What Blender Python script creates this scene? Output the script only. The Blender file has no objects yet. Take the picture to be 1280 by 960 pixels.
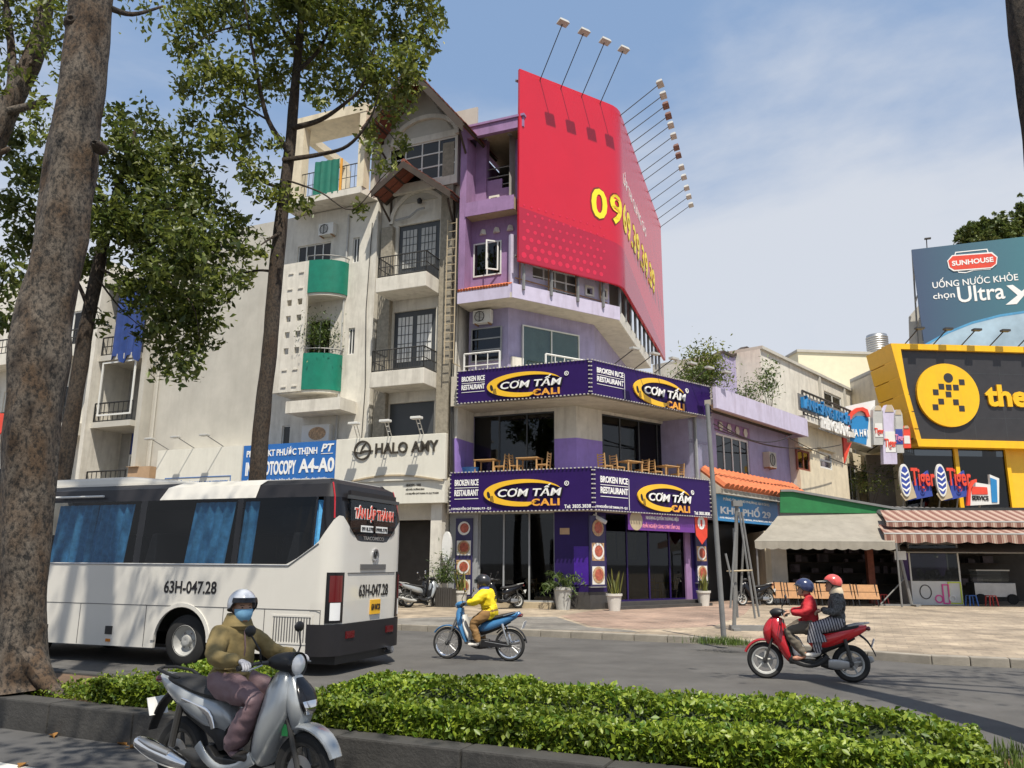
import bpy, bmesh, math, random
import numpy as np
from mathutils import Vector, Matrix, noise as mnoise
R_ = math.radians
random.seed(7)
sc = bpy.context.scene
col = bpy.context.collection
# ------------------------------------------------------------------ camera
CAMH, PITCH, ROLL, FPX = 1.75, R_(12.6), R_(.4), 1000.0
cd = bpy.data.cameras.new('camera'); cam = bpy.data.objects.new('camera', cd); col.objects.link(cam)
cd.sensor_width = 36; cd.lens = FPX / 1280 * 36; cd.clip_end = 3000; cd.clip_start = .05
CM = Matrix.Rotation(math.pi/2 + PITCH, 4, 'X') @ Matrix.Rotation(ROLL, 4, 'Z')
cam.matrix_world = Matrix.Translation((0, 0, CAMH)) @ CM
sc.camera = cam
# ------------------------------------------------------------------ sky, sun, exposure
SUN = Vector((.27, -1.0, 2.0)).normalized()          # towards the sun
SUN_EL = math.asin(SUN.z); SUN_ROT = math.atan2(SUN.x, SUN.y)
w = bpy.data.worlds.new('World'); sc.world = w; w.use_nodes = True
nt = w.node_tree; N = nt.nodes; L = nt.links; N.clear()
out = N.new('ShaderNodeOutputWorld'); bg = N.new('ShaderNodeBackground'); bg.inputs[1].default_value = .09
sky = N.new('ShaderNodeTexSky'); sky.sky_type = 'NISHITA'; sky.sun_disc = False
sky.sun_elevation = SUN_EL; sky.sun_rotation = SUN_ROT; sky.air_density = 1.15; sky.dust_density = 1.6; sky.ozone_density = 1.6
tc = N.new('ShaderNodeTexCoord'); mp = N.new('ShaderNodeMapping'); mp.inputs['Scale'].default_value = (1, 1, 2.4); mp.inputs['Location'].default_value = (.35, .1, .4)
nz = N.new('ShaderNodeTexNoise'); nz.inputs['Scale'].default_value = 1.35; nz.inputs['Detail'].default_value = 9; nz.inputs['Roughness'].default_value = .56
nz.inputs['Distortion'].default_value = .25
rp = N.new('ShaderNodeValToRGB'); rp.color_ramp.elements[0].position = .33; rp.color_ramp.elements[1].position = .62
rp.color_ramp.interpolation = 'EASE'
sep = N.new('ShaderNodeSeparateXYZ'); hz = N.new('ShaderNodeMapRange')       # more cloud low over the horizon, all round
hz.inputs[1].default_value = .02; hz.inputs[2].default_value = .62; hz.inputs[3].default_value = .16; hz.inputs[4].default_value = -.10
ad = N.new('ShaderNodeMath'); ad.operation = 'ADD'
cm = N.new('ShaderNodeMix'); cm.data_type = 'RGBA'; cm.inputs[7].default_value = (6.5, 6.7, 7.1, 1)
mu = N.new('ShaderNodeMath'); mu.operation = 'MULTIPLY'; mu.inputs[1].default_value = .82
L.new(tc.outputs['Generated'], mp.inputs[0]); L.new(mp.outputs[0], nz.inputs['Vector'])
L.new(tc.outputs['Generated'], sep.inputs[0]); L.new(sep.outputs[2], hz.inputs[0])
L.new(nz.outputs[0], ad.inputs[0]); L.new(hz.outputs[0], ad.inputs[1]); L.new(ad.outputs[0], rp.inputs[0])
L.new(rp.outputs[0], mu.inputs[0]); L.new(mu.outputs[0], cm.inputs[0]); hb = N.new('ShaderNodeMix'); hb.data_type = 'RGBA'; hb.inputs[0].default_value = .65; hb.inputs[7].default_value = (2.8, 4.2, 6.6, 1)     # thin high haze over the clear blue
L.new(sky.outputs[0], hb.inputs[6]); L.new(hb.outputs[2], cm.inputs[6])
L.new(cm.outputs[2], bg.inputs[0]); L.new(bg.outputs[0], out.inputs[0])
sd = bpy.data.lights.new('sun', 'SUN'); sd.energy = 5.0; sd.angle = R_(.53); sd.color = (1, .93, .81)
so = bpy.data.objects.new('sun', sd); col.objects.link(so); so.rotation_euler = SUN.to_track_quat('Z', 'Y').to_euler(); so.location = (0, -20, 40)
vs = sc.view_settings; vs.view_transform = 'Standard'; vs.look = 'None'; vs.exposure = 0.36; vs.gamma = 1; vs.use_curve_mapping = False
# ------------------------------------------------------------------ pixels to places (original 1280 x 960 pixels)
R3 = CM.to_3x3()
def ray(x, y): return R3 @ Vector(((x-640)/FPX, -(y-480)/FPX, -1))
def G(x, y, z=0.0):
    d = ray(x, y); return Vector((0, 0, CAMH)) + d*((z-CAMH)/d.z)
def AT(x, y, Y):
    d = ray(x, y); return Vector((0, 0, CAMH)) + d*(Y/d.y)
class Frame:                                   # s runs right along a front, y runs into it, z is up
    def __init__(s, o, yaw):
        s.o = Vector((o[0], o[1], 0)); s.yaw = yaw; s.u = Vector((math.cos(yaw), math.sin(yaw), 0)); s.i = Vector((-s.u.y, s.u.x, 0))
    def w(s, a, y=0.0, z=0.0): return s.o + s.u*a + s.i*y + Vector((0, 0, z))
    def px(s, x, y, yl=0.0):
        d = ray(x, y); q = s.o + s.i*yl; t = q.dot(s.i)/d.dot(s.i); P = Vector((0, 0, CAMH)) + d*t
        return (P - s.o).dot(s.u), P.z
    def sx(s, x, y, yl=0.0): return s.px(x, y, yl)[0]
    def zz(s, x, y, yl=0.0): return s.px(x, y, yl)[1]
    def rect(s, x0, y0, x1, y1, yl=0.0):      # pixel box: left edge / top / right edge / bottom, taken at its middle
        xm, ym = (x0+x1)/2, (y0+y1)/2
        return s.sx(x0, ym, yl), s.sx(x1, ym, yl), s.zz(xm, y1, yl), s.zz(xm, y0, yl)
ID = Frame((0, 0, 0), 0)
# ------------------------------------------------------------------ things, parts
def tag(o, label=None, cat=None, group=None, kind=None):
    if label: o['label'] = label
    if cat: o['category'] = cat
    if group: o['group'] = group
    if kind: o['kind'] = kind
    return o
def thing(name, label, cat, loc=(0, 0, 0), group=None, rz=0):
    o = bpy.data.objects.new(name, None); col.objects.link(o); o.location = loc; o.rotation_euler.z = rz; o.empty_display_size = .2
    return tag(o, label, cat, group)
def copy_tree(o, parent=None):
    c = o.copy(); col.objects.link(c); c.parent = parent
    for ch in list(o.children): copy_tree(ch, c)
    return c
def root_loc(o):
    v = Vector((0, 0, 0))
    while o is not None: v += o.location; o = o.parent
    return v
class MB:
    def __init__(s, fr=None): s.v = []; s.f = []; s.fr = fr
    def add(s, vs_, fs):
        b = len(s.v); fr = s.fr
        if fr is None: s.v += [Vector(p) for p in vs_]
        else: s.v += [fr.w(p[0], p[1], p[2]) for p in vs_]
        s.f += [tuple(i+b for i in f) for f in fs]; return s
    def box(s, x0, x1, y0, y1, z0, z1):
        if x1 < x0: x0, x1 = x1, x0
        if y1 < y0: y0, y1 = y1, y0
        if z1 < z0: z0, z1 = z1, z0
        return s.add([(x0,y0,z0),(x1,y0,z0),(x1,y1,z0),(x0,y1,z0),(x0,y0,z1),(x1,y0,z1),(x1,y1,z1),(x0,y1,z1)],
                     [(0,3,2,1),(4,5,6,7),(0,1,5,4),(1,2,6,5),(2,3,7,6),(3,0,4,7)])
    def prism(s, poly, c0, c1, ax='y'):
        n = len(poly)
        def P(a, b, c): return (a, c, b) if ax == 'y' else ((c, a, b) if ax == 'x' else (a, b, c))
        return s.add([P(a, b, c0) for a, b in poly] + [P(a, b, c1) for a, b in poly],
                     [tuple(range(n))[::-1], tuple(range(n, 2*n))] + [(i, (i+1) % n, n+(i+1) % n, n+i) for i in range(n)])
    def strip(s, outer, inner, c0, c1):        # ring-like band between two polylines of equal length, in s/z, extruded in y
        n = len(outer)
        for i in range(n-1):
            q = [outer[i], outer[i+1], inner[i+1], inner[i]]
            s.prism(q, c0, c1)
        return s
    def quad(s, a, b, c, d): return s.add([a, b, c, d], [(0, 1, 2, 3)])
    def tube(s, pts, r, n=8, cap=True):
        pts = [Vector(p) for p in pts]; m = len(pts); rs = r if isinstance(r, (list, tuple)) else [r]*m
        vv = []; up = None
        for i, p in enumerate(pts):
            t = (pts[min(i+1, m-1)] - pts[max(i-1, 0)])
            t = t.normalized() if t.length > 1e-9 else Vector((0, 0, 1))
            if up is None: up = Vector((0, 0, 1)) if abs(t.z) < .9 else Vector((1, 0, 0))
            a = t.cross(up); a = a.normalized() if a.length > 1e-6 else t.orthogonal().normalized()
            b = a.cross(t).normalized(); up = b
            for k in range(n):
                an = 2*math.pi*k/n; vv.append(p + (a*math.cos(an) + b*math.sin(an))*rs[i])
        ff = [(i*n+k, i*n+(k+1) % n, (i+1)*n+(k+1) % n, (i+1)*n+k) for i in range(m-1) for k in range(n)]
        if cap: ff += [tuple(range(n))[::-1], tuple((m-1)*n+k for k in range(n))]
        return s.add(vv, ff)
    def lathe(s, prof, c=(0, 0, 0), n=16, ax='z', ring=False):
        vv = []; m = len(prof)
        for r, h in prof:
            for k in range(n):
                a = 2*math.pi*k/n; x, y = r*math.cos(a), r*math.sin(a)
                q = (x, y, h) if ax == 'z' else ((x, h, y) if ax == 'y' else (h, x, y))
                vv.append((c[0]+q[0], c[1]+q[1], c[2]+q[2]))
        ff = [(i*n+k, i*n+(k+1) % n, (i+1)*n+(k+1) % n, (i+1)*n+k) for i in range(m-1) for k in range(n)]
        if ring: ff += [((m-1)*n+k, (m-1)*n+(k+1) % n, (k+1) % n, k) for k in range(n)]; return s.add(vv, ff)
        if prof[0][0] > 1e-4: ff.append(tuple(range(n))[::-1])
        if prof[-1][0] > 1e-4: ff.append(tuple((m-1)*n+k for k in range(n)))
        return s.add(vv, ff)
    def ball(s, c, rx, ry=None, rz=None, n=12, m=8):
        ry = rx if ry is None else ry; rz = rx if rz is None else rz
        vv = [(c[0], c[1], c[2]-rz)]
        for i in range(1, m):
            a = -math.pi/2 + math.pi*i/m
            for k in range(n):
                b = 2*math.pi*k/n; vv.append((c[0]+rx*math.cos(a)*math.cos(b), c[1]+ry*math.cos(a)*math.sin(b), c[2]+rz*math.sin(a)))
        vv.append((c[0], c[1], c[2]+rz)); t = len(vv)-1
        ff = [(0, 1+(k+1) % n, 1+k) for k in range(n)] + [(t, 1+(m-2)*n+k, 1+(m-2)*n+(k+1) % n) for k in range(n)]
        ff += [(1+i*n+k, 1+i*n+(k+1) % n, 1+(i+1)*n+(k+1) % n, 1+(i+1)*n+k) for i in range(m-2) for k in range(n)]
        return s.add(vv, ff)
    def loft(s, rings, cap=True, closed=True):
        n = len(rings[0]); m = len(rings); k2 = n if closed else n-1
        ff = [(i*n+k, i*n+(k+1) % n, (i+1)*n+(k+1) % n, (i+1)*n+k) for i in range(m-1) for k in range(k2)]
        if cap and closed: ff += [tuple(range(n))[::-1], tuple((m-1)*n+k for k in range(n))]
        return s.add([p for r in rings for p in r], ff)
    def wall(s, s0, s1, z0, z1, holes, y0, y1):
        xs = sorted({s0, s1} | {min(max(h[i], s0), s1) for h in holes for i in (0, 1)}); zs = sorted({z0, z1} | {min(max(h[i], z0), z1) for h in holes for i in (2, 3)})
        for j in range(len(zs)-1):
            i = 0
            while i < len(xs)-1:
                def hole(i): 
                    cx, cz = (xs[i]+xs[i+1])/2, (zs[j]+zs[j+1])/2
                    return any(h[0] < cx < h[1] and h[2] < cz < h[3] for h in holes)
                if hole(i): i += 1; continue
                k = i
                while k+1 < len(xs)-1 and not hole(k+1): k += 1
                s.box(xs[i], xs[k+1], y0, y1, zs[j], zs[j+1]); i = k+1
        return s
    def build(s, name, m, parent=None, smooth=False, bev=0, kind=None, seg=2, recalc=True, label=None, local=False):
        me = bpy.data.meshes.new(name); o0 = Vector((0, 0, 0)) if local or parent is None else root_loc(parent)
        me.from_pydata([tuple(p - o0) for p in s.v], [], s.f)
        if recalc or bev:
            b = bmesh.new(); b.from_mesh(me)
            if recalc: bmesh.ops.recalc_face_normals(b, faces=b.faces)
            if bev: bmesh.ops.bevel(b, geom=[e for e in b.edges if len(e.link_faces) == 2 and e.calc_face_angle(0) > .5], offset=bev, segments=seg, profile=.6, affect='EDGES', clamp_overlap=True)
            b.to_mesh(me); b.free()
        if m is not None: me.materials.append(MT(m))
        if smooth:
            me.shade_smooth(); me.set_sharp_from_angle(angle=R_(42))
        o = bpy.data.objects.new(name, me); col.objects.link(o)
        if parent is not None: o.parent = parent
        if kind: o['kind'] = kind
        if label: o['label'] = label
        return o
# flat lettering, fitted to a box (s0, s1, z0, z1) on a front, standing out from plane y
_dg = bpy.context.evaluated_depsgraph_get
def text_mesh(body, bold=0.0, shear=0.0, ext=.02, space=1.0):
    c = bpy.data.curves.new('txt', 'FONT'); c.body = body; c.size = 1; c.offset = bold; c.shear = shear; c.extrude = ext; c.space_character = space; c.resolution_u = 3
    c.align_x = 'LEFT'; o = bpy.data.objects.new('txt', c); col.objects.link(o)
    me = bpy.data.meshes.new_from_object(o.evaluated_get(_dg()))
    V = [v.co.copy() for v in me.vertices]; F = [tuple(p.vertices) for p in me.polygons]
    bpy.data.objects.remove(o); bpy.data.curves.remove(c); bpy.data.meshes.remove(me)
    return V, F
def text(mb, body, box, y, depth=.03, bold=.0, shear=0.0, space=1.0, keep=False):
    V, F = text_mesh(body, bold, shear, .5, space)
    xs = [v.x for v in V]; ys = [v.y for v in V]; x0, x1, y0, y1 = min(xs), max(xs), min(ys), max(ys)
    s0, s1, z0, z1 = box; kx, kz = (s1-s0)/(x1-x0), (z1-z0)/(y1-y0)
    if keep: kx = min(kx, kz)
    mb.add([(s0+(v.x-x0)*kx, y - (v.z+.5)*depth, z0+(v.y-y0)*kz) for v in V], F); return mb
# ------------------------------------------------------------------ materials
def S(r, g, b):
    f = lambda c: (c/255/12.92) if c/255 <= .04045 else ((c/255+.055)/1.055)**2.4
    return (f(r), f(g), f(b))
MATS = {}
DEFS = {}
def MT(n):
    if not isinstance(n, str): return n
    if n not in MATS: MATS[n] = make_mat(n, **DEFS[n])
    return MATS[n]
def make_mat(name, c, rough=.65, metal=0.0, var=.14, scale=2.5, dirt=0.0, dcol=(.10, .085, .065), dscale=1.2, bump=0.0, bscale=30, coat=0.0, spec=.5, emit=0, island=0.0):
    m = bpy.data.materials.new(name); m.use_nodes = True; t = m.node_tree; n = t.nodes; l = t.links; p = n['Principled BSDF']
    p.inputs['Roughness'].default_value = rough; p.inputs['Metallic'].default_value = metal; p.inputs['Specular IOR Level'].default_value = spec
    if coat: p.inputs['Coat Weight'].default_value = coat; p.inputs['Coat Roughness'].default_value = .08
    tc = n.new('ShaderNodeTexCoord')
    cur = None
    if var:
        a = n.new('ShaderNodeTexNoise'); a.inputs['Scale'].default_value = scale; a.inputs['Detail'].default_value = 7; a.inputs['Roughness'].default_value = .62
        l.new(tc.outputs['Object'], a.inputs['Vector'])
        r = n.new('ShaderNodeMapRange'); r.inputs[1].default_value = .3; r.inputs[2].default_value = .7; r.inputs[3].default_value = 1-var; r.inputs[4].default_value = 1+var*.6
        l.new(a.outputs[0], r.inputs[0])
        x = n.new('ShaderNodeMix'); x.data_type = 'RGBA'; x.blend_type = 'MULTIPLY'; x.inputs[0].default_value = 1; x.inputs[6].default_value = (*c, 1)
        l.new(r.outputs[0], x.inputs[7]); cur = x.outputs[2]
    else:
        x = n.new('ShaderNodeRGB'); x.outputs[0].default_value = (*c, 1); cur = x.outputs[0]
    if island:
        g = n.new('ShaderNodeNewGeometry'); h = n.new('ShaderNodeHueSaturation'); r = n.new('ShaderNodeMapRange'); r.inputs[3].default_value = 1-island; r.inputs[4].default_value = 1+island
        l.new(g.outputs['Random Per Island'], r.inputs[0]); l.new(r.outputs[0], h.inputs['Value']); l.new(cur, h.inputs['Color']); cur = h.outputs[0]
    if dirt:
        mp = n.new('ShaderNodeMapping'); mp.inputs['Scale'].default_value = (2.2, 2.2, .32)
        a = n.new('ShaderNodeTexNoise'); a.inputs['Scale'].default_value = dscale; a.inputs['Detail'].default_value = 9; a.inputs['Roughness'].default_value = .68
        l.new(tc.outputs['Object'], mp.inputs[0]); l.new(mp.outputs[0], a.inputs['Vector'])
        r = n.new('ShaderNodeMapRange'); r.inputs[1].default_value = .48; r.inputs[2].default_value = .78; r.inputs[3].default_value = 0; r.inputs[4].default_value = dirt
        l.new(a.outputs[0], r.inputs[0]); x = n.new('ShaderNodeMix'); x.data_type = 'RGBA'; x.inputs[7].default_value = (*dcol, 1)
        l.new(r.outputs[0], x.inputs[0]); l.new(cur, x.inputs[6]); cur = x.outputs[2]
    l.new(cur, p.inputs['Base Color'])
    if emit: l.new(cur, p.inputs['Emission Color']); p.inputs['Emission Strength'].default_value = emit
    if bump:
        a = n.new('ShaderNodeTexNoise'); a.inputs['Scale'].default_value = bscale; a.inputs['Detail'].default_value = 8; a.inputs['Roughness'].default_value = .65
        b = n.new('ShaderNodeBump'); b.inputs['Strength'].default_value = bump; b.inputs['Distance'].default_value = .02
        l.new(tc.outputs['Object'], a.inputs['Vector']); l.new(a.outputs[0], b.inputs['Height']); l.new(b.outputs[0], p.inputs['Normal'])
    return m
def glass_mat(name, tint, rough=.02, f0=.05):
    m = bpy.data.materials.new(name); m.use_nodes = True; t = m.node_tree; n = t.nodes; l = t.links; n.remove(n['Principled BSDF'])
    o = n['Material Output']; tr = n.new('ShaderNodeBsdfTransparent'); tr.inputs[0].default_value = (*tint, 1)
    g = n.new('ShaderNodeBsdfGlossy'); g.inputs['Roughness'].default_value = rough
    ge = n.new('ShaderNodeNewGeometry'); dt = n.new('ShaderNodeVectorMath'); dt.operation = 'DOT_PRODUCT'; l.new(ge.outputs['Incoming'], dt.inputs[0]); l.new(ge.outputs['Normal'], dt.inputs[1])
    def M_(op, a, b=None):
        q = n.new('ShaderNodeMath'); q.operation = op
        for i, v in enumerate((a, b)):
            if v is None: continue
            if isinstance(v, (int, float)): q.inputs[i].default_value = v
            else: l.new(v, q.inputs[i])
        return q.outputs[0]
    c = M_('ABSOLUTE', dt.outputs['Value']); f = M_('ADD', M_('MULTIPLY', M_('POWER', M_('SUBTRACT', 1.0, c), 5.0), 1-f0), f0)
    mx = n.new('ShaderNodeMixShader'); l.new(f, mx.inputs[0]); l.new(tr.outputs[0], mx.inputs[1]); l.new(g.outputs[0], mx.inputs[2]); l.new(mx.outputs[0], o.inputs[0])
    MATS[name] = m; return m
glass_mat('glass_dark', (.30, .32, .33), f0=.05)
glass_mat('glass_clear', (.93, .95, .94), f0=.04)
glass_mat('glass_shop', (.42, .45, .45), f0=.035)
glass_mat('glass_green', (.66, .75, .66), f0=.06)
glass_mat('glass_bus', (.48, .50, .52), f0=.035)
def D(n, c, **k): DEFS[n] = dict(c=c, **k)
D('white_wall', (.64,.61,.54), rough=.8, var=.12, dirt=.6, dcol=(.26,.23,.19), bump=.12)
D('cream_wall', (.66,.58,.43), rough=.8, var=.12, dirt=.45, dcol=(.22,.18,.13), bump=.12)
D('grey_wall', (.46,.44,.39), rough=.85, var=.12, scale=.9, dirt=.3, dcol=(.28,.25,.21), bump=.15)
D('dim_wall', (.30,.29,.27), rough=.85, var=.15, dirt=.4)
D('stone_pillar', (.29,.26,.205), rough=.85, var=.3, scale=7, bump=.5, bscale=14)
D('purple_wall', (.29,.17,.33), rough=.75, var=.15, dirt=.55, dcol=(.10,.06,.10), bump=.1)
D('lilac_wall', (.37,.33,.50), rough=.75, var=.12, dirt=.5, dcol=(.2,.17,.22), bump=.1)
D('lilac_pale', (.52,.48,.62), rough=.75, var=.1, dirt=.5, dcol=(.25,.2,.25))
D('lilac_deep', (.30,.20,.56), rough=.7, var=.1, dirt=.3)
D('sign_purple', (.024,.008,.088), rough=.45, spec=.2, var=.08, dirt=.15, dcol=(.03,.02,.07))
D('sign_purple2', (.085,.030,.17), rough=.35, var=.08)
D('pier_purple', (.022,.010,.085), rough=.4, spec=.25, var=.1)
D('pier_bright', (.055,.012,.26), rough=.35, var=.2)
D('plinth', (.055,.052,.05), rough=.45, var=.25, dirt=.3)
D('logo_yellow', (.80,.47,.025), rough=.4, var=.06)
D('logo_orange', (.78,.36,.05), rough=.4, var=.06)
D('letter_white', (.80,.80,.78), rough=.45, var=.05)
D('bulb_white', (.46,.44,.42), rough=.4, var=0)
D('black', (.012,.012,.013), rough=.5, var=.2)
D('black_gloss', (.010,.010,.012), rough=.18, var=.1, spec=.4)
D('rubber', (.018,.018,.018), rough=.85, var=.25)
D('steel', (.42,.42,.42), rough=.38, metal=.85, var=.15)
D('chrome', (.75,.75,.76), rough=.12, metal=1.0, var=.05)
D('dark_metal', (.06,.058,.055), rough=.5, metal=.4, var=.2)
D('rust_metal', (.34,.20,.11), rough=.8, var=.4, scale=5)
D('galv', (.24,.24,.235), rough=.55, metal=.5, var=.2)
D('lamp_grey', (.42,.42,.40), rough=.5, var=.15)
D('lamp_brown', (.16,.07,.05), rough=.6, var=.2)
D('frame_white', (.66,.66,.63), rough=.5, var=.08)
D('frame_grey', (.30,.31,.32), rough=.5, var=.1)
D('frame_dark', (.05,.055,.06), rough=.45, var=.1)
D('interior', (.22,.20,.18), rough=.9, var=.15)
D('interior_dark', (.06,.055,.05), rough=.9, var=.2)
D('soffit_tan', (.44,.36,.24), rough=.8, var=.12, dirt=.3)
D('soffit', (.52,.48,.40), rough=.8, var=.12, dirt=.35)
D('tile_orange', (.50,.135,.05), rough=.75, var=.25, scale=6, island=.18)
D('tile_brown', (.20,.06,.035), rough=.75, var=.3, scale=6, island=.25)
D('wood_dark', (.05,.035,.025), rough=.7, var=.3)
D('wood', (.36,.17,.055), rough=.55, var=.2, scale=8)
D('wood_pale', (.50,.29,.12), rough=.55, var=.18, scale=8)
D('bb_red', (.56,.010,.028), rough=.26, spec=.7, var=.05, scale=.6, dirt=.12, dcol=(.45,.02,.05))
D('bb_red_dark', (.40,.010,.035), rough=.26, spec=.7, var=.08, scale=.8)
D('bb_dot', (.62,.018,.06), rough=.42, var=.05)
D('bb_yellow', (.88,.72,.03), rough=.45, var=.03)
D('bb_outline', (.17,.03,.02), rough=.5, var=0)
D('green_panel', (.005,.17,.11), rough=.4, var=.2, scale=3)
D('green_cloth', (.008,.15,.10), rough=.7, var=.2)
D('green_awning', (.012,.16,.045), rough=.6, var=.2)
D('grey_canvas', (.27,.25,.21), rough=.85, var=.16, scale=1.2, dirt=.35, bump=.2, bscale=4)
D('blue_sign', (.018,.13,.42), rough=.4, var=.07)
D('blue_sign2', (.02,.20,.46), rough=.4, var=.08)
D('blue_wall', (.03,.06,.30), rough=.75, var=.2)
D('blue_cloth', (.02,.05,.20), rough=.6, var=.25)
D('sign_ivory', (.68,.66,.58), rough=.5, var=.05, dirt=.15)
D('letter_bronze', (.075,.062,.045), rough=.4, metal=.5, var=.1)
D('yellow_panel', (.83,.47,.01), rough=.4, var=.05, dirt=.2)
D('yellow_side', (.72,.40,.012), rough=.45, var=.06)
D('dark_sign', (.032,.031,.034), rough=.4, var=.15)
D('cream_bg', (.70,.65,.48), rough=.8, var=.06)
D('asphalt', (.092,.088,.083), rough=.88, var=.34, scale=.7, dirt=.6, dcol=(.045,.042,.040), dscale=.55, bump=.5, bscale=90)  # dark patches paint in both oily stains and streaks of tree shadow
D('asphalt_near', (.075,.074,.074), rough=.88, var=.2, scale=1.3, bump=.5, bscale=90)
D('kerb_dark', (.045,.043,.04), rough=.8, var=.35, scale=3, bump=.5, bscale=25)
D('kerb_stone', (.26,.235,.195), rough=.85, var=.25, bump=.4)
D('paint_white', (.62,.60,.55), rough=.7, var=.2, scale=8, dirt=.4)
D('soil', (.12,.075,.045), rough=.95, var=.35, scale=6, bump=.8, bscale=18)
D('paint_red', (.42,.012,.02), rough=.22, var=.08, coat=.6)
D('paint_red2', (.60,.015,.02), rough=.25, var=.05, coat=.6)
D('paint_blue', (.045,.17,.36), rough=.25, var=.08, coat=.6)
D('paint_silver', (.36,.38,.39), rough=.28, metal=.35, var=.05, coat=.6)
D('paint_white2', (.66,.65,.61), rough=.3, var=.03, coat=.4)
D('seat_black', (.016,.016,.017), rough=.6, var=.2, bump=.2, bscale=60)
D('engine', (.07,.07,.07), rough=.5, metal=.5, var=.3)
D('bus_white', (.62,.60,.55), rough=.25, var=.05, scale=.7, coat=.5, dirt=.12, dcol=(.4,.37,.32))
D('bus_grey', (.016,.015,.017), rough=.45, var=.1, spec=.35)
D('bus_line', (.10,.10,.10), rough=.5, var=0)
D('curtain', (.12,.48,.86), rough=.8, var=.35, scale=9)
D('red_lens', (.11,.004,.006), rough=.15, var=.1, coat=.7)
D('amber_lens', (.55,.18,.02), rough=.2, var=.1, coat=.5)
D('plate_yellow', (.72,.40,.02), rough=.5, var=.05)
D('lens_white', (.72,.73,.74), rough=.1, var=.05, coat=.8)
D('pot_white', (.62,.60,.55), rough=.6, var=.12, dirt=.3)
D('pot_dark', (.05,.045,.04), rough=.7, var=.2)
D('skin', (.42,.25,.17), rough=.6, var=.06)
D('print_navy', (.03,.025,.09), rough=.4, var=.2)
D('food_red', (.42,.10,.06), rough=.5, var=.6, scale=9)
D('food_mix', (.48,.30,.16), rough=.5, var=.6, scale=12)
D('plate', (.70,.68,.63), rough=.4, var=.05)
D('banner_purple', (.14,.035,.26), rough=.5, var=.1)
D('pink', (.75,.28,.42), rough=.5, var=.1)
D('red_print', (.68,.06,.03), rough=.5, var=.15)
D('white_pvc', (.66,.66,.64), rough=.5, var=.08)
D('cardboard', (.42,.28,.17), rough=.8, var=.15)
# ================================================================== setting: ground, road, pavements, median
ground = MB().box(-900, 900, -900, 900, -.35, -.06).build('ground', 'asphalt', kind='structure')
RY = R_(-23.6)
KB = G(700, 797, 0); RD = Frame(KB, RY)                      # far kerb
kp = [RD.w(-90), RD.w(-40), RD.w(-14), RD.w(-6), RD.w(-.5), G(877, 805, 0), G(985, 815, 0), G(1085, 824, 0), G(1165, 830.5, 0), G(1263, 834.6, 0)]
dl = (kp[-1]-kp[-2]).normalized(); kp += [kp[-1]+Vector((math.cos(RY), math.sin(RY), 0))*14, kp[-1]+Vector((math.cos(RY), math.sin(RY), 0))*90]
MD = Frame(G(420, 919, .3), R_(-24.2))                        # front face of the planted median
road = MB(); 
MW = 1.95
# far carriageway and near carriageway, one sheet each
a = [p for p in kp]; b = [MD.w(90, MW), MD.w(-90, MW)]
road.prism([(p.x, p.y) for p in a+b], -.05, 0, 'z'); road.build('road', 'asphalt', kind='structure')
near = MB().prism([tuple(MD.w(s_, y_).xy) for s_, y_ in ((-90, 0), (90, 0), (90, -8.5), (-90, -8.5))], -.05, 0, 'z').build('near_road', 'asphalt_near', kind='structure')
np_ = MB().prism([tuple(MD.w(s_, y_).xy) for s_, y_ in ((-90, -8.5), (90, -8.5), (90, -22), (-90, -22))], -.05, .15, 'z').build('near_pavement', 'kerb_stone', kind='structure')
# painted edge line on the near carriageway
MB(MD).box(-60, 60, -1.13, -.98, 0, .004).build('edge_line', 'paint_white', kind='structure')
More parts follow.
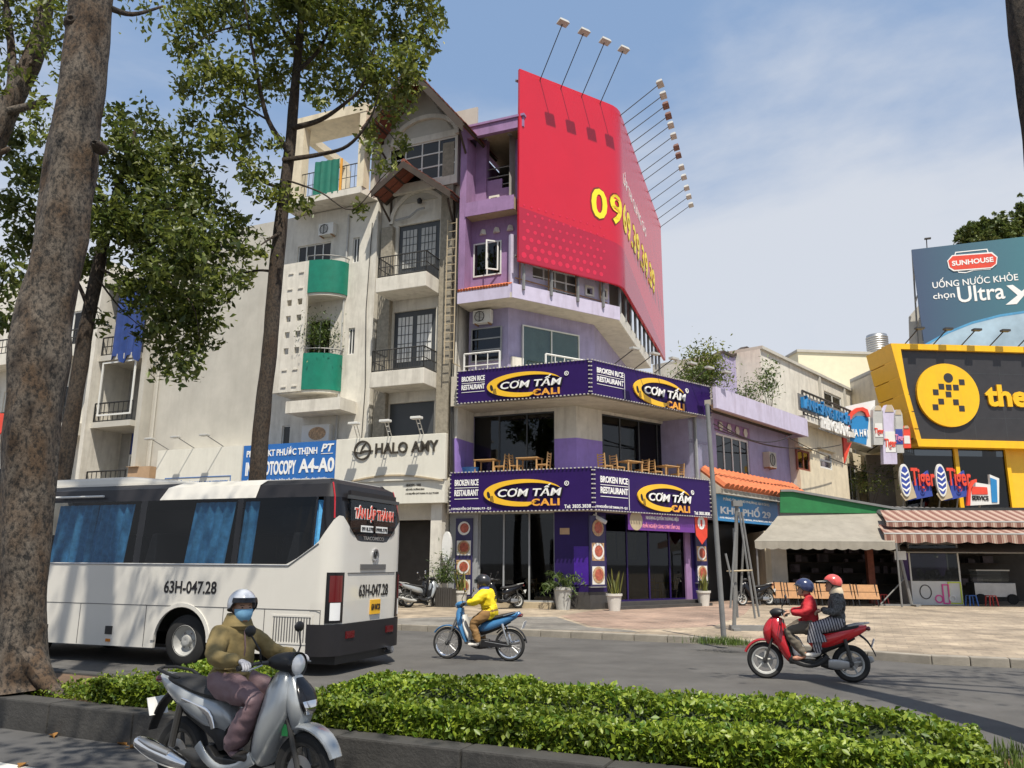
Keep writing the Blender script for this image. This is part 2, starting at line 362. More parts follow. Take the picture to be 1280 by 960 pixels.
# pavement material: worn square tiles
def paving_mat(name, c1, c2, mortar, sz, yaw, patch):
    m = bpy.data.materials.new(name); m.use_nodes = True; t = m.node_tree; n = t.nodes; l = t.links; p = n['Principled BSDF']; p.inputs['Roughness'].default_value = .85
    tc = n.new('ShaderNodeTexCoord'); mp = n.new('ShaderNodeMapping'); mp.inputs['Rotation'].default_value = (0, 0, -yaw)
    br = n.new('ShaderNodeTexBrick'); br.offset = 0.5; br.inputs['Scale'].default_value = 1; br.inputs['Brick Width'].default_value = sz; br.inputs['Row Height'].default_value = sz
    br.inputs['Mortar Size'].default_value = .012; br.inputs['Mortar Smooth'].default_value = .3
    br.inputs['Color1'].default_value = (*c1, 1); br.inputs['Color2'].default_value = (*c2, 1); br.inputs['Mortar'].default_value = (*mortar, 1)
    l.new(tc.outputs['Object'], mp.inputs[0]); l.new(mp.outputs[0], br.inputs['Vector'])
    a = n.new('ShaderNodeTexNoise'); a.inputs['Scale'].default_value = .55; a.inputs['Detail'].default_value = 10; a.inputs['Roughness'].default_value = .7
    r = n.new('ShaderNodeMapRange'); r.inputs[1].default_value = .36; r.inputs[2].default_value = .66; r.inputs[3].default_value = .48; r.inputs[4].default_value = 1.2
    l.new(tc.outputs['Object'], a.inputs['Vector']); l.new(a.outputs[0], r.inputs[0])
    x = n.new('ShaderNodeMix'); x.data_type = 'RGBA'; x.blend_type = 'MULTIPLY'; x.inputs[0].default_value = 1; l.new(br.outputs['Color'], x.inputs[6]); l.new(r.outputs[0], x.inputs[7])
    a2 = n.new('ShaderNodeTexNoise'); a2.inputs['Scale'].default_value = 1.5; a2.inputs['Detail'].default_value = 12; a2.inputs['Roughness'].default_value = .75
    mp2 = n.new('ShaderNodeMapping'); mp2.inputs['Location'].default_value = (5, 3, 0); l.new(tc.outputs['Object'], mp2.inputs[0]); l.new(mp2.outputs[0], a2.inputs['Vector'])
    r2 = n.new('ShaderNodeMapRange'); r2.inputs[1].default_value = .50; r2.inputs[2].default_value = .64; r2.inputs[4].default_value = .75; l.new(a2.outputs[0], r2.inputs[0])
    x2 = n.new('ShaderNodeMix'); x2.data_type = 'RGBA'; x2.inputs[7].default_value = (*patch, 1); l.new(r2.outputs[0], x2.inputs[0]); l.new(x.outputs[2], x2.inputs[6])
    l.new(x2.outputs[2], p.inputs['Base Color'])
    bp = n.new('ShaderNodeBump'); bp.inputs['Strength'].default_value = .5; bp.inputs['Distance'].default_value = .02; l.new(a2.outputs[0], bp.inputs['Height']); l.new(bp.outputs[0], p.inputs['Normal'])
    MATS[name] = m
paving_mat('paving_tan', (.40,.325,.235), (.33,.27,.20), (.27,.22,.165), .40, RY, (.15,.12,.09))
paving_mat('paving_pink', (.36,.25,.19), (.32,.225,.17), (.20,.15,.13), .30, RY, (.26,.20,.16))
paving_mat('paving_grey', (.22,.205,.18), (.19,.18,.16), (.12,.11,.10), .40, RY, (.12,.11,.10))
far = [RD.w(90, 200), RD.w(-90, 200)]
MB().prism([(p.x, p.y) for p in [q + Vector((.05, .19, 0)) for q in kp]+far], -.05, .15, 'z').build('pavement', 'paving_tan', kind='structure')
# kerb, stone by stone
kerb = bpy.data.objects.new('kerb', None); col.objects.link(kerb); kerb['kind'] = 'structure'
kmesh = {}
def kerb_run(parent, pts, L_, wd, z0, z1, mt, vis=lambda p: True, name='kerb_stone'):
    acc = []
    for a_, b_ in zip(pts, pts[1:]):
        d_ = b_-a_; n_ = max(1, int(round(d_.length/L_))); 
        for k in range(n_): acc.append((a_ + d_*(k/n_), d_.length/n_, math.atan2(d_.y, d_.x)))
    rest = MB(); 
    for q, ln, an in acc:
        fr = Frame(q, an)
        if not vis(fr.w(ln/2)): rest.fr = fr; rest.box(.006, ln-.006, -.02, wd-.02, z0, z1); continue
        key = (round(ln, 2), wd, z1, mt)
        if key not in kmesh:
            o = MB().box(.006, ln-.006, 0, wd, z0, z1).build(name, mt, parent, bev=.018, local=True); kmesh[key] = o.data
        else:
            o = bpy.data.objects.new(name, kmesh[key]); col.objects.link(o); o.parent = parent
        o.location = q - Frame((0, 0), an).i*.02 + Vector((0, 0, random.uniform(-.006, .003))); o.rotation_euler.z = an
    if rest.v: rest.build(name, mt, parent, kind='stuff')
kerb_run(kerb, kp, .8, .22, -.05, .156, 'kerb_stone', lambda p: p.y > 4 and abs(p.x/p.y) < .72)
# median: dark kerb on both sides, soil between
med = MB(MD).box(-90, 90, .2, MW-.2, -.05, .27).build('median_soil', 'soil', kind='structure')
mk = bpy.data.objects.new('median_kerb', None); col.objects.link(mk); mk['kind'] = 'structure'
vis = lambda p: p.y > 2 and abs(p.x/p.y) < .8
kerb_run(mk, [MD.w(-60, .02), MD.w(60, .02)], 1.2, .26, -.05, .30, 'kerb_dark', vis)
kerb_run(mk, [MD.w(-60, MW-.2), MD.w(60, MW-.2)], 1.2, .20, -.05, .30, 'kerb_dark', vis)

# pinkish tiles before the restaurant and a worn grey apron beside them
MB().prism([tuple(G(x, y, .154).xy) for x, y in ((700, 770), (735, 764), (800, 757), (880, 748), (945, 752), (930, 768), (890, 783), (800, 787), (740, 783))], .15, .154, 'z').build('tile_paving', 'paving_pink', kind='structure')
MB().prism([tuple(G(x, y, .154).xy) for x, y in ((470, 774), (560, 771), (695, 771), (735, 784), (790, 788), (800, 790.5), (720, 788), (600, 784), (470, 779))], .15, .154, 'z').build('grey_paving', 'paving_grey', kind='structure')
# ================================================================== shared facade pieces
def win(fr, parent, box, y, nx=2, nz=1, fm='frame_white', gm='glass_dark', bar=.05, dep=.08, name='window', border=True, sub=True):
    s0, s1, z0, z1 = box; m = MB(fr); b = bar
    if border:
        m.box(s0, s1, y, y+dep, z0, z0+b); m.box(s0, s1, y, y+dep, z1-b, z1); m.box(s0, s0+b, y, y+dep, z0+b, z1-b); m.box(s1-b, s1, y, y+dep, z0+b, z1-b)
    dx, dz = (s1-s0)/nx, (z1-z0)/nz
    for i in range(1, nx): m.box(s0+dx*i-b/2, s0+dx*i+b/2, y+.003, y+dep-.003, z0+b, z1-b)
    for j in range(1, nz): m.box(s0+b, s1-b, y+.006, y+dep-.006, z0+dz*j-b/2, z0+dz*j+b/2)
    o = m.build(name, fm, parent)
    for i in range(nx):
        for j in range(nz):
            MB(fr).box(s0+dx*i+b*.4, s0+dx*(i+1)-b*.4, y+dep*.4, y+dep*.4+.012, z0+dz*j+b*.4, z0+dz*(j+1)-b*.4).build('pane', gm, o)
    return o
def railing(fr, parent, pts, z0, z1, m='dark_metal', sp=.14, r=.012, mid=0, name='railing'):
    b = MB(fr)
    for (a0, b0), (a1, b1) in zip(pts, pts[1:]):
        ln = math.hypot(a1-a0, b1-b0); k = max(1, int(ln/sp))
        for zt, rr in ((z1, r*2), (z0+.06, r*1.5)) + (((z0+z1)/2, r*1.3),)*mid: b.tube([(a0, b0, zt), (a1, b1, zt)], rr, 6)
        for i in range(k+1):
            t = i/k; b.tube([(a0+(a1-a0)*t, b0+(b1-b0)*t, z0), (a0+(a1-a0)*t, b0+(b1-b0)*t, z1)], r if 0 < i < k else r*2, 5)
    return b.build(name, m, parent)
def air_con(fr, s, y, z, label, wd=.8, ht=.56, dep=.3, group='outdoor air conditioner units', mt='frame_white'):
    t = thing('air_conditioner', label, 'air conditioner', fr.w(s, y, z), group)
    MB(fr).box(s-wd/2, s+wd/2, y-dep, y, z, z+ht).build('casing', mt, t, bev=.02)
    q = MB(fr).lathe([(ht*.40, 0), (ht*.40, -.02), (ht*.36, -.02), (ht*.36, .0)], (s-wd*.12, y-dep-.003, z+ht*.5), 20, 'y', True)
    q.box(s-wd*.12-.01, s-wd*.12+.01, y-dep-.025, y-dep-.012, z+ht*.1, z+ht*.9)
    for k in range(-3, 4): q.box(s-wd*.12-ht*.36, s-wd*.12+ht*.36, y-dep-.012, y-dep-.004, z+ht*.5+k*.06-.006, z+ht*.5+k*.06+.006)
    q.build('fan_grille', 'dark_metal', t)
    MB(fr).box(s-wd*.4, s-wd*.35, y-dep, y+.05, z-.05, z).box(s+wd*.35, s+wd*.4, y-dep, y+.05, z-.05, z).build('bracket', 'rust_metal', t)
    return t
def ell(cx, cz, a, b, t0, t1, n=28, rot=0.0):
    return [(cx + a*math.cos(t)*math.cos(rot) - b*math.sin(t)*math.sin(rot), cz + a*math.cos(t)*math.sin(rot) + b*math.sin(t)*math.cos(rot)) for t in (t0+(t1-t0)*i/n for i in range(n+1))]
# ================================================================== corner restaurant building
C0 = G(737, 762, .15)
EL = Frame(C0, R_(-22.8)); ER = Frame(C0, R_(39.7)); TC = math.tan(R_(31.25))
rest = thing('restaurant_building', 'five-storey purple and lilac corner building with glass shopfront and wrapped red billboard on top', 'building', (C0.x, C0.y, .15))
sL = EL.sx(564, 600); sR = ER.sx(868, 700) + .35
def poly(d, back=8.5, l=sL, r=sR): return [tuple(p.xy) for p in (EL.w(l, d), EL.w(-d*TC, d), ER.w(r, d), ER.w(r, back), EL.w(l, back))]
zS0 = EL.zz(650, 638.5, -.7); zS1 = EL.zz(650, 588, -.7)          # lower sign
zT = zS1 - .12                                                       # terrace floor
zU0 = EL.zz(650, 498.5, -.5); zU1 = EL.zz(650, 457.5, -.5)        # upper sign
print('rest', round(sL,2), round(sR,2), round(zS0,2), round(zS1,2), round(zU0,2), round(zU1,2))
# floors
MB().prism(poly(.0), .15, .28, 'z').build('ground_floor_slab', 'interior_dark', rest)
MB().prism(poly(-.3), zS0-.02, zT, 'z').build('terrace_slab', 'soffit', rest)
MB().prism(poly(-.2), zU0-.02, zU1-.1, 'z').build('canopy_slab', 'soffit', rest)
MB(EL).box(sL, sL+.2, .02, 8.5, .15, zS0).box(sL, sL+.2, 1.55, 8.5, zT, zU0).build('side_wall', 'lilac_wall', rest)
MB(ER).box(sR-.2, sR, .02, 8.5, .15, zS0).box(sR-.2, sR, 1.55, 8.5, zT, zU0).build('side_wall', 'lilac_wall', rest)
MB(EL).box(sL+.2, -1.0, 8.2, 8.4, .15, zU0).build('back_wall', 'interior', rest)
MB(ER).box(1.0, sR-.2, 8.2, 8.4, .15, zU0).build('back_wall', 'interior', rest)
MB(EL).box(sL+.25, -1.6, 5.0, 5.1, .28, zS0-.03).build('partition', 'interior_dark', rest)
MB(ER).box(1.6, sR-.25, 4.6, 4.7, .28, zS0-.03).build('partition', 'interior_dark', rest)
# --- ground floor shopfront
gL0, gL1 = EL.sx(597, 690), EL.sx(693, 690); gR0, gR1 = ER.sx(758, 690), ER.sx(864, 690)
zg = EL.zz(640, 752)                                                  # glass sill
MB(EL).box(gL1, .0, 0, .3, .75, zS0).build('corner_pier', 'pier_purple', rest)
MB(EL).box(gL1+.75, .0, -.012, .0, 1.0, 2.35).build('pier_panel', 'pier_bright', rest)
MB(ER).box(.0, gR0, 0, .3, .75, zS0).build('corner_pier', 'pier_purple', rest)
MB(EL).box(gL1, 0.02, -.03, .3, .15, .75).build('plinth', 'plinth', rest)
MB(ER).box(.0, gR0, -.03, .3, .15, .75).build('plinth', 'plinth', rest)
MB(EL).box(sL-.02, gL0, 0, .3, .15, zS0).build('end_pier', 'frame_grey', rest)
MB(ER).box(gR1, sR, 0, .3, .15, zS0).build('end_pier', 'pier_purple', rest)
MB(EL).box(gL0, gL1, -.25, .3, .15, zg).build('sill_step', 'soffit_tan', rest)
win(EL, rest, (gL0, gL1, zg, zS0), .1, 3, 1, 'frame_grey', 'glass_shop', .06, name='shop_window')
ds = MB(ER)
for k, (a, b) in enumerate(((-.75, .26), (-.42, .38))): ds.box(gR0-.15, gR1+.25, a, .3, .15 if k == 0 else .262, b)
ds.build('entrance_step', 'plinth', rest)
win(ER, rest, (gR0, gR1, .38, zS0), .1, 4, 1, 'pier_purple', 'glass_shop', .06, name='shop_window')
MB(ER).box(gR1-.35, gR1, .02, .1, .38, zS0).build('door_jamb', 'purple_wall', rest)
MB(ER).box(gR0+2.0, gR0+3.3, 2.6, 2.62, 1.9, 3.0).build('window_film', 'white_wall', rest); MB(ER).box(gR0+3.4, gR0+4.6, 2.6, 2.62, 1.9, 3.0).build('window_film', 'white_wall', rest)
# --- terrace storey: inner wall with dark glass, piers half lilac half white
yi = 1.5; zM = EL.zz(720, 547, yi)
def two_tone(fr, a, b, y0, y1, nm='pier'):
    MB(fr).box(a, b, y0, y1, zT, zM).build(nm, 'lilac_deep' if nm == 'pier' else 'lilac_wall', rest); MB(fr).box(a, b, y0, y1, zM, zU0-.02).build(nm, 'white_wall', rest)
wl0, wl1 = EL.sx(589, 555, yi), EL.sx(693, 555, yi); wr0, wr1 = ER.sx(753, 560, yi), ER.sx(846, 560, yi)
zw1 = EL.zz(640, 517, yi)
two_tone(EL, sL+.2, wl0, yi, yi+.2); two_tone(EL, wl1, -yi*TC, yi, yi+.25); two_tone(ER, yi*TC, wr0, yi, yi+.25); two_tone(ER, wr1, sR, yi, yi+.2)
two_tone(EL, sL, sL+.22, 0, yi)
MB(EL).box(wl0, wl1, yi+.02, yi+.2, zw1, zU0-.02).build('wall_band', 'white_wall', rest); MB(ER).box(wr0, wr1, yi+.02, yi+.2, zw1+.02, zU0-.02).build('wall_band', 'white_wall', rest)
win(EL, rest, (wl0, wl1, zT, zw1), yi+.1, 3, 1, 'frame_dark', 'glass_dark', .06); win(ER, rest, (wr0, wr1, zT, zw1+.02), yi+.1, 4, 1, 'frame_dark', 'glass_dark', .06)
# frameless glass screen at the terrace edge on the right front
for k in range(1):
    a = ER.sx(861, 560); MB(ER).box(a+.02, a+1.58, -.02, -.005, zT, zU0-.03).build('glass_screen', 'glass_clear', rest)
MB(ER).box(sR-.02, sR+.06, -.1, 0, zT, zU0-.03).build('corner_post', 'frame_grey', rest)
# --- third storey and overhang: left front, chamfered front (B1) and long right front (B2)
yo = -.25
Q0s = EL.sx(572, 370, yo); q1 = EL.sx(639, 360, yo); Q1 = EL.w(q1, yo)
B1 = Frame(Q1, R_(32.4)); s12 = B1.sx(772, 392); Q2 = B1.w(s12); B2 = Frame(Q2, R_(71.7)); s23 = B2.sx(812, 440)
T1, T2 = math.tan(R_(27.6)), math.tan(R_(19.65))
zF0 = EL.zz(605, 376, yo); zF1 = EL.zz(605, 357, yo)
print('B', round(s12,2), round(s23,2), round(zF0,2), round(zF1,2))
def upoly(d, back=7.0):
    return [tuple(p.xy) for p in (EL.w(Q0s, yo+d), EL.w(q1-d*T1, yo+d), B1.w(s12-d*T2, d), B2.w(s23, d), B2.w(s23, back), EL.w(Q0s, yo+back))]
MB().prism(upoly(0, 6), zF0, zF0+.22, 'z').build('overhang_slab', 'soffit', rest)
def ring_wall(d0, d1, z0, z1, m, nm, sides=(0, 1, 2), mm=None):
    P = upoly(d0); I = upoly(d1)
    for k in sides:
        MB().prism([P[k], P[k+1], I[k+1], I[k]], z0, z1, 'z').build(nm, m if mm is None else mm[k], rest)
ring_wall(1.15, 1.35, zU1-.1, zF0, None, 'storey_wall', mm=['lilac_wall', 'lilac_wall', 'lilac_wall'])
w3 = EL.rect(590, 410, 628, 452, yo+1.15); win(EL, rest, w3, yo+1.04, 1, 3, 'frame_grey', 'glass_dark', .05)
g0 = B1.sx(651, 430, 1.15); g1 = B1.sx(722, 440, 1.15); zg1 = B1.zz(690, 414, 1.15); win(B1, rest, (g0, g1, zU1, zg1), 1.0, 2, 1, 'frame_white', 'glass_green', .05)
MB(B1).box(g0-.5, g0-.05, 1.0, 1.15, zU1-.1, zF0-2.1).build('pilaster', 'white_wall', rest)
air_con(EL, EL.sx(600, 393, .4), .85, EL.zz(600, 402, .4), 'white air conditioner under the lilac ledge above the restaurant sign')
# fascia with tile pent over the left front, white ledge band along B1
MB(EL).box(Q0s, q1-.05, yo-.03, yo+.1, zF0+.002, zF1-.1).build('fascia', 'lilac_pale', rest)
tp = thing('tile_pent', 'narrow red clay tile strip on lilac ledge of restaurant building', 'roof', EL.w(q1, yo, zF1-.1)) if False else None
pent = MB(EL); nt_ = 18
for k in range(nt_):
    a = Q0s + (q1-.1-Q0s)*k/nt_; wdt = (q1-.1-Q0s)/nt_
    pent.tube([(a+wdt/2, yo-.06, zF1-.1), (a+wdt/2, yo+.75, zF1+.25)], wdt*.48, 8)
pent.build('tile_strip', 'tile_orange', rest)
MB(B1).box(.02, s12+.1, -.05, .12, zF0+.002, zF0+.6).build('ledge_band', 'lilac_pale', rest)
MB(B2).box(.0, s23, -.05, .12, zF0+.003, zF0+.55).build('ledge_band', 'white_wall', rest)
# band storey behind the billboard's foot
zBot = B1.zz(648, 326, -.35)
zb1 = zBot + 1.4
hol = []
r1 = B1.rect(666, 345, 722, 366, .3); r2 = B1.rect(733, 360, 740, 368, .3); r3 = B1.rect(750, 363, 757, 371, .3)
hol = [(r1[0], r1[1], r1[2], r1[3]+.6), r2, r3]
MB(B1).wall(.15, s12-.2, zF0+.22, zb1, hol, .3, .45).build('band_wall', 'lilac_pale', rest)
MB(B1).box(r1[0], r1[0]+.75, .31, .4, r1[2], r1[2]+.45).build('step_parapet', 'lilac_pale', rest)
gr = MB(B1)
for k in range(5): gr.box(r1[0]+k*(r1[1]-r1[0])/4-.03, r1[0]+k*(r1[1]-r1[0])/4+.03, .34, .4, r1[2], zb1)
for k in range(4): gr.box(r1[0], r1[1], .335, .39, r1[2]+.1+k*.42, r1[2]+.15+k*.42)
gr.build('window_grille', 'white_pvc', rest)
for r in (r2, r3):
    MB(B1).wall(r[0]-.09, r[1]+.09, r[2]-.09, r[3]+.09, [r], .25, .31).build('vent_frame', 'white_wall', rest)
pp = MB(B1).tube([(.3, .2, zF0+.95), (s12-.4, .2, zF0+.75)], .03, 6)
for t in (.1, .36, .62, .86): pp.tube([(s12*t, .22, zF0+.6), (s12*t, .22, zb1-.2)], .03, 6)
pp.build('pipe', 'rust_metal', rest)
# main mass behind: closed upper block
ub = [tuple(p.xy) for p in (B1.w(.3, .7), B1.w(s12-.5, .7), B2.w(s23-.3, .9), B2.w(s23-.3, 5.5), EL.w(q1+.4, yo+6))]
zR = EL.zz(600, 158, yo)
MB().prism(ub, zF0+.22, zR-.3, 'z').build('upper_block', 'dim_wall', rest)
# left front loggias
c0, c1 = Q0s, EL.sx(583, 230, yo)
zA0, zA1 = EL.zz(610, 266, yo), EL.zz(610, 251, yo)
MB(EL).box(c0, c1, yo, yo+5.5, zF1-.05, zR-.42).build('left_column', 'purple_wall', rest)
MB(EL).box(q1-.35, q1+.2, yo+.9, yo+5.5, zF1, zR-.42).build('loggia_pier', 'purple_wall', rest)
MB(EL).box(c0, q1+.5, yo, yo+.2, zR-.42, zR+.05).build('top_beam', 'purple_wall', rest)
MB(EL).box(c0-.02, q1+.55, yo-.06, yo+5.5, zR+.05, zR+.15).build('roof_slab', 'purple_wall', rest)
MB(EL).box(c1, q1+.5, yo+.2, yo+5.5, zR-.1, zR+.048).build('loggia_ceiling', 'soffit_tan', rest)
for xx in (605, 635):
    MB(EL).lathe([(.0, -.03), (.11, -.03), (.11, 0)], (EL.sx(xx, 180, yo+.7), yo+.9, zR-.1), 12).build('ceiling_lamp', 'lamp_grey', rest)
MB(EL).box(c1, q1+.1, yo, yo+5.5, zA0, zA1).build('loggia_floor', 'soffit_tan', rest)
MB(EL).box(c1-.02, q1+.1, yo-.04, yo+.0, zA0-.02, zA1+.06).build('loggia_band', 'purple_wall', rest)
sp_ = [(c1, zA1), (q1, zA1), (q1, zA1+.6), (c1+1.65, zA1+.6), (c1+1.65, zA1+1.0), (c1+1.2, zA1+1.0), (c1+1.2, zA1+1.45), (c1+.35, zA1+1.45), (c1+.35, zA1+1.9), (c1, zA1+1.9)]
MB(EL).prism(sp_, yo+1.0, yo+1.12).build('stepped_parapet', 'purple_wall', rest)
MB(EL).wall(c1+.62, c1+1.1, zA1+.22, zA1+.7, [(c1+.71, c1+1.01, zA1+.31, zA1+.61)], yo+.95, yo+1.0).build('vent_frame', 'white_wall', rest)
MB(EL).box(c1+.71, c1+1.01, yo+.985, yo+.998, zA1+.31, zA1+.61).build('vent_hole', 'black', rest)
rr = MB(EL)
for k in range(3): rr.tube([(c1+.35, yo+1.05, zA1+1.2+k*.4), (q1-.3, yo+1.05, zA1+1.2+k*.4)], .025, 6)
rr.build('railing', 'galv', rest)
MB(EL).box(c1, q1+.1, yo+3.4, yo+3.5, zA1, zR-.1).build('loggia_back_wall', 'interior_dark', rest)
MB(EL).box(c1, c1+.5, yo+.9, yo+1.2, zA1, zR-.1).build('loggia_pier', 'purple_wall', rest)
# lower loggia wall with window
wz = EL.rect(592, 303, 627, 345, yo+.6)
MB(EL).wall(c1, q1+.1, zF0+.22, zA0, [wz], yo+.6, yo+.75).build('loggia_wall', 'purple_wall', rest)
MB(EL).box(c1, q1+.1, yo+2.5, yo+2.6, zF0+.22, zA0).build('room_wall', 'interior_dark', rest)
lw = win(EL, rest, wz, yo+.56, 2, 1, 'frame_white', 'glass_dark', .06)
fr_ = Frame(EL.w(wz[1]-.1, yo+.5), EL.yaw + R_(38)); MB(fr_).wall(-(wz[1]-wz[0])*.42, 0, wz[2]+.15, wz[3]-.05, [(-(wz[1]-wz[0])*.42+.06, -.06, wz[2]+.21, wz[3]-.11)], 0, .04).build('open_casement', 'frame_white', rest)
for k in range(3):
    xk = c1+.55+k*.62; MB(EL).lathe([(.0, -.1), (.16, -.1), (.10, .12), (.0, .12)], (xk, yo+.55, wz[3]+.45), 4).build('vent_block', 'white_wall', rest)
# third storey terrace railing and small lamps above the upper sign
railing(B1, rest, [(g0+.7, .35), (g0+2.6, .35), (s12-1.2, .35)], zU1-.1, zU1+.95, 'white_pvc', .45, .02, 1)
railing(EL, rest, [(w3[0]-.1, .4), (w3[1]+.1, .4)], zU1-.1, zU1+.95, 'white_pvc', .4, .02, 1)
# ------------------------------------------------------------------ wrapped red billboard
ob = -.35
Bo1 = Frame(B1.w(0, ob), B1.yaw)
bs0 = Bo1.sx(649, 200); bsC = Bo1.sx(776, 250); Bo2 = Frame(Bo1.w(bsC), R_(71.7)); bsE = Bo2.sx(829, 372)
zTop = Bo1.zz(700, 105.5); zBot = Bo1.zz(700, 338.5)
print('billboard', round(bs0,2), round(bsC,2), round(bsE,2), round(zTop,2), round(zBot,2))
rc = 1.5; half = R_(39.3)/2; tl = rc*math.tan(half)
def bpath(t, o=0.0):                          # t: metres along the sheet, o: outwards
    l1 = bsC - tl - bs0; arc = rc*R_(39.3)
    if t <= l1: return Bo1.w(bs0+t, -o)
    if t <= l1+arc:
        an = (t-l1)/rc; c = Bo1.w(bsC-tl, rc); yaw = B1.yaw+an; i = Vector((-math.sin(yaw), math.cos(yaw), 0)); return c - i*(rc+o)
    return Bo2.w(tl + t-l1-arc, -o)
LT = (bsC-tl-bs0) + rc*R_(39.3) + (bsE-tl); L1 = bsC-tl-bs0
def bend(V): return [tuple(bpath(v[0], v[1]) + Vector((0, 0, v[2]))) for v in V]
bb = thing('billboard', 'huge red wraparound billboard with yellow phone number on purple corner building', 'billboard', (Bo1.w(bs0).x, Bo1.w(bs0).y, zBot))
def sheet(t0, t1, zf0, zf1, o0, o1, n):
    m = MB(); rings = []
    for k in range(n+1):
        t = t0+(t1-t0)*k/n; a, b = zf0(t), zf1(t); rings.append(bend([(t, o0, a), (t, o1, a), (t, o1, b), (t, o0, b)]))
    return m.loft(rings)
ts_ = lambda z: (lambda t: z)
sheet(0, LT, ts_(zBot), ts_(zTop), -.12, 0, 60).build('sheet', 'bb_red', bb, smooth=True)
zd = Bo1.zz(649, 258)
sheet(.0, LT-.02, ts_(zBot+.02), lambda t: zd - .08*t if t < L1 else zd-.08*L1 - (t-L1)*.12, .003, .006, 60).build('dark_print', 'bb_red_dark', bb, smooth=True)
dots = MB()
for i in range(24):
    for j in range(7):
        t = .25 + i*.36 + (j % 2)*.18; z = zBot+.3+j*.36; r = .13*(1-.10*j)*(1-.02*i)
        if t > L1-.3: continue
        dots.add(bend([(t+r*math.cos(a), .009, z+r*math.sin(a)) for a in (k*math.pi/4 for k in range(8))]), [tuple(range(8))])
dots.build('dot_print', 'bb_dot', bb, kind='stuff')
def btext(body, t0, t1, z0, z1, o, dep, bold, m, nm, slope=0.0):
    V, F = text_mesh(body, bold, 0, .5, 1.14); xs = [v.x for v in V]; ys = [v.y for v in V]
    kx, kz = (t1-t0)/(max(xs)-min(xs)), (z1-z0)/(max(ys)-min(ys))
    W = [(t0+(v.x-min(xs))*kx, o+(v.z+.5)*dep, z0+(v.y-min(ys))*kz + slope*(v.x-min(xs))*kx) for v in V]
    return MB().add(bend(W), F).build(nm, m, bb, recalc=False)
t09 = Bo1.sx(739, 255)-bs0; zn0 = Bo1.zz(756, 276); zn1 = Bo1.zz(756, 238)
tEnd = L1 + rc*R_(39.3) + Bo2.sx(818, 350) - tl
btext('0969.39.39.39', t09, tEnd, zn0, zn1, .012, .012, .022, 'bb_yellow', 'phone_number')
btext('0969.39.39.39', t09-.07, tEnd+.07, zn0-.09, zn1+.09, .004, .006, .040, 'bb_outline', 'phone_number_outline')
btext('LẮP THI QUẢNG CÁO', L1+rc*R_(39.3)+.2, L1+rc*R_(39.3)+Bo2.sx(808, 310)-tl, zn1+.85, zn1+1.75, .006, .006, .01, 'letter_white', 'lettering')
# steel posts behind the sheet and floodlights on long arms
po = MB()
for k in range(14):
    p = bpath(LT*(k+.3)/14, -.25); po.tube([(p.x, p.y, zF0+.4), (p.x, p.y, zTop-.2)], .07, 6)
for z in (zBot+.3, zTop-.4): po.tube([tuple(bpath(LT*k/40, -.3)+Vector((0, 0, z))) for k in range(41)], .06, 6)
po.build('post_frame', 'galv', bb)
def flood(t, run, rise, mt, hw=.5):
    a = bpath(t, .02) + Vector((0, 0, zTop-.15)); dirn = (bpath(t, 1)-bpath(t, 0)); side = Vector((-dirn.y, dirn.x, 0))
    e = a + dirn*run + Vector((0, 0, rise)); b = a - dirn*.25 - Vector((0, 0, .8))
    o = MB().tube([b, a, e], .022, 6).build('lamp_arm', 'dark_metal', bb)
    fr = Frame(e, math.atan2(side.y, side.x)); m = MB(fr)
    V = [(-hw*.5, -.13, .0), (hw*.5, -.13, .0), (hw*.5, .17, -.06), (-hw*.5, .17, -.06), (-hw*.4, -.08, .13), (hw*.4, -.08, .13), (hw*.4, .13, .08), (-hw*.4, .13, .08)]
    m.add([(x, y, z+e.z-.04) for x, y, z in V], [(0,3,2,1),(4,5,6,7),(0,1,5,4),(1,2,6,5),(2,3,7,6),(3,0,4,7)])
    m.build('lamp_head', mt, o)
for x, y in ((675, 100), (701, 110), (727, 119), (750, 127)):
    flood(Bo1.sx(x, y)-bs0, 1.7, 1.75, 'lamp_grey')
lt2 = [L1 + rc*R_(39.3)*.9 + k for k in (0, .85, 1.75, 2.7, 3.6, 4.7, 5.9, 6.8, 8.2, 9.4, 10.8, 12, 13.2)]
for k, t in enumerate(lt2):
    if t < LT: flood(t, 1.9, 1.2, 'lamp_brown' if k in (2, 3, 6, 7) else 'lamp_grey', .55)
print('LT', LT, L1)
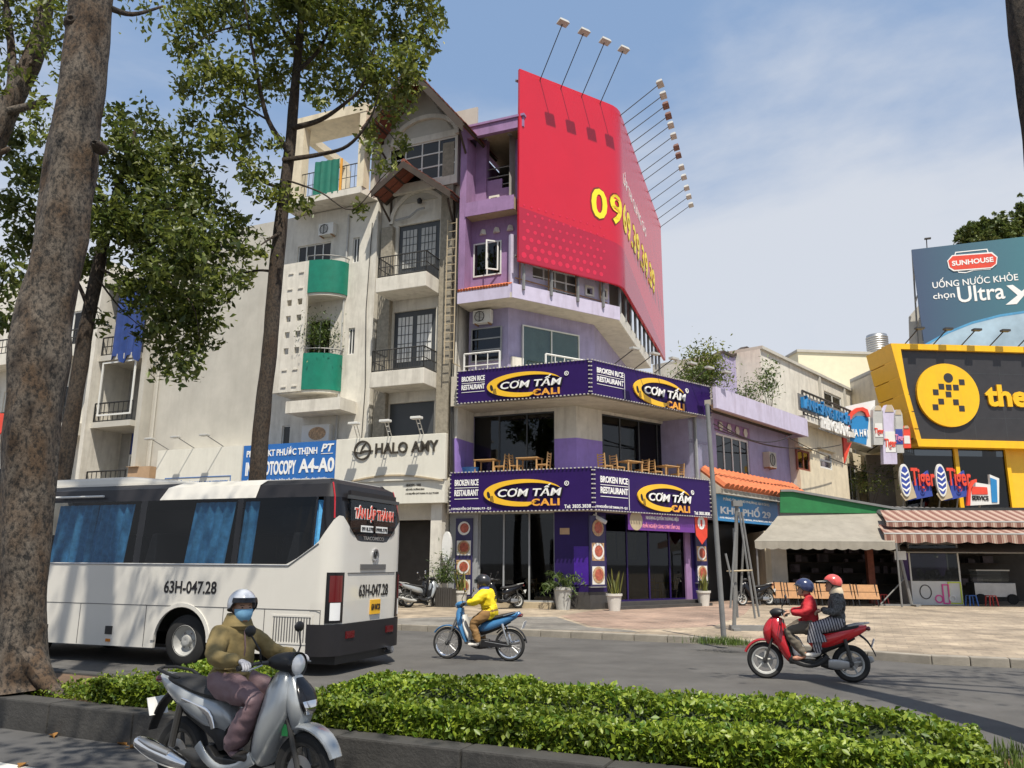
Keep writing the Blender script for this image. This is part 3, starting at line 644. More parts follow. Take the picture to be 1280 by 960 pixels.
# ------------------------------------------------------------------ purple wraparound signs
def logo(fr, parent, x0, x1, zc, hh, y):
    w_ = x1-x0; cx = (x0+x1)/2
    out_ = ell(cx, zc, w_*.5, hh, R_(22), R_(278), 40); inn = ell(cx+w_*.075, zc+hh*.02, w_*.44, hh*.70, R_(26), R_(284), 40)
    MB(fr).strip([(a, b) for a, b in out_], [(a, b) for a, b in inn], y-.07, y-.01).build('swoosh', 'logo_yellow', parent)
    bk = MB(fr); text(bk, 'CƠM TẤM', (cx-w_*.325, cx+w_*.515, zc-hh*.36, zc+hh*.66), y-.01, .05, .055, .18)
    bk.build('lettering_outline', 'black', parent, recalc=False)  # dark outline behind the white letters
    wh = MB(fr); text(wh, 'CƠM TẤM', (cx-w_*.31, cx+w_*.50, zc-hh*.28, zc+hh*.60), y-.065, .03, .016, .18); wh.build('lettering', 'letter_white', parent, recalc=False)
    og = MB(fr); text(og, 'CALI', (cx+w_*.12, cx+w_*.47, zc-hh*.98, zc-hh*.46), y-.03, .04, .03, 0, 1.15); og.build('lettering', 'logo_orange', parent, recalc=False)
    # fork and spoon cut into the swoosh
    fk = MB(fr)
    fk.prism(ell(cx-w_*.435, zc-hh*.10, w_*.020, hh*.26, 0, 6.283, 14, R_(14)), y-.076, y-.06)
    for k in range(3): fk.prism([(cx-w_*.405+k*w_*.016, zc-hh*.62+k*-.01), (cx-w_*.397+k*w_*.016, zc-hh*.62), (cx-w_*.410+k*w_*.016, zc-hh*.18), (cx-w_*.418+k*w_*.016, zc-hh*.18)], y-.076, y-.06)
    fk.build('cutlery_mark', 'black', parent)
    rg = MB(fr); q = (cx+w_*.555, zc+hh*.60); rg.lathe([(hh*.13, -.02), (hh*.18, -.02), (hh*.18, .0), (hh*.13, .0)], (q[0], y-.01, q[1]), 16, 'y', True)
    text(rg, 'R', (q[0]-hh*.07, q[0]+hh*.07, q[1]-hh*.09, q[1]+hh*.09), y-.01, .01, .02); rg.build('registered_mark', 'letter_white', parent, recalc=False)
def bulbs(fr, parent, runs, y):
    m = MB(fr)
    for a0, z0, a1, z1 in runs:
        ln = math.hypot(a1-a0, z1-z0); k = int(ln/.15)
        for i in range(k):
            t = (i+.5)/k; a, z = a0+(a1-a0)*t, z0+(z1-z0)*t; m.box(a-.03, a+.03, y-.03, y+.03, z-.02, z+.02)
    m.build('bulb_string', 'bulb_white', parent, kind='stuff')
def wrap_sign(nm, label, yf, zl0, zl1, sl, sr, logoL, logoR, lower):
    t = thing(nm, label, 'shop sign', (C0.x, C0.y, zl0)); kc = -yf*TC
    MB(EL).box(sl, kc, yf, yf+.14, zl0, zl1).build('panel', 'sign_purple', t)
    MB(ER).box(-kc*-1*-1 if False else -(-kc), sr, yf, yf+.14, zl0, zl1).build('panel', 'sign_purple', t) if False else MB(ER).box(-kc, sr, yf, yf+.14, zl0, zl1).build('panel', 'sign_purple', t)
    for fr, (xa, xb, yc, hp), sgn in ((EL, logoL, -1), (ER, logoR, 1)):
        a, b = fr.sx(xa, yc, yf), fr.sx(xb, yc, yf); xm = (xa+xb)/2
        zc = fr.zz(xm, yc, yf); hh = (fr.zz(xm, yc-hp, yf) - fr.zz(xm, yc+hp, yf))/2
        logo(fr, t, a, b, zc, hh, yf)
    for fr, e0, e1 in ((EL, sl, kc), (ER, -kc, sr)):
        bulbs(fr, t, [(e0, zl1+.01, e1, zl1+.01), (e0, zl0-.01, e1, zl0-.01), (e0+.03, zl0, e0+.03, zl1), (e1-.03, zl0, e1-.03, zl1)], yf-.02)
    h = zl1-zl0
    for fr, a, wd in ((EL, sl+.22, 1.0), (ER, -kc+.3 if kc < 0 else kc+.3, 1.45)):
        a = (sl+.22) if fr is EL else (abs(kc)*-1 + .3 if kc > 0 else .3); a = a if fr is EL else -kc+.35
        m = MB(fr); text(m, 'BROKEN RICE', (a, a+wd, zl1-h*.34, zl1-h*.18), yf-.002, .02, .025); text(m, 'RESTAURANT', (a, a+wd, zl1-h*.60, zl1-h*.44), yf-.002, .02, .025)
        m.box(a, a+wd, yf-.015, yf-.002, zl1-h*.40, zl1-h*.385); m.box(a, a+wd, yf-.015, yf-.002, zl1-h*.68, zl1-h*.665)
        if fr is ER: m.box(a+wd+.05, a+wd+.07, yf-.015, yf-.002, zl0+.05, zl1-h*.2)
        m.build('lettering', 'letter_white', t, recalc=False)
        if lower:
            m = MB(fr); text(m, '110 NGUYỄN CHÍ THANH, P.9 - Q.5', ((sl if fr is EL else -kc)+.1, (sl if fr is EL else -kc)+1.75, zl0+.06, zl0+.2), yf-.002, .012, .02)
            e = kc if fr is EL else sr; text(m, 'Tel: 3835.3838', (e-1.1, e-.1, zl0+.06, zl0+.19), yf-.002, .012, .02); m.build('lettering', 'letter_white', t, recalc=False)
    # brackets to the wall
    m = MB(EL).box(sl+.3, sl+.36, yf+.14, .0, zl0+.2, zl0+.26).box(-1.2, -1.14, yf+.14, .0, zl0+.2, zl0+.26); m.build('bracket', 'dark_metal', t)
    m = MB(ER).box(1.2, 1.26, yf+.14, .0, zl0+.2, zl0+.26).box(sr-1, sr-.94, yf+.14, .0, zl0+.2, zl0+.26); m.build('bracket', 'dark_metal', t)
    return t
yl_, yu_ = -.7, -.5
sgl = wrap_sign('shop_sign', 'lower purple wraparound restaurant sign with yellow swoosh, directly above the ground floor', yl_, zS0, zS1, EL.sx(562, 616, yl_), ER.sx(888, 625, yl_), (605.5, 703, 616, 17), (796, 862, 622.5, 17), True)
sgu = wrap_sign('shop_sign', 'upper purple wraparound restaurant sign with yellow swoosh, above the terrace tables', yu_, zU0, zU1, EL.sx(571, 485, yu_), ER.sx(888.5, 503, yu_), (609.5, 703, 480.5, 15.5), (791, 855, 491, 17), False)
# small projecting lamps along the top of the upper sign's right side
for k in range(6):
    a = 1.0 + k*1.15; t = thing('sign_lamp', ('first', 'second', 'third', 'fourth', 'fifth', 'sixth')[k] + ' thin arm lamp from the corner above the upper purple sign', 'lamp', ER.w(a, yu_+.07, zU1), 'arm lamps on the upper purple sign')
    MB(ER).tube([(a, yu_+.07, zU1), (a+.28, yu_-.75, zU1+.52)], .02, 6).build('lamp_arm', 'dark_metal', t)
    MB(ER).box(a+.1, a+.5, yu_-.9, yu_-.7, zU1+.5, zU1+.58).build('lamp_head', 'lamp_grey', t)
# ------------------------------------------------------------------ food posters, banner, wall things
def poster(fr, x0, y0, x1, y1, yl, label, n, header=True):
    s0, s1, z0, z1 = fr.rect(x0, y0, x1, y1, yl)
    t = thing('menu_poster', label, 'poster', fr.w((s0+s1)/2, yl, z0)); MB(fr).box(s0, s1, yl, yl+.09, z0, z1).build('board', 'print_navy', t)
    h = (z1-z0)/n; wd = s1-s0
    for k in range(n):
        zc = z0+h*(k+.48); cx = (s0+s1)/2
        if k < n-1 or not header:
            MB(fr).box(s0+wd*.08, s1-wd*.08, yl-.006, yl, zc-h*.40, zc+h*.36).build('photo_print', 'plate' if k % 2 == 0 else 'food_mix', t)
        MB(fr).lathe([(.0, -.012), (min(wd*.40, h*.36), -.012), (min(wd*.40, h*.36), -.004)], (cx, yl-.004, zc), 18, 'y').build('dish_print', 'plate' if k % 2 else 'food_mix', t)
        MB(fr).lathe([(.0, -.018), (min(wd*.28, h*.26), -.018), (min(wd*.28, h*.26), -.010)], (cx+.02, yl-.006, zc+.01), 12, 'y').build('dish_print', 'food_red', t)
    MB(fr).box(s0-.03, s1+.03, yl+.005, yl+.1, z0-.04, z0).build('trim', 'steel', t)
    return t
poster(EL, 569, 648, 590, 745, -.06, 'tall navy food poster beside the halo salon pillar', 4)
poster(ER, 738.5, 645, 756.5, 733, -.16, 'tall food poster with sausage plate on the corner pier', 3)
poster(ER, 870, 655, 884, 728, -.10, 'tall food poster at the right end of the restaurant front', 3)
s0, s1, z0, z1 = ER.rect(785, 641, 868, 664, -.55)
bn = thing('banner', 'purple banner with pink and white lettering hung under the lower restaurant sign', 'banner', ER.w((s0+s1)/2, -.55, z0))
MB(ER).box(s0, s1, -.55, -.535, z0, z1+.12).build('cloth', 'banner_purple', bn)
MB(ER).prism(ell(s0+.45, (z0+z1)/2, .36, .36, 0, 6.283, 18), -.558, -.552).build('emblem', 'soffit_tan', bn)
m = MB(ER); text(m, 'NHƯỢNG QUYỀN THƯƠNG HIỆU', (s0+1.0, s1-1.0, z0+(z1-z0)*.55, z1-.08), -.552, .012, .02); m.build('lettering', 'letter_white', bn, recalc=False)
m = MB(ER); text(m, 'KHỞI NGHIỆP CÙNG CƠM TẤM CALI', (s0+.8, s1-.95, z0+.06, z0+(z1-z0)*.46), -.552, .012, .02); m.build('lettering', 'pink', bn, recalc=False)
a = s1+.02; wn = thing('banner', 'small red and white pennant hung beside the purple banner', 'banner', ER.w(a+.4, -.55, z0))
MB(ER).prism([(a, z1+.1), (a+.85, z1+.1), (a+.78, z0-.15), (a+.42, z0-.45), (a+.06, z0-.1)], -.55, -.535).build('cloth', 'red_print', wn)
m = MB(ER).prism(ell(a+.42, (z0+z1)/2+.05, .24, .26, 0, 6.283, 16), -.557, -.551); m.build('emblem', 'letter_white', wn)
m = MB(ER); text(m, '1', (a+.36, a+.48, (z0+z1)/2-.08, (z0+z1)/2+.18), -.558, .006, .03); m.build('lettering', 'red_print', wn, recalc=False)
s0, s1, z0, z1 = EL.rect(700, 660, 712, 668, .0); MB(EL).box(s0, s1, -.02, -.002, z0, z1).build('notice', 'cardboard', rest)
# white cctv camera under the corner
t = thing('security_camera', 'white tube security camera under the corner of the lower sign', 'camera', ER.w(.35, -.2, zS0-.35))
MB(ER).tube([(.3, -.1, zS0-.05), (.3, -.1, zS0-.2)], .03, 6).tube([(.24, -.02, zS0-.16), (.45, -.45, zS0-.42)], .075, 10).build('housing', 'white_pvc', t)
# ------------------------------------------------------------------ terrace and ground floor chairs and tables
def chair_proto(mt='wood'):
    t = thing('chair', 'x', 'chair')
    for x in (-.18, .18):
        MB().box(x-.02, x+.02, -.20, -.16, 0, .43).build('leg', mt, t, local=True)
        MB().add([(x-.02,.16,0),(x+.02,.16,0),(x+.02,.20,0),(x-.02,.20,0),(x-.02,.24,.92),(x+.02,.24,.92),(x+.02,.275,.92),(x-.02,.275,.92)], [(0,3,2,1),(4,5,6,7),(0,1,5,4),(1,2,6,5),(2,3,7,6),(3,0,4,7)]).build('leg', mt, t, local=True)
    MB().box(-.205, .205, -.22, .2, .43, .465).build('seat', mt, t, bev=.01, local=True)
    for z in (.56, .66, .76, .86): MB().box(-.16, .16, .205+(z-.5)*.1, .235+(z-.5)*.1, z-.022, z+.022).build('slat', mt, t, local=True)
    return t
def table_proto(mt='wood'):
    t = thing('table', 'x', 'table')
    MB().box(-.45, .45, -.34, .34, .70, .735).build('table_top', mt, t, bev=.006, local=True)
    for x in (-.40, .40):
        for y in (-.29, .29): MB().box(x-.025, x+.025, y-.025, y+.025, 0, .70).build('leg', mt, t, local=True)
    return t
ch0, tb0 = chair_proto('wood_pale'), table_proto('wood_pale'); used = set()
def put(o, loc, rz, label, group):
    c = o if o.name not in used else copy_tree(o)
    used.add(o.name); c.location = loc; c.rotation_euler.z = rz; c['label'] = label; c['group'] = group; return c
gT = 'wooden chairs on the restaurant terrace'; gt2 = 'wooden tables on the restaurant terrace'
for x, rz, lb in ((626, -90, 'wooden slat-back chair left of the left terrace window middle, facing left'), (646, 90, 'wooden chair facing right at the middle of the left terrace'), (679, -90, 'wooden chair facing left beside the lilac terrace pier')):
    put(ch0, EL.w(EL.sx(x, 575, .55), .55, zT), EL.yaw + R_(rz), lb, gT)
for x, lb in ((609, 'leftmost small wooden table on the restaurant terrace'), (662, 'wooden table between two chairs left of the lilac terrace pier')): put(tb0, EL.w(EL.sx(x, 575, .55), .55, zT), EL.yaw, lb, gt2)
for x, rz, lb in ((757, 90, 'wooden chair just right of the lilac corner pier on terrace'), (772, 90, 'wooden chair left of the first table on the right terrace'), (802, -90, 'wooden chair right of the first table on the right terrace'), (819, 90, 'wooden chair left of the second table on the right terrace'), (846, -90, 'rightmost wooden chair on the restaurant terrace')):
    put(ch0, ER.w(ER.sx(x, 580, .6), .6, zT), ER.yaw + R_(rz), lb, gT)
for x, lb in ((787, 'wooden table between chairs right of the corner pier on terrace'), (833, 'rightmost wooden table on the restaurant terrace')): put(tb0, ER.w(ER.sx(x, 580, .6), .6, zT), ER.yaw, lb, gt2)
gG = 'wooden chairs inside the ground floor restaurant'
put(ch0, EL.w(EL.sx(665, 730, 1.1), 1.1, .28), EL.yaw + R_(200), 'wooden chair behind the left shop window near the palm pot', gG)
put(ch0, ER.w(ER.sx(817, 730, .9), .9, .28), ER.yaw + R_(100), 'wooden chair on the left of the pair behind the right shop window', gG)
put(ch0, ER.w(ER.sx(838, 730, .9), .9, .28), ER.yaw - R_(80), 'wooden chair on the right of the pair behind the right shop window', gG)
put(tb0, ER.w(ER.sx(828, 730, .9), 1.0, .28), ER.yaw, 'wooden table behind the right shop window on ground floor', 'tables inside the ground floor restaurant')
put(tb0, EL.w(EL.sx(683, 730, 1.1), 1.2, .28), EL.yaw, 'wooden table behind the left shop window on ground floor', 'tables inside the ground floor restaurant')
t = thing('plastic_tub', 'blue plastic tub at the left end of the restaurant terrace', 'tub', EL.w(EL.sx(588, 580, .4), .4, zT))
MB(EL).lathe([(.25, 0), (.34, .42), (.36, .44), (.33, .44), (.24, .03), (0, .03)], (EL.sx(588, 580, .4), .4, zT), 18).build('tub_body', 'blue_sign', t, smooth=True)
# ================================================================== left row of tall narrow houses (same front line as the restaurant)
def PP(fr, pts, y=0.0): return [fr.px(x, yy, y) for x, yy in pts]
def shell(fr, t, s0, s1, z1, y0=.2, dep=9, m='white_wall', floors=()):
    MB(fr).box(s0, s0+.18, y0, dep, .15, z1).build('side_wall', m, t); MB(fr).box(s1-.18, s1, y0, dep, .15, z1).build('side_wall', m, t)
    MB(fr).box(s0+.18, s1-.18, dep-.2, dep, .15, z1).build('back_wall', m, t)
    for z in floors: MB(fr).box(s0+.18, s1-.18, y0+.02, dep-.2, z-.15, z).build('floor_slab', 'interior', t)
bA = EL.sx(467, 400); bB = EL.sx(338, 450)
# ------------------------------------------------------------------ house with the gables (salon on the ground floor)
h1 = thing('gabled_house', 'narrow cream house with two tiled gables and two railed balconies beside the purple building', 'building', EL.w((bA+sL)/2, 0, .15))
s0, s1 = bA, sL-.06; zt = EL.zz(520, 172)
lp = (EL.sx(470, 430), EL.sx(484, 430)); rp_ = (EL.sx(546, 430), EL.sx(561, 430))
zb2, zb3 = EL.zz(500, 468, -1), EL.zz(500, 345, -1)
shell(EL, h1, s0, s1, zt, .35, floors=(zb2, zb3, EL.zz(520, 232), zt))
d2 = EL.rect(486, 503, 543, 548, .35); d3 = EL.rect(492, 388, 545, 447, .35); d4 = EL.rect(498, 279, 550, 335, .35); wg = EL.rect(486, 178, 569, 226, .0)
d3 = (d3[0], d3[1], zb2, d3[3]); d4 = (d4[0], d4[1], zb3, d4[3])
zg2 = EL.zz(520, 238)
MB(EL).wall(s0, s1, .15, zg2, [d2, d3, d4, (s0+.5, s1-.5, .15, 3.4)], .3, .5).build('front_wall', 'white_wall', h1)
for a, b in (lp, rp_): 
    MB(EL).box(a, b, .05, .3, 3.2, EL.zz(500, 280 if a == lp[0] else 190)).build('pillar', 'stone_pillar', h1)
MB(EL).box(d2[0], d2[1], .42, .45, d2[2], d2[3]).build('shutter', 'frame_dark', h1)
for nm, d in (('door', d3), ('door', d4)):
    m = MB(EL).box(d[0], d[1], .40, .44, d[2], d[3]); o = m.build('door', 'frame_dark', h1); wd = d[1]-d[0]
    for k in (0, 1):
        a = d[0]+wd*(.10+.45*k); b = a+wd*.34; MB(EL).box(a, b, .37, .395, d[2]+.9, d[3]-.25).build('pane', 'white_pvc' if d is d3 else 'lamp_grey', o)
        g = MB(EL)
        for i in range(1, 4): g.box(a+(b-a)*i/4-.012, a+(b-a)*i/4+.012, .355, .37, d[2]+.9, d[3]-.25)
        for i in range(1, 5): g.box(a, b, .352, .366, d[2]+.9+(d[3]-d[2]-1.15)*i/5-.012, d[2]+.9+(d[3]-d[2]-1.15)*i/5+.012)
        g.build('glazing_bars', 'frame_dark', o)
for zf, (xa, ya), (xc, yc), yb, xr, rt in ((zb2, (462, 472), (530, 459), (528, 479), 545, (498, 435)), (zb3, (470, 349), (533, 338.5), (532, 357), 549, (503, 317))):
    a, b = EL.sx(xa, ya, -1), EL.sx(xc, yc, -1); z0 = EL.zz(yb[0], yb[1], -1); z1 = EL.zz(xc, yc, -1)
    MB(EL).box(a, b, -1, .3, z0, z1).build('balcony', 'white_wall', h1, bev=.02)
    railing(EL, h1, [(a+.06, .25), (a+.06, -.94), (b-.06, -.94), (b-.06, .25)], z1, EL.zz(rt[0], rt[1], -1), 'dark_metal', .11, .014, 1)
def gable(t, front, ov, back, wallm, bm=.16):
    (lx, lz), (ax, az), (rx, rz) = PP(EL, front, -ov)
    for (ex, ez), sg in (((lx, lz), -1), ((rx, rz), 1)):
        ln = math.hypot(ax-ex, az-ez); dx, dz = (ax-ex)/ln, (az-ez)/ln; nx_, nz_ = (-dz*-sg, dx*-sg) if False else (dz*sg, -dx*sg*1) 
        nx_, nz_ = (-dz, dx) if sg < 0 else (dz, -dx)
        if nz_ < 0: nx_, nz_ = -nx_, -nz_
        th = .10
        MB(EL).prism([(ex, ez), (ax, az), (ax+nx_*th, az+nz_*th), (ex+nx_*th, ez+nz_*th)], -ov, back).build('roof_deck', 'wood_dark', t)
        # clay tiles on top, laid in courses; underside battens and tiles seen from below
        tl_ = MB(EL); k = max(3, int(ln/.34)); c = int((ov+back)/.28)
        for i in range(k):
            for j in range(c):
                u0, u1 = ln*i/k, ln*(i+1.18)/k; y0 = -ov-.03+(ov+back)*j/c; y1 = y0+(ov+back)/c*.92
                P = [(ex+dx*u0+nx_*(th+.045), ez+dz*u0+nz_*(th+.045)), (ex+dx*u1+nx_*(th+.012), ez+dz*u1+nz_*(th+.012)), (ex+dx*u1+nx_*(th+.032), ez+dz*u1+nz_*(th+.032)), (ex+dx*u0+nx_*(th+.07), ez+dz*u0+nz_*(th+.07))]
                tl_.prism(P, y0, y1)
        tl_.build('roof_tiles', 'tile_brown', t, kind='stuff')
        un = MB(EL); kk = max(3, int(ln/.5)); cc = max(2, int(ov/.45))
        for i in range(kk):
            for j in range(cc):
                u0, u1 = ln*(i+.08)/kk, ln*(i+.92)/kk; y0 = -ov+.06+ov*(j+.06)/cc; y1 = -ov+.06+ov*(j+.94)/cc
                un.prism([(ex+dx*u0, ez+dz*u0), (ex+dx*u1, ez+dz*u1), (ex+dx*u1-nx_*.02, ez+dz*u1-nz_*.02), (ex+dx*u0-nx_*.02, ez+dz*u0-nz_*.02)], y0, y1)
        un.build('soffit_tiles', 'tile_brown', t, kind='stuff')
        MB(EL).prism([(ex, ez-bm), (ax, az-bm), (ax, az+.16), (ex, ez+.16)], -ov-.06, -ov).build('barge_board', 'wood_dark', t)
        MB(EL).tube([(ex-(ex-ax)*.18, .25, ez-.9), (ex-(ex-ax)*.10, -ov+.2, ez-.05)], .05, 6).tube([(ex-(ex-ax)*.18, .22, ez-1.0), (ex-(ex-ax)*.18, .22, ez+.2)], .05, 6).build('bracket', 'wood_dark', t)
    MB(EL).tube([(ax, -ov-.05, az+.17), (ax, back, az+.17)], .11, 8).build('ridge_tile', 'tile_brown', t)
    return (lx, lz), (ax, az), (rx, rz)
(l, a, r) = gable(h1, [(464.6, 242.7), (504.6, 206), (563, 243)], .95, .35, 'white_wall')
cxg = (d4[0]+d4[1])/2; rg_ = (d4[1]-d4[0])*.62
MB(EL).prism([(l[0]+.55, zg2-.4), (r[0]-.35, zg2-.4), (r[0]-.35, r[1]+.25), (a[0], a[1]-.05), (l[0]+.55, l[1]+.3)], .25, .32).build('gable_wall', 'grey_wall', h1)
MB(EL).strip(ell(cxg, d4[3]+.1, rg_+.18, rg_*1.0+.15, 0, math.pi, 20), ell(cxg, d4[3]+.1, rg_, rg_*1.0, 0, math.pi, 20), .17, .25).build('arch_moulding', 'white_wall', h1)
MB(EL).lathe([(.0, -.14), (.1, -.12), (.12, .02), (.06, .1)], (cxg+.1, .1, d4[3]+.95), 10).build('wall_lamp', 'black', h1)
MB(EL).tube([(l[0]+.6, .12, zg2-1.2), (cxg-.4, .1, d4[3]+.25), (cxg, .1, d4[3]+.5), (cxg+.35, .1, d4[3]+.55)], .05, 6).build('cable', 'frame_grey', h1)
# upper storey: glazed grid, big arch and big gable
MB(EL).wall(s0, s1, zg2, zt, [(wg[0], s1-.1, wg[2], wg[3])], .0, .2).build('upper_wall', 'white_wall', h1)
win(EL, h1, (wg[0], s1-.1, wg[2], wg[3]), .05, 4, 3, 'frame_white', 'glass_dark', .06)
(l, a, r) = gable(h1, [(454, 163), (511, 86), (579, 157)], 1.35, 2.0, 'grey_wall', .3)
MB(EL).prism([(s0+.1, zt), (s1, zt), (s1, r[1]+.3), (a[0], a[1]-.1), (s0+.1, l[1]+.4)], .02, .18).build('gable_wall', 'grey_wall', h1)
cx2 = (wg[0]+s1-.1)/2+.15; ra = (s1-wg[0])*.50
MB(EL).strip(ell(cx2, wg[3]+.02, ra, ra*.72, 0, math.pi, 24), ell(cx2, wg[3]+.02, ra-.2, ra*.72-.2, 0, math.pi, 24), -.12, .02).build('arch_moulding', 'white_wall', h1)
MB(EL).box(s0+.1, s1, 1.9, 2.0, zt, a[1]-.4).build('loft_wall', 'grey_wall', h1)
# salon shopfront and sign
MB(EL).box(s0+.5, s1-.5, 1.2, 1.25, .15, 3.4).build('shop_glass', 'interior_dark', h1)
MB(EL).box(s1-.5, s1-.02, -.55, .3, .15, 4.1).build('shop_pier', 'white_wall', h1)
sg = thing('shop_sign', 'ivory salon sign with bronze letters and ring emblem under three white lamps', 'shop sign', EL.w((bA+sL)/2, -.9, 4.2))
P = PP(EL, [(420.5, 549), (557, 541), (554, 599), (420.5, 600)], -.9); sz0, sz1 = P[2][1], P[1][1]
MB(EL).box(P[0][0], P[1][0], -.9, -.7, sz0, sz1).build('panel', 'sign_ivory', sg, bev=.02)
zc0 = EL.zz(530, 622, -.85)
MB(EL).box(P[0][0]+.3, P[1][0]-.02, -.82, .0, zc0-.2, sz0-.01).build('lower_panel', 'sign_ivory', sg)
arcp = [(P[0][0]+.3+(P[1][0]-P[0][0]-.35)*k/12, sz0-.02+.28*math.sin(math.pi*k/12)) for k in range(13)]
MB(EL).strip(arcp, [(x, z-.06) for x, z in arcp], -.95, -.9).build('arch_trim', 'soffit_tan', sg)
m = MB(EL); text(m, 'HALO AMY', EL.rect(470, 551, 548, 565.5, -.9)[:2] + (EL.zz(510, 566, -.9), EL.zz(510, 552, -.9)), -.9, .06, .012); m.build('lettering', 'letter_bronze', sg, recalc=False)
rc_ = EL.px(453.5, 563, -.9); hr = .40
m = MB(EL).lathe([(hr-.07, -.05), (hr, -.05), (hr, 0), (hr-.07, 0)], (rc_[0], -.9, rc_[1]), 28, 'y', True)
m.strip([(rc_[0]-.48, rc_[1]-.02), (rc_[0]-.1, rc_[1]-.08), (rc_[0]+.1, rc_[1]+.0), (rc_[0]+.5, rc_[1]-.02)], [(rc_[0]-.48, rc_[1]-.05), (rc_[0]-.1, rc_[1]-.15), (rc_[0]+.1, rc_[1]-.08), (rc_[0]+.5, rc_[1]-.06)], -.95, -.9)
m.strip([(rc_[0]-.12, rc_[1]-.12), (rc_[0]-.02, rc_[1]+.15), (rc_[0]+.14, rc_[1]+.3)], [(rc_[0]-.06, rc_[1]-.14), (rc_[0]+.03, rc_[1]+.13), (rc_[0]+.17, rc_[1]+.29)], -.95, -.9)
m.build('emblem', 'letter_bronze', sg)
m = MB(EL); 
for k, (tx, a_, b_) in enumerate((('HEADSPA - NAIL', 507, 526), ('GỘI ĐẦU DƯỠNG SINH', 507, 530), ('110 NGUYỄN CHÍ THANH, P.9, Q.5, TP.HCM', 507, 548))):
    zc = EL.zz(520, 606+k*5.2, -.85); text(m, tx, (EL.sx(a_, 610, -.85), EL.sx(b_, 610, -.85), zc-.05, zc+.05), -.822, .01, .02)
m.build('lettering', 'letter_bronze', sg, recalc=False)
for k, (xh, yh, xb, yb, lb) in enumerate(((443, 530, 449, 547, 'leftmost white arm lamp above the ivory salon sign'), (482, 527, 488, 544, 'middle white arm lamp above the ivory salon sign'), (521, 523, 528, 542, 'rightmost white arm lamp above the ivory salon sign'))):
    sb = EL.sx(xb, yb, -.8); t = thing('sign_lamp', lb, 'lamp', EL.w(sb, -.8, sz1), 'white lamps over the salon sign'); sh = EL.sx(xh, yh, -1.7); zh = EL.zz(xh, yh, -1.7)
    m = MB(EL)
    for d_ in (-.07, .07): m.tube([(sb+d_, -.8, sz1-.02), (sh+d_, -1.65, zh)], .018, 6)
    for q in (.35, .7): m.tube([(sb-.07+(sh-sb)*q, -.8-.85*q, sz1+(zh-sz1)*q), (sb+.07+(sh-sb)*q, -.8-.85*q, sz1+(zh-sz1)*q)], .014, 5)
    m.build('lamp_arm', 'frame_white', t); MB(EL).box(sh-.22, sh+.22, -1.85, -1.6, zh-.03, zh+.07).build('lamp_head', 'frame_white', t, bev=.02)
# yellow steel ladder fixed in the gap between the two houses
la = thing('wall_ladder', 'yellowed steel ladder climbing the gap between cream house and purple building', 'ladder', EL.w(sL-.3, -.3, 4))
m = MB(EL); za, zb = EL.zz(556, 455, -.3), EL.zz(560, 275, -.3); sa = EL.sx(557, 380, -.3)
for d_ in (0, .42): m.tube([(sa+d_, -.3, za), (sa+d_, -.3, zb)], .025, 6)
for k in range(17): m.tube([(sa, -.3, za+(zb-za)*(k+.5)/17), (sa+.42, -.3, za+(zb-za)*(k+.5)/17)], .016, 5)
m.tube([(sa, -.3, zb), (sa, .3, zb)], .02, 6).tube([(sa+.42, -.3, za), (sa+.42, .3, za)], .02, 6)
m.build('ladder_frame', 'logo_yellow' if False else 'soffit_tan', la)
m = MB(EL)
for k in range(5): m.tube([(sL+.02+.05*k, -.08, EL.zz(565, 640)), (sL-.02+.06*math.sin(k*2), -.1, EL.zz(565, 480)), (sL+.05*k, -.07, EL.zz(572, 250))], .018, 5)
tag(m.build('cable_bundle', 'dark_metal'), 'bundle of dark cables running down the gap left of the purple building', 'cables')
# ------------------------------------------------------------------ house with the green curved balconies (copy shop below)
h2 = thing('balcony_house', 'white narrow house with curved green balconies and perforated screen behind the slim tree', 'building', EL.w((bA+bB)/2, 0, .15))
s0, s1 = bB, bA-.02; zTop2 = EL.zz(420, 262, 0)
zf1, zf2 = EL.zz(372, 487, -1), EL.zz(382, 366, -1)
shell(EL, h2, s0, s1, zTop2, .2, floors=(5.2, zf1, zf2, zTop2))
ho = [EL.rect(441, 297, 449, 328), EL.rect(435, 410, 443, 443), EL.rect(372, 305, 413, 330), EL.rect(385, 400, 412, 448), EL.rect(352, 532, 362, 556)]
ho[3] = (ho[3][0], ho[3][1], zf1, ho[3][3]); ho[2] = (ho[2][0], ho[2][1], zf2, ho[2][3])
MB(EL).wall(s0, s1, .15, zTop2, ho, 0, .2).build('front_wall', 'white_wall', h2)
for k, b in enumerate(ho): win(EL, h2, b, .06, (2, 2, 4, 2, 1)[k], (1, 1, 1, 1, 1)[k], 'frame_white', 'glass_dark', .05)
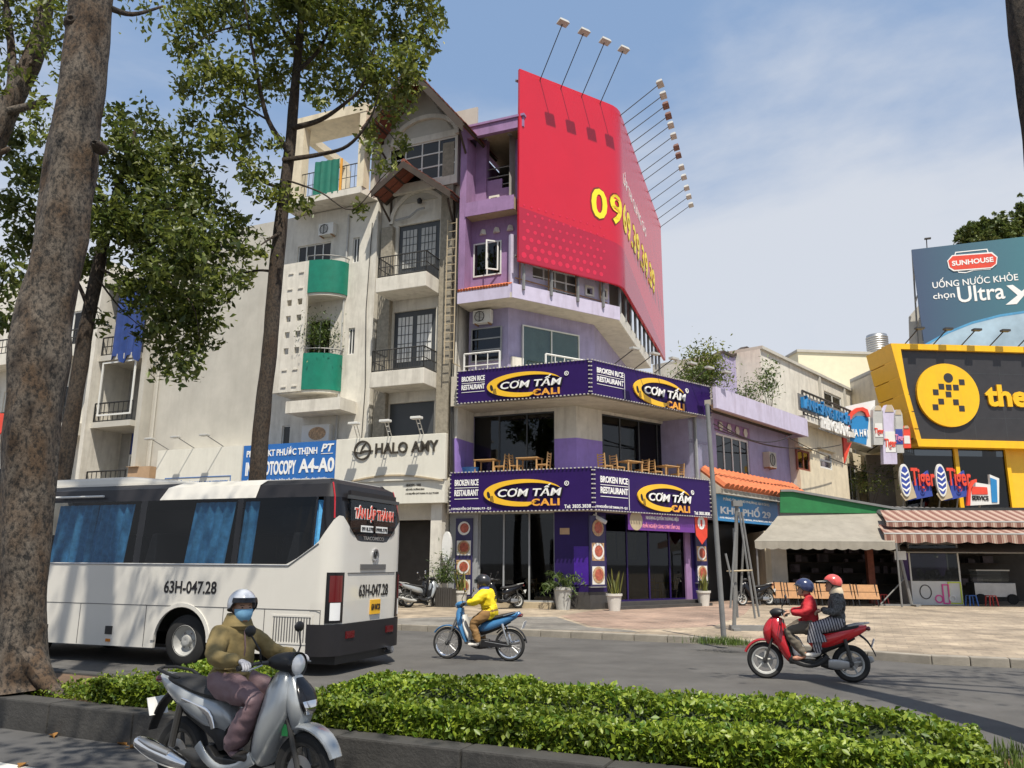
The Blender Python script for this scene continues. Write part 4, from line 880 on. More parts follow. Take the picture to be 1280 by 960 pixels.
def curved(tx0, ty0, ty1, rx, ry0, ry1, z0f):
    a = EL.sx(tx0, (ty0+ty1)/2, -1); b = EL.sx(rx, (ry0+ry1)/2, 0); z0 = EL.zz(tx0, ty1, -1); z1 = EL.zz(tx0, ty0, -1); n = 16
    pl = [(a + (b-a)*math.sin(math.pi/2*k/n), -1*math.cos(math.pi/2*k/n)) for k in range(n+1)]; pi_ = [(a + (b-.05-a)*math.sin(math.pi/2*k/n), -.95*math.cos(math.pi/2*k/n)) for k in range(n+1)]
    m = MB(EL); m.loft([[(pl[k][0], pl[k][1], z0), (pl[k][0], pl[k][1], z1), (pi_[k][0], pi_[k][1], z1), (pi_[k][0], pi_[k][1], z0)] for k in range(n+1)])
    o = m.build('balcony_panel', 'green_panel', h2, smooth=True)
    MB(EL).prism([(x, y) for x, y in [(EL.sx(344, ty1, -1), -.98)] + pi_ + [(EL.sx(344, ty1, -1), .0)]], z0-.12, z0+.02, 'z').build('balcony_slab', 'white_wall', h2)
    MB(EL).tube([(x, y, z1+.2) for x, y in pl], .025, 6).tube([(pl[0][0], pl[0][1], z1), (pl[0][0], pl[0][1], z1+.2)], .02, 6).tube([(pl[8][0], pl[8][1], z1), (pl[8][0], pl[8][1], z1+.2)], .02, 6).build('hand_rail', 'galv', h2)
curved(383, 326, 366, 435, 337, 374, 0); curved(373, 442, 487, 427, 449, 491, 0)
ps0, ps1 = EL.sx(344, 420, -1), EL.sx(381, 410, -1); pz0, pz1 = EL.zz(360, 490, -1), EL.zz(362, 330, -1)
hl = []
for i in range(2):
    for j in range(8):
        cx, cz = ps0+(ps1-ps0)*(.42+.36*i), pz0+(pz1-pz0)*(.06+.125*j); hl.append((cx-.13, cx+.13, cz-.14, cz+.14))
MB(EL).wall(ps0, ps1, pz0, pz1, hl[2:6] + hl[10:14], -1.02, -.9).build('perforated_screen', 'white_wall', h2)
for (a_, b_, c_, d_) in hl[:2]+hl[6:10]+hl[14:]: MB(EL).prism([(a_, c_), (b_, c_), (b_, c_+.05), (a_, c_+.05)], -1.06, -1.02).build('screen_ledge', 'white_wall', h2)
# roof terrace: slab, posts, deep top beam, green cloth
fz0, fz1 = EL.zz(412, 248, -1), EL.zz(412, 240, -1)
fs0, fs1 = EL.sx(352, 260, -1), EL.sx(451, 237, -1)
MB(EL).prism([(fs0, -1), (fs1, -1), (s1-.05, .0), (s1-.05, 6), (fs0, 6)], fz0, fz0+.3, 'z').build('terrace_slab', 'white_wall', h2)
zq0, zq1 = EL.zz(418, 148, -1), EL.zz(418, 137, -1)
MB(EL).box(fs0, fs1+.1, -1, .55, zq0, zq1).build('top_beam', 'cream_wall', h2)
MB(EL).box(fs0, fs0+.95, -.98, -.5, fz0+.3, zq0).build('post', 'cream_wall', h2); MB(EL).box(fs1-.25, fs1+.08, -.98, -.5, fz0+.3, zq0).build('post', 'cream_wall', h2)
MB(EL).box(fs0, fs0+.4, 3.2, 3.6, fz0+.3, zq0).build('post', 'cream_wall', h2); MB(EL).box(fs0, fs0+.35, .55, 3.6, zq0+.05, zq1-.02).build('side_beam', 'cream_wall', h2)
MB(EL).box(fs1+.08, s1-.02, -.4, 3, fz0+.3, zq0-1.2).build('stair_block', 'grey_wall', h2)
railing(EL, h2, [(fs0+.9, -.9), (fs1-.2, -.9)], fz0+.3, fz0+1.5, 'dark_metal', .22, .012, 1)
gc = thing('green_cloth', 'green tarpaulin sheet hung over the roof terrace railing', 'tarpaulin', EL.w(EL.sx(407, 220, -.95), -.97, fz0+.3))
m = MB(EL); P = PP(EL, [(394, 203), (425, 198), (423, 241), (391, 244)], -.97); n = 14; rings = []
for k in range(n+1):
    t = k/n; y = -.97-.03*math.sin(k*1.9); rings.append([(P[0][0]+(P[1][0]-P[0][0])*t, y, P[0][1]+(P[1][1]-P[0][1])*t), (P[0][0]+(P[1][0]-P[0][0])*t, y+.012, P[0][1]+(P[1][1]-P[0][1])*t), (P[3][0]+(P[2][0]-P[3][0])*t, y-.02+.012, P[3][1]+(P[2][1]-P[3][1])*t), (P[3][0]+(P[2][0]-P[3][0])*t, y-.02, P[3][1]+(P[2][1]-P[3][1])*t)])
m.loft(rings).build('cloth', 'green_cloth', gc, smooth=True)
MB(EL).box(P[1][0]+.02, P[1][0]+.12, -.96, -.9, fz0+.3, P[1][1]).build('edge_board', 'logo_orange', gc)
air_con(EL, EL.sx(412, 288, 0), 0, EL.zz(412, 296, 0), 'white air conditioner high on the wall under the roof terrace')
cs = EL.rect(357, 499, 425, 514, -1.2); MB(EL).box(cs[0], cs[1], -1.2, .0, cs[2], cs[3]).build('canopy_slab', 'white_wall', h2)
lz = EL.rect(377, 531, 411, 553, -.3); t = thing('poster_panel', 'pale printed panel with a brown blurred picture above the blue sign', 'panel', EL.w((lz[0]+lz[1])/2, -.3, lz[2]))
MB(EL).box(lz[0], lz[1], -.3, .0, lz[2], lz[3]).build('board', 'white_pvc', t); MB(EL).prism(ell((lz[0]+lz[1])/2+.1, (lz[2]+lz[3])/2, .45, .28, 0, 6.283, 20), -.306, -.3).build('picture_print', 'food_mix', t)
# blue copy shop sign
sg = thing('shop_sign', 'blue copy shop sign with white lettering partly behind the slim tree trunk', 'shop sign', EL.w(EL.sx(365, 580, -.8), -.8, 4))
b_ = (EL.sx(303, 583, -.8), EL.sx(422, 575, -.8), EL.zz(400, 604, -.8), EL.zz(400, 551.5, -.8)); MB(EL).box(b_[0], b_[1], -.8, -.65, b_[2], b_[3]).build('panel', 'blue_sign', sg)
hh = b_[3]-b_[2]; wd = b_[1]-b_[0]
m = MB(EL); text(m, 'PHOTO KT PHƯỚC THỊNH', (b_[0]+wd*.04, b_[0]+wd*.79, b_[3]-hh*.34, b_[3]-hh*.08), -.8, .02, .02); text(m, 'IN - PHOTOCOPY', (b_[0]+wd*.04, b_[0]+wd*.58, b_[3]-hh*.76, b_[3]-hh*.42), -.8, .02, .03)
text(m, 'A4-A0', (b_[0]+wd*.61, b_[0]+wd*.97, b_[3]-hh*.74, b_[3]-hh*.40), -.8, .02, .03)
text(m, '- Scan màu, in màu, in bản vẽ, đóng cuốn, ép plastic', (b_[0]+wd*.04, b_[0]+wd*.9, b_[3]-hh*.93, b_[3]-hh*.83), -.8, .01, .015); m.build('lettering', 'letter_white', sg, recalc=False)
m = MB(EL); text(m, 'PT', (b_[0]+wd*.83, b_[0]+wd*.96, b_[3]-hh*.26, b_[3]-hh*.07), -.8, .02, .03, .25); m.box(b_[0]+wd*.83, b_[0]+wd*.95, -.815, -.8, b_[3]-hh*.31, b_[3]-hh*.295); m.build('emblem', 'letter_white', sg, recalc=False)
MB(EL).box(b_[0]+.3, b_[0]+.36, -.65, 0, b_[2]+.4, b_[2]+.46).build('bracket', 'dark_metal', sg)
# ------------------------------------------------------------------ blank grey-white building with white sign
c0_ = EL.sx(196, 450, .5); h3 = thing('blank_building', 'tall blank grey-white wall building between dark narrow house and green balconies', 'building', EL.w((c0_+bB)/2, .5, .15))
zt3 = EL.zz(300, 285, .5)
MB(EL).wall(c0_, bB-.03, .15, zt3, [(c0_+.6, bB-.6, .15, 3.3)], .5, .7).build('front_wall', 'grey_wall', h3)
MB(EL).box(c0_, c0_+.2, .7, 9, .15, zt3).box(bB-.23, bB-.03, .7, 9, .15, zt3).build('side_wall', 'grey_wall', h3); MB(EL).box(c0_, bB-.03, .7, 9, zt3-.2, zt3+.0).build('roof_slab', 'grey_wall', h3)
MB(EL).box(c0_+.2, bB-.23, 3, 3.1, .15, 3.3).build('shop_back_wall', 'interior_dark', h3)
sg = thing('shop_sign', 'plain white sign board with a small framed line of lettering, left of the blue sign', 'shop sign', EL.w(EL.sx(250, 585, -.5), -.5, 4))
b_ = (EL.sx(195, 590, -.5), EL.sx(302, 580, -.5), EL.zz(250, 618, -.5), EL.zz(250, 560, -.5)); MB(EL).box(b_[0], b_[1], -.5, .5, b_[2], b_[3]).build('panel', 'sign_ivory', sg)
q = EL.rect(206, 596, 288, 609, -.5); MB(EL).wall(q[0], q[1], q[2], q[3], [(q[0]+.03, q[1]-.03, q[2]+.03, q[3]-.03)], -.52, -.5).build('frame_line', 'blue_sign', sg)
m = MB(EL); text(m, '110 NGUYỄN CHÍ THANH - BV PHOTOCOPY', (q[0]+.15, q[1]-.15, q[2]+.12, q[3]-.12), -.5, .012, .015); m.build('lettering', 'blue_sign', sg, recalc=False)
for k, (x, lb) in enumerate(((213, 'leftmost grey arm lamp above the plain white sign'), (245, 'middle grey arm lamp above the plain white sign'), (281, 'rightmost grey arm lamp above the plain white sign'))):
    sb = EL.sx(x, 560, -.4); t = thing('sign_lamp', lb, 'lamp', EL.w(sb, -.4, b_[3]), 'grey lamps over the white sign')
    MB(EL).tube([(sb, -.4, b_[3]-.02), (sb-.35, -1.2, b_[3]+.42)], .02, 6).build('lamp_arm', 'galv', t); MB(EL).box(sb-.6, sb-.2, -1.4, -1.15, b_[3]+.38, b_[3]+.47).build('lamp_head', 'lamp_grey', t, bev=.02)
# ------------------------------------------------------------------ dark narrow house
n0, n1 = EL.sx(128, 500, .3), c0_-.02; h4 = thing('narrow_house', 'dark narrow house with recessed balconies and blue painted door wall behind the bus', 'building', EL.w((n0+n1)/2, .3, .15))
zt4 = EL.zz(165, 330, .3)
MB(EL).box(n0, n0+.25, -.7, 9, .15, zt4).build('side_wall', 'white_wall', h4); MB(EL).box(n1-.3, n1, -.1, 9, .15, zt4).build('side_wall', 'grey_wall', h4); MB(EL).box(n0, n1, 8.8, 9, .15, zt4).build('back_wall', 'grey_wall', h4)
zl = [EL.zz(165, y, -.4) for y in (612, 524, 440, 345)]
for k, z in enumerate(zl): MB(EL).box(n0+.25, n1-.3, -.4, 8.8, z-.28, z).build('floor_slab', 'grey_wall', h4)
win(EL, h4, (n0+.9, n1-.35, zl[0], zl[0]+2.0), 1.5, 3, 1, 'frame_white', 'glass_dark', .1, name='door'); MB(EL).box(n0+.25, n0+.9, 1.5, 1.6, zl[0], zl[1]-.28).build('door_wall', 'dim_wall', h4)
MB(EL).box(n0+.9, n1-.3, 1.55, 1.65, zl[0]+2.0, zl[1]-.28).build('door_wall', 'blue_wall', h4)
MB(EL).box(n0+.25, n1-.3, 1.6, 1.7, zl[1], zl[2]-.28).build('room_wall', 'dim_wall', h4); MB(EL).box(n0+.25, n1-.3, 1.6, 1.7, zl[2], zl[3]-.28).build('room_wall', 'dim_wall', h4)
for k in range(3): railing(EL, h4, [(n0+.3, -.3), (n1-.35, -.3)], zl[k], zl[k]+.95, 'black', .3, .02, 1)
MB(EL).wall(n0+.5, n1-.4, zl[1]+.3, zl[2]-.35, [(n0+.58, n1-.48, zl[1]+.38, zl[2]-.43)], -.36, -.3).build('balcony_frame', 'frame_white', h4)
bt = thing('blue_tarpaulin', 'crumpled blue tarpaulin hanging on the upper balcony behind tree leaves', 'tarpaulin', EL.w(n1-1, -.5, zl[2]))
m = MB(EL); rings = []
for k in range(13):
    t = k/12; x = n1-2.0+1.9*t; rings.append([(x, -.45-.08*math.sin(k*2.1), zl[2]-.3+.2*math.sin(k)), (x, -.40-.08*math.sin(k*2.1), zl[2]-.3+.2*math.sin(k)), (x+.05, -.38-.05*math.sin(k*1.3), zl[3]-.2), (x+.05, -.43-.05*math.sin(k*1.3), zl[3]-.2)])
m.loft(rings).build('cloth', 'blue_cloth', bt, smooth=True)
cb = EL.rect(158, 583, 185, 601, -.35); t = thing('cardboard_box', 'tan cardboard box standing on the narrow house balcony above the bus roof', 'box', EL.w((cb[0]+cb[1])/2, -.1, zl[0]))
MB(EL).box(cb[0], cb[1], -.28, .2, zl[0], cb[3]).build('box_body', 'cardboard', t); MB(EL).box(cb[0]-.02, (cb[0]+cb[1])/2, -.4, -.28, cb[3]-.01, cb[3]+.01).build('flap', 'cardboard', t)
# ------------------------------------------------------------------ white building at the left edge
w0, w1 = EL.sx(-70, 520, .2), n0-.03; h5 = thing('white_building', 'white building with balcony strips at the left edge behind the big trunk', 'building', EL.w((w0+w1)/2, .2, .15))
zt5 = EL.zz(60, 345, .2); ho = []
zz5 = [3.9, 8.0, 12.0]
for z in zz5:
    for k in range(3): a_ = w0+1.2+k*(w1-w0-1.4)/3; ho.append((a_, a_+2.0, z+.3, z+2.6))
MB(EL).wall(w0, w1, .15, zt5, ho, .2, .4).build('front_wall', 'white_wall', h5); MB(EL).box(w0, w1, .4, 9, zt5-.2, zt5).build('roof_slab', 'white_wall', h5)
MB(EL).box(w0, w0+.2, .4, 9, .15, zt5-.2).build('side_wall', 'white_wall', h5); MB(EL).box(w1-.2, w1, .4, 9, .15, zt5-.2).build('side_wall', 'white_wall', h5); MB(EL).box(w0, w1, 5, 5.2, .15, zt5-.2).build('room_wall', 'interior', h5)
for b in ho: win(EL, h5, b, .27, 2, 1, 'frame_white', 'glass_dark', .08)
for z in zz5:
    MB(EL).box(w0, w1-.4, -.9, .2, z-.25, z+.35).build('balcony', 'white_wall', h5); railing(EL, h5, [(w0+.1, -.8), (w1-.5, -.8)], z+.35, z+1.15, 'dark_metal', .3, .02, 1)
rs = MB(EL).lathe([(.0, -.08), (.55, -.08), (.55, .0), (.0, .0)], (EL.sx(0, 530, -1.2), -1.2, EL.zz(0, 530, -1.2)), 24, 'y'); t = thing('round_sign', 'red round sign at the left edge of the picture', 'sign', EL.w(EL.sx(0, 530, -1.2), -1.2, EL.zz(0, 530, -1.2)-.5)); rs.build('disc', 'red_print', t); MB(EL).box(EL.sx(0, 530, -1.2)-.05, EL.sx(0, 530, -1.2)+.05, -1.18, -.9, EL.zz(0, 530, -1.2)-.05, EL.zz(0, 530, -1.2)+.05).build('bracket', 'dark_metal', t)
# ================================================================== side street row to the right
F2 = Frame(ER.w(sR+.05, .0), R_(49))
def fpoly(fr, pts, y0, y1, m, nm, parent): return MB(fr).prism(PP(fr, pts, y0), y0, y1).build(nm, m, parent)
lA = 0.0; lB = F2.sx(986, 560)
h6 = thing('lilac_house', 'low lilac house with white window and orange tile pent right of the restaurant', 'building', F2.w(lB/2, 0, .15))
zr = F2.zz(935, 516, -.9); zs = F2.zz(930, 545)
print('lilac', lB, zr)
wb = F2.rect(896, 546, 937, 592)
MB(F2).wall(lA, lB, 3.6, zr, [wb], 0, .2).build('front_wall', 'lilac_wall', h6)
MB(F2).box(lA, lA+.2, .2, 8, .15, zr).build('side_wall', 'lilac_wall', h6); MB(F2).box(lB-.2, lB, .2, 8, .15, zr).build('side_wall', 'grey_wall', h6); MB(F2).box(lA+.2, lB-.2, 6, 6.2, .15, zr).build('room_wall', 'interior_dark', h6)
win(F2, h6, wb, .05, 4, 1, 'frame_white', 'glass_dark', .09)
for k in range(4):
    q = wb[0]+(wb[1]-wb[0])*(k+.5)/4; MB(F2).lathe([(.0, -.06), (.22, -.06), (.14, .0)], (q, -.0, wb[3]+.32), 6, 'y').build('ornament_block', 'white_wall', h6)
MB(F2).box(wb[0]-.1, wb[1]+.1, -.012, 0, wb[3]+.05, wb[3]+.6).build('ornament_band', 'purple_wall', h6)
MB(F2).box(lA, lB, -.9, 0, zr-.12, zr+.1).build('canopy_slab', 'soffit', h6)
pz0, pz1 = F2.zz(935, 522, -1.1), F2.zz(935, 497.5, -1.1)
MB(F2).box(lA-.1, lB-.1, -1.1, -.95, pz0, pz1).build('parapet', 'lilac_pale', h6); MB(F2).box(lB-.25, lB-.1, -.95, 5, pz0, pz1).build('parapet', 'lilac_pale', h6)
MB(F2).box(lA, lB, -.5, 7.8, zr+.1, zr+.3).build('roof_slab', 'grey_wall', h6)
MB(F2).box(lA, lB-.2, -.3, -.2, zr+.3, pz0+.1).build('shade_strip', 'interior_dark', h6)  # dark strip standing in for the shade between slab and parapet
gy = 3.5; gp = PP(F2, [(893, 480), (893, 448), (903, 441), (915, 447), (932, 436), (950, 446), (950, 500)], gy); gp[0] = (gp[0][0], zr+.3); gp[-1] = (gp[-1][0], zr+.3)
MB(F2).prism(gp, gy, gy+.2).build('gable_parapet', 'lilac_wall', h6)
for (a_, b_) in zip(gp[1:-2], gp[2:-1]): MB(F2).prism([a_, b_, (b_[0], b_[1]+.14), (a_[0], a_[1]+.14)], gy-.1, gy+.3).build('parapet_coping', 'wood_dark', h6)
# tile pent
tz0, tz1 = F2.zz(935, 615, -1.0), F2.zz(920, 595, 0.0); ta, tb = lA+.3, lB-.1; n = 22
for k in range(n):
    a_ = ta+(tb-ta)*k/n; w_ = (tb-ta)/n; MB(F2).tube([(a_+w_/2, -1.05, tz0+.05), (a_+w_/2, -.02, tz1)], w_*.5, 8).build('pent_tile', 'tile_orange', h6)
MB(F2).box(ta, tb, -1.0, -.9, tz0-.22, tz0).build('pent_fascia', 'white_wall', h6); MB(F2).prism([(-1.0, tz0-.03), (0, tz1-.1), (0, tz0-.2), (-1.0, tz0-.2)], ta, tb, 'x').build('pent_soffit', 'soffit', h6)
air_con(F2, F2.sx(958, 577), .0, F2.zz(958, 585), 'beige air conditioner on the lilac wall above the orange tiles', .8, .75, .35, mt='soffit')
sg = thing('street_sign', 'blue neighbourhood sign with white lettering under the orange tile pent', 'sign', F2.w(F2.sx(935, 638, -.6), -.6, 3))
q = F2.rect(896, 622, 972, 654, -.6); MB(F2).box(q[0], q[1], -.6, -.5, q[2], q[3]).build('panel', 'blue_sign2', sg); hh = q[3]-q[2]; wd = q[1]-q[0]
m = MB(F2); text(m, 'KHU PHỐ 29', (q[0]+wd*.05, q[0]+wd*.86, q[2]+hh*.26, q[2]+hh*.68), -.6, .02, .03); text(m, 'ĐẢNG ỦY - UBND PHƯỜNG AN ĐÔNG', (q[0]+wd*.1, q[0]+wd*.85, q[2]+hh*.77, q[2]+hh*.90), -.6, .01, .02)
text(m, '110 NGUYỄN CHÍ THANH, PHƯỜNG AN ĐÔNG', (q[0]+wd*.04, q[0]+wd*.95, q[2]+hh*.08, q[2]+hh*.2), -.6, .01, .02); m.build('lettering', 'letter_white', sg, recalc=False)
MB(F2).box(q[0]+.5, q[0]+.56, -.5, 0, q[2]+.9, q[2]+.96).build('bracket', 'dark_metal', sg)
MB(F2).box(lA+.2, lB, 1.5, 1.6, .15, 3.6).build('shop_shutter', 'frame_dark', h6)
MB(F2).box(lB-1.4, lB-.1, -.0, .25, .15, 3.6).build('shop_pier', 'grey_wall', h6)
# ------------------------------------------------------------------ cream house with signs
cA, cM, cB = lB+.02, F2.sx(1048, 580), F2.sx(1136, 580)
h7 = thing('cream_house', 'weathered cream and white house with crowded advertising signs behind the green awning', 'building', F2.w((cA+cB)/2, 0, .15))
print('cream', cA, cM, cB)
zc1 = F2.zz(1018, 535, -.5); zc0 = 3.6
w1_, w2_ = F2.rect(998, 563, 1013, 588, -.5), F2.rect(1025, 566, 1040, 586, -.5)
MB(F2).wall(cA, cM, zc0, zc1, [w1_, w2_], -.5, -.3).build('front_wall', 'cream_wall', h7); MB(F2).box(cA, cA+.2, -.3, 8, .15, zc1).build('side_wall', 'white_wall', h7)
MB(F2).box(cA, cM, 2.5, 2.6, zc0, zc1).build('room_wall', 'interior_dark', h7)
win(F2, h7, w1_, -.45, 2, 1, 'tile_brown', 'glass_dark', .1); win(F2, h7, w2_, -.48, 1, 2, 'frame_white', 'glass_clear', .09)
MB(F2).box(cA, cM, -.56, -.5, zc0+.3, zc0+.42).build('string_course', 'cream_wall', h7)
for b_ in (w1_, w2_): MB(F2).box(b_[0]-.25, b_[1]+.25, -.7, -.5, b_[3]+.08, b_[3]+.18).build('window_hood', 'cream_wall', h7)
MB(F2).box(cA-.1, cB, -1.0, .6, zc1, zc1+.3).build('balcony_slab', 'white_wall', h7)
MB(F2).wall(cM, cB, zc0, zc1, [(cM+1.2, cM+3.0, zc0+.1, zc1-.8), (cM+5, cM+7, zc0+.5, zc1-.8)], 1.2, 1.4).build('recessed_wall', 'cream_wall', h7); MB(F2).box(cM, cB, 4, 4.1, zc0, zc1).build('room_wall', 'interior_dark', h7)
for a_ in (cM+1.2, cM+5): win(F2, h7, (a_, a_+1.8, zc0+.1, zc1-.8), 1.25, 2, 1, 'frame_white', 'glass_dark', .1)
railing(F2, h7, [(cM+.2, -.4), (cB-.5, -.4)], zc0, zc0+1.2, 'white_pvc', .3, .04, 1)
MB(F2).box(cA, cB, -.6, 1.2, zc0-.25, zc0).build('floor_slab', 'grey_wall', h7)
railing(F2, h7, [(cA, -.9), (cB-2, -.9)], zc1+.3, zc1+1.6, 'dark_metal', .5, .03, 1)
uy = 2.0; zc2a = F2.zz(960, 452, uy); zc2 = F2.zz(1030, 474, uy)
uw = F2.rect(1031, 493, 1052, 516, uy); uA = F2.sx(952, 470, uy); uB = F2.sx(1106, 500, uy)
MB(F2).wall(uA, uB, zc1+.3, zc2, [uw], uy, uy+.2).build('upper_wall', 'white_wall', h7); win(F2, h7, uw, uy+.05, 2, 1, 'frame_white', 'glass_dark', .12)
MB(F2).box(uA, uB, uy-.15, uy+7, zc2, zc2+.18).build('roof_slab', 'grey_wall', h7); MB(F2).box(uA, uA+.2, uy+.2, uy+7, zr, zc2).build('side_wall', 'white_wall', h7); MB(F2).box(uA, uB, uy+3, uy+3.1, zc1, zc2).build('room_wall', 'interior_dark', h7)
for xx in (1024, 1054): a_ = F2.sx(xx, 490, uy); MB(F2).box(a_-.12, a_+.12, uy-.12, uy, zc1+.3, zc2).build('pilaster', 'grey_wall', h7)
# signs of the cream house
sg = thing('shop_sign', 'bright blue cut-out letter sign on the cream house balcony', 'shop sign', F2.w(F2.sx(1030, 515, -1), -1, zc1))
a_, b_ = F2.sx(1000, 508, -1.0), F2.sx(1058, 518, -1.0); zt_, zb_ = F2.zz(1029, 504, -1), F2.zz(1029, 521, -1)
m = MB(F2); text(m, 'LÀNH SẢNG KHOÁI', (a_, b_, zb_, zt_), -1.05, .15, .02); m.build('lettering', 'blue_sign2', sg, recalc=False); MB(F2).box(a_-.1, b_+.1, -1.0, -.95, zb_-.1, zt_).build('back_panel', 'galv', sg)
sg = thing('shop_sign', 'white cut-out letter sign below the blue letters on the cream house', 'shop sign', F2.w(F2.sx(1040, 535, -1), -1, zc1))
a_, b_ = F2.sx(1022, 530, -1.0), F2.sx(1058, 540, -1.0); zt_, zb_ = F2.zz(1040, 524, -1), F2.zz(1040, 541, -1)
m = MB(F2); text(m, 'THIÊN CHƯƠNG', (a_, b_, zb_, zt_), -1.1, .1, .02); m.build('lettering', 'letter_white', sg, recalc=False); MB(F2).box(a_-.1, b_+.1, -1.1, -1.05, zb_-.08, zb_).build('rail', 'galv', sg)
SF = Frame(F2.w(F2.sx(1075, 540, -1.2), -1.2), R_(14))
sg = thing('shop_sign', 'sky blue panel sign with orange arch and arrow on the cream house', 'shop sign', SF.w(0, 0, zc1))
fpoly(SF, [(1057, 549), (1057, 508), (1094, 500), (1091, 560)], 0, .2, 'white_pvc', 'back_panel', sg); fpoly(SF, [(1063, 551), (1062, 527), (1070, 520), (1082, 520), (1086, 524), (1083, 556)], -.02, 0, 'blue_sign2', 'panel', sg)
o_ = [(1057, 536), (1058, 524), (1063, 515), (1070, 510), (1078, 509), (1084, 512), (1087, 521)]; i_ = [(1061, 534), (1062, 526), (1066, 519), (1072, 514.5), (1077, 513.5), (1081, 516), (1083, 521)]
MB(SF).strip(PP(SF, o_, -.1), PP(SF, i_, -.1), -.15, -.02).build('orange_arch', 'logo_orange' if False else 'red_print', sg); fpoly(SF, [(1054, 546), (1058, 545), (1059, 553), (1064.5, 553), (1056, 579)], -.15, -.02, 'red_print', 'orange_arrow', sg)
m = MB(SF); P = PP(SF, [(1063, 541), (1084, 536)], -.02); text(m, 'BIA HƠI', (P[0][0], P[1][0], P[0][1]-.2, P[1][1]), -.03, .03, .02); m.build('lettering', 'letter_white', sg, recalc=False)
def bottle_sign(pts, label, mt, band, txt, tm, tb):
    (x0, y0, x1, y1) = pts; t = thing('bottle_sign', label, 'advertising sign', SF.w(SF.sx((x0+x1)/2, y1), 0, SF.zz((x0+x1)/2, y1)), 'upright beer signs on the cream house')
    w_ = x1-x0; h_ = y1-y0
    fpoly(SF, [(x0+w_*.1, y1), (x1+w_*.1, y1), (x1, y0+h_*.3), (x1-w_*.1, y0+h_*.1), (x1-w_*.3, y0), (x0+w_*.3, y0), (x0+w_*.05, y0+h_*.1), (x0, y0+h_*.3)], -.25, .0, mt, 'panel', t)
    fpoly(SF, [(x0+w_*.2, y0+h_*.45), (x1-w_*.1, y0+h_*.45), (x1, y0+h_*.8), (x0+w_*.25, y0+h_*.8)], -.27, -.25, band, 'label_print', t)
    fpoly(SF, [(x0+w_*.35, y0), (x1-w_*.3, y0), (x1-w_*.15, y0+h_*.12), (x0+w_*.2, y0+h_*.12)], -.28, -.25, 'soffit_tan', 'foam_print', t)
    if txt:
        P = PP(SF, [(x0+w_*.2, y0+h_*.75), (x1, y0+h_*.58)], -.27); m = MB(SF); text(m, txt, (P[0][0], P[1][0], P[0][1], P[1][1]), -.27, .03, .02, .1); m.build('lettering', tm, t, recalc=False)
    MB(SF).tube([(SF.sx((x0+x1)/2, y1), -.1, SF.zz((x0+x1)/2, y1)), (SF.sx((x0+x1)/2, y1), 1.0, SF.zz((x0+x1)/2, y1)-.3)], .04, 6).build('bracket', 'dark_metal', t)
bottle_sign((1091, 507, 1104, 556), 'leftmost silver upright beer sign next to the sky blue panel', 'lamp_grey', 'frame_white', 'Tiger', 'red_print', 0)
bottle_sign((1103, 506, 1120, 580), 'tallest silver upright beer sign with red script', 'lilac_pale', 'frame_white', 'Tiger', 'red_print', 0)
bottle_sign((1117, 512, 1129, 566), 'upright beer sign with navy label right of the tallest one', 'lamp_grey', 'blue_wall', 'Tiger', 'pink', 0)
bottle_sign((1128, 532, 1138, 560), 'small red upright sign at the right end of the beer signs', 'red_print', 'frame_white', '', '', 0)
SG = Frame(F2.w(F2.sx(1120, 620, -3.0), -3.0), R_(12))
def tiger(x, lb):
    t = thing('beer_sign', lb, 'advertising sign', SG.w(SG.sx(x+20, 640), 0, SG.zz(x+20, 640)), 'round tiger beer signs on the awning roof')
    fpoly(SG, [(x+4, 613), (x+36, 588), (x+42, 620), (x+12, 626)], .0, .12, 'blue_wall', 'panel', t)
    c = SG.px(x+6, 600.5); MB(SG).prism(ell(c[0], c[1], SG.sx(x+12.5, 600)-c[0], SG.zz(x, 580)-c[1], 0, 6.283, 24), -.12, .0).build('oval', 'frame_white', t); MB(SG).prism(ell(c[0], c[1], (SG.sx(x+12.5, 600)-c[0])*.8, (SG.zz(x, 580)-c[1])*.85, 0, 6.283, 24), -.13, -.12).build('oval_print', 'blue_wall', t)
    m = MB(SG)
    for k in range(4): m.strip([(c[0]-.25, c[1]+.5-k*.3), (c[0], c[1]+.38-k*.3), (c[0]+.25, c[1]+.55-k*.3)], [(c[0]-.25, c[1]+.42-k*.3), (c[0], c[1]+.26-k*.3), (c[0]+.25, c[1]+.47-k*.3)], -.14, -.13)
    m.build('stripe_print', 'letter_white', t)
    fpoly(SG, [(x+2, 618), (x+14, 598), (x+22, 622), (x+8, 626)], -.05, .0, 'soffit_tan', 'base_print', t)
    m = MB(SG); P = PP(SG, [(x+15, 614), (x+41, 586)]); text(m, 'Tiger', (P[0][0], P[1][0], P[0][1], P[1][1]), -.08, .06, .02); m.build('lettering', 'red_print', t, recalc=False)
    for dx in (8, 30): s_ = SG.sx(x+dx, 620); MB(SG).tube([(s_, .12, SG.zz(x, 622)), (s_, .5, SG.zz(x, 648))], .04, 6).build('strut', 'galv', t)
tiger(1124, 'left beer sign with striped oval and red-orange script above the green awning'); tiger(1169, 'right beer sign with striped oval and red-orange script above the brown awning')
t = thing('shop_sign', 'small white sign with red block and orange arch above the brown awning', 'shop sign', SG.w(SG.sx(1225, 630), 0, SG.zz(1225, 632)))
fpoly(SG, [(1210, 632), (1214, 602), (1238, 606), (1237, 593), (1249, 598), (1249, 630)], .0, .15, 'white_pvc', 'panel', t); fpoly(SG, [(1215, 618), (1214, 608), (1234, 609), (1235, 618)], -.03, 0, 'red_print', 'red_block', t); fpoly(SG, [(1240, 628), (1238, 597), (1246, 600), (1247, 628)], -.03, 0, 'blue_sign2', 'blue_block', t)
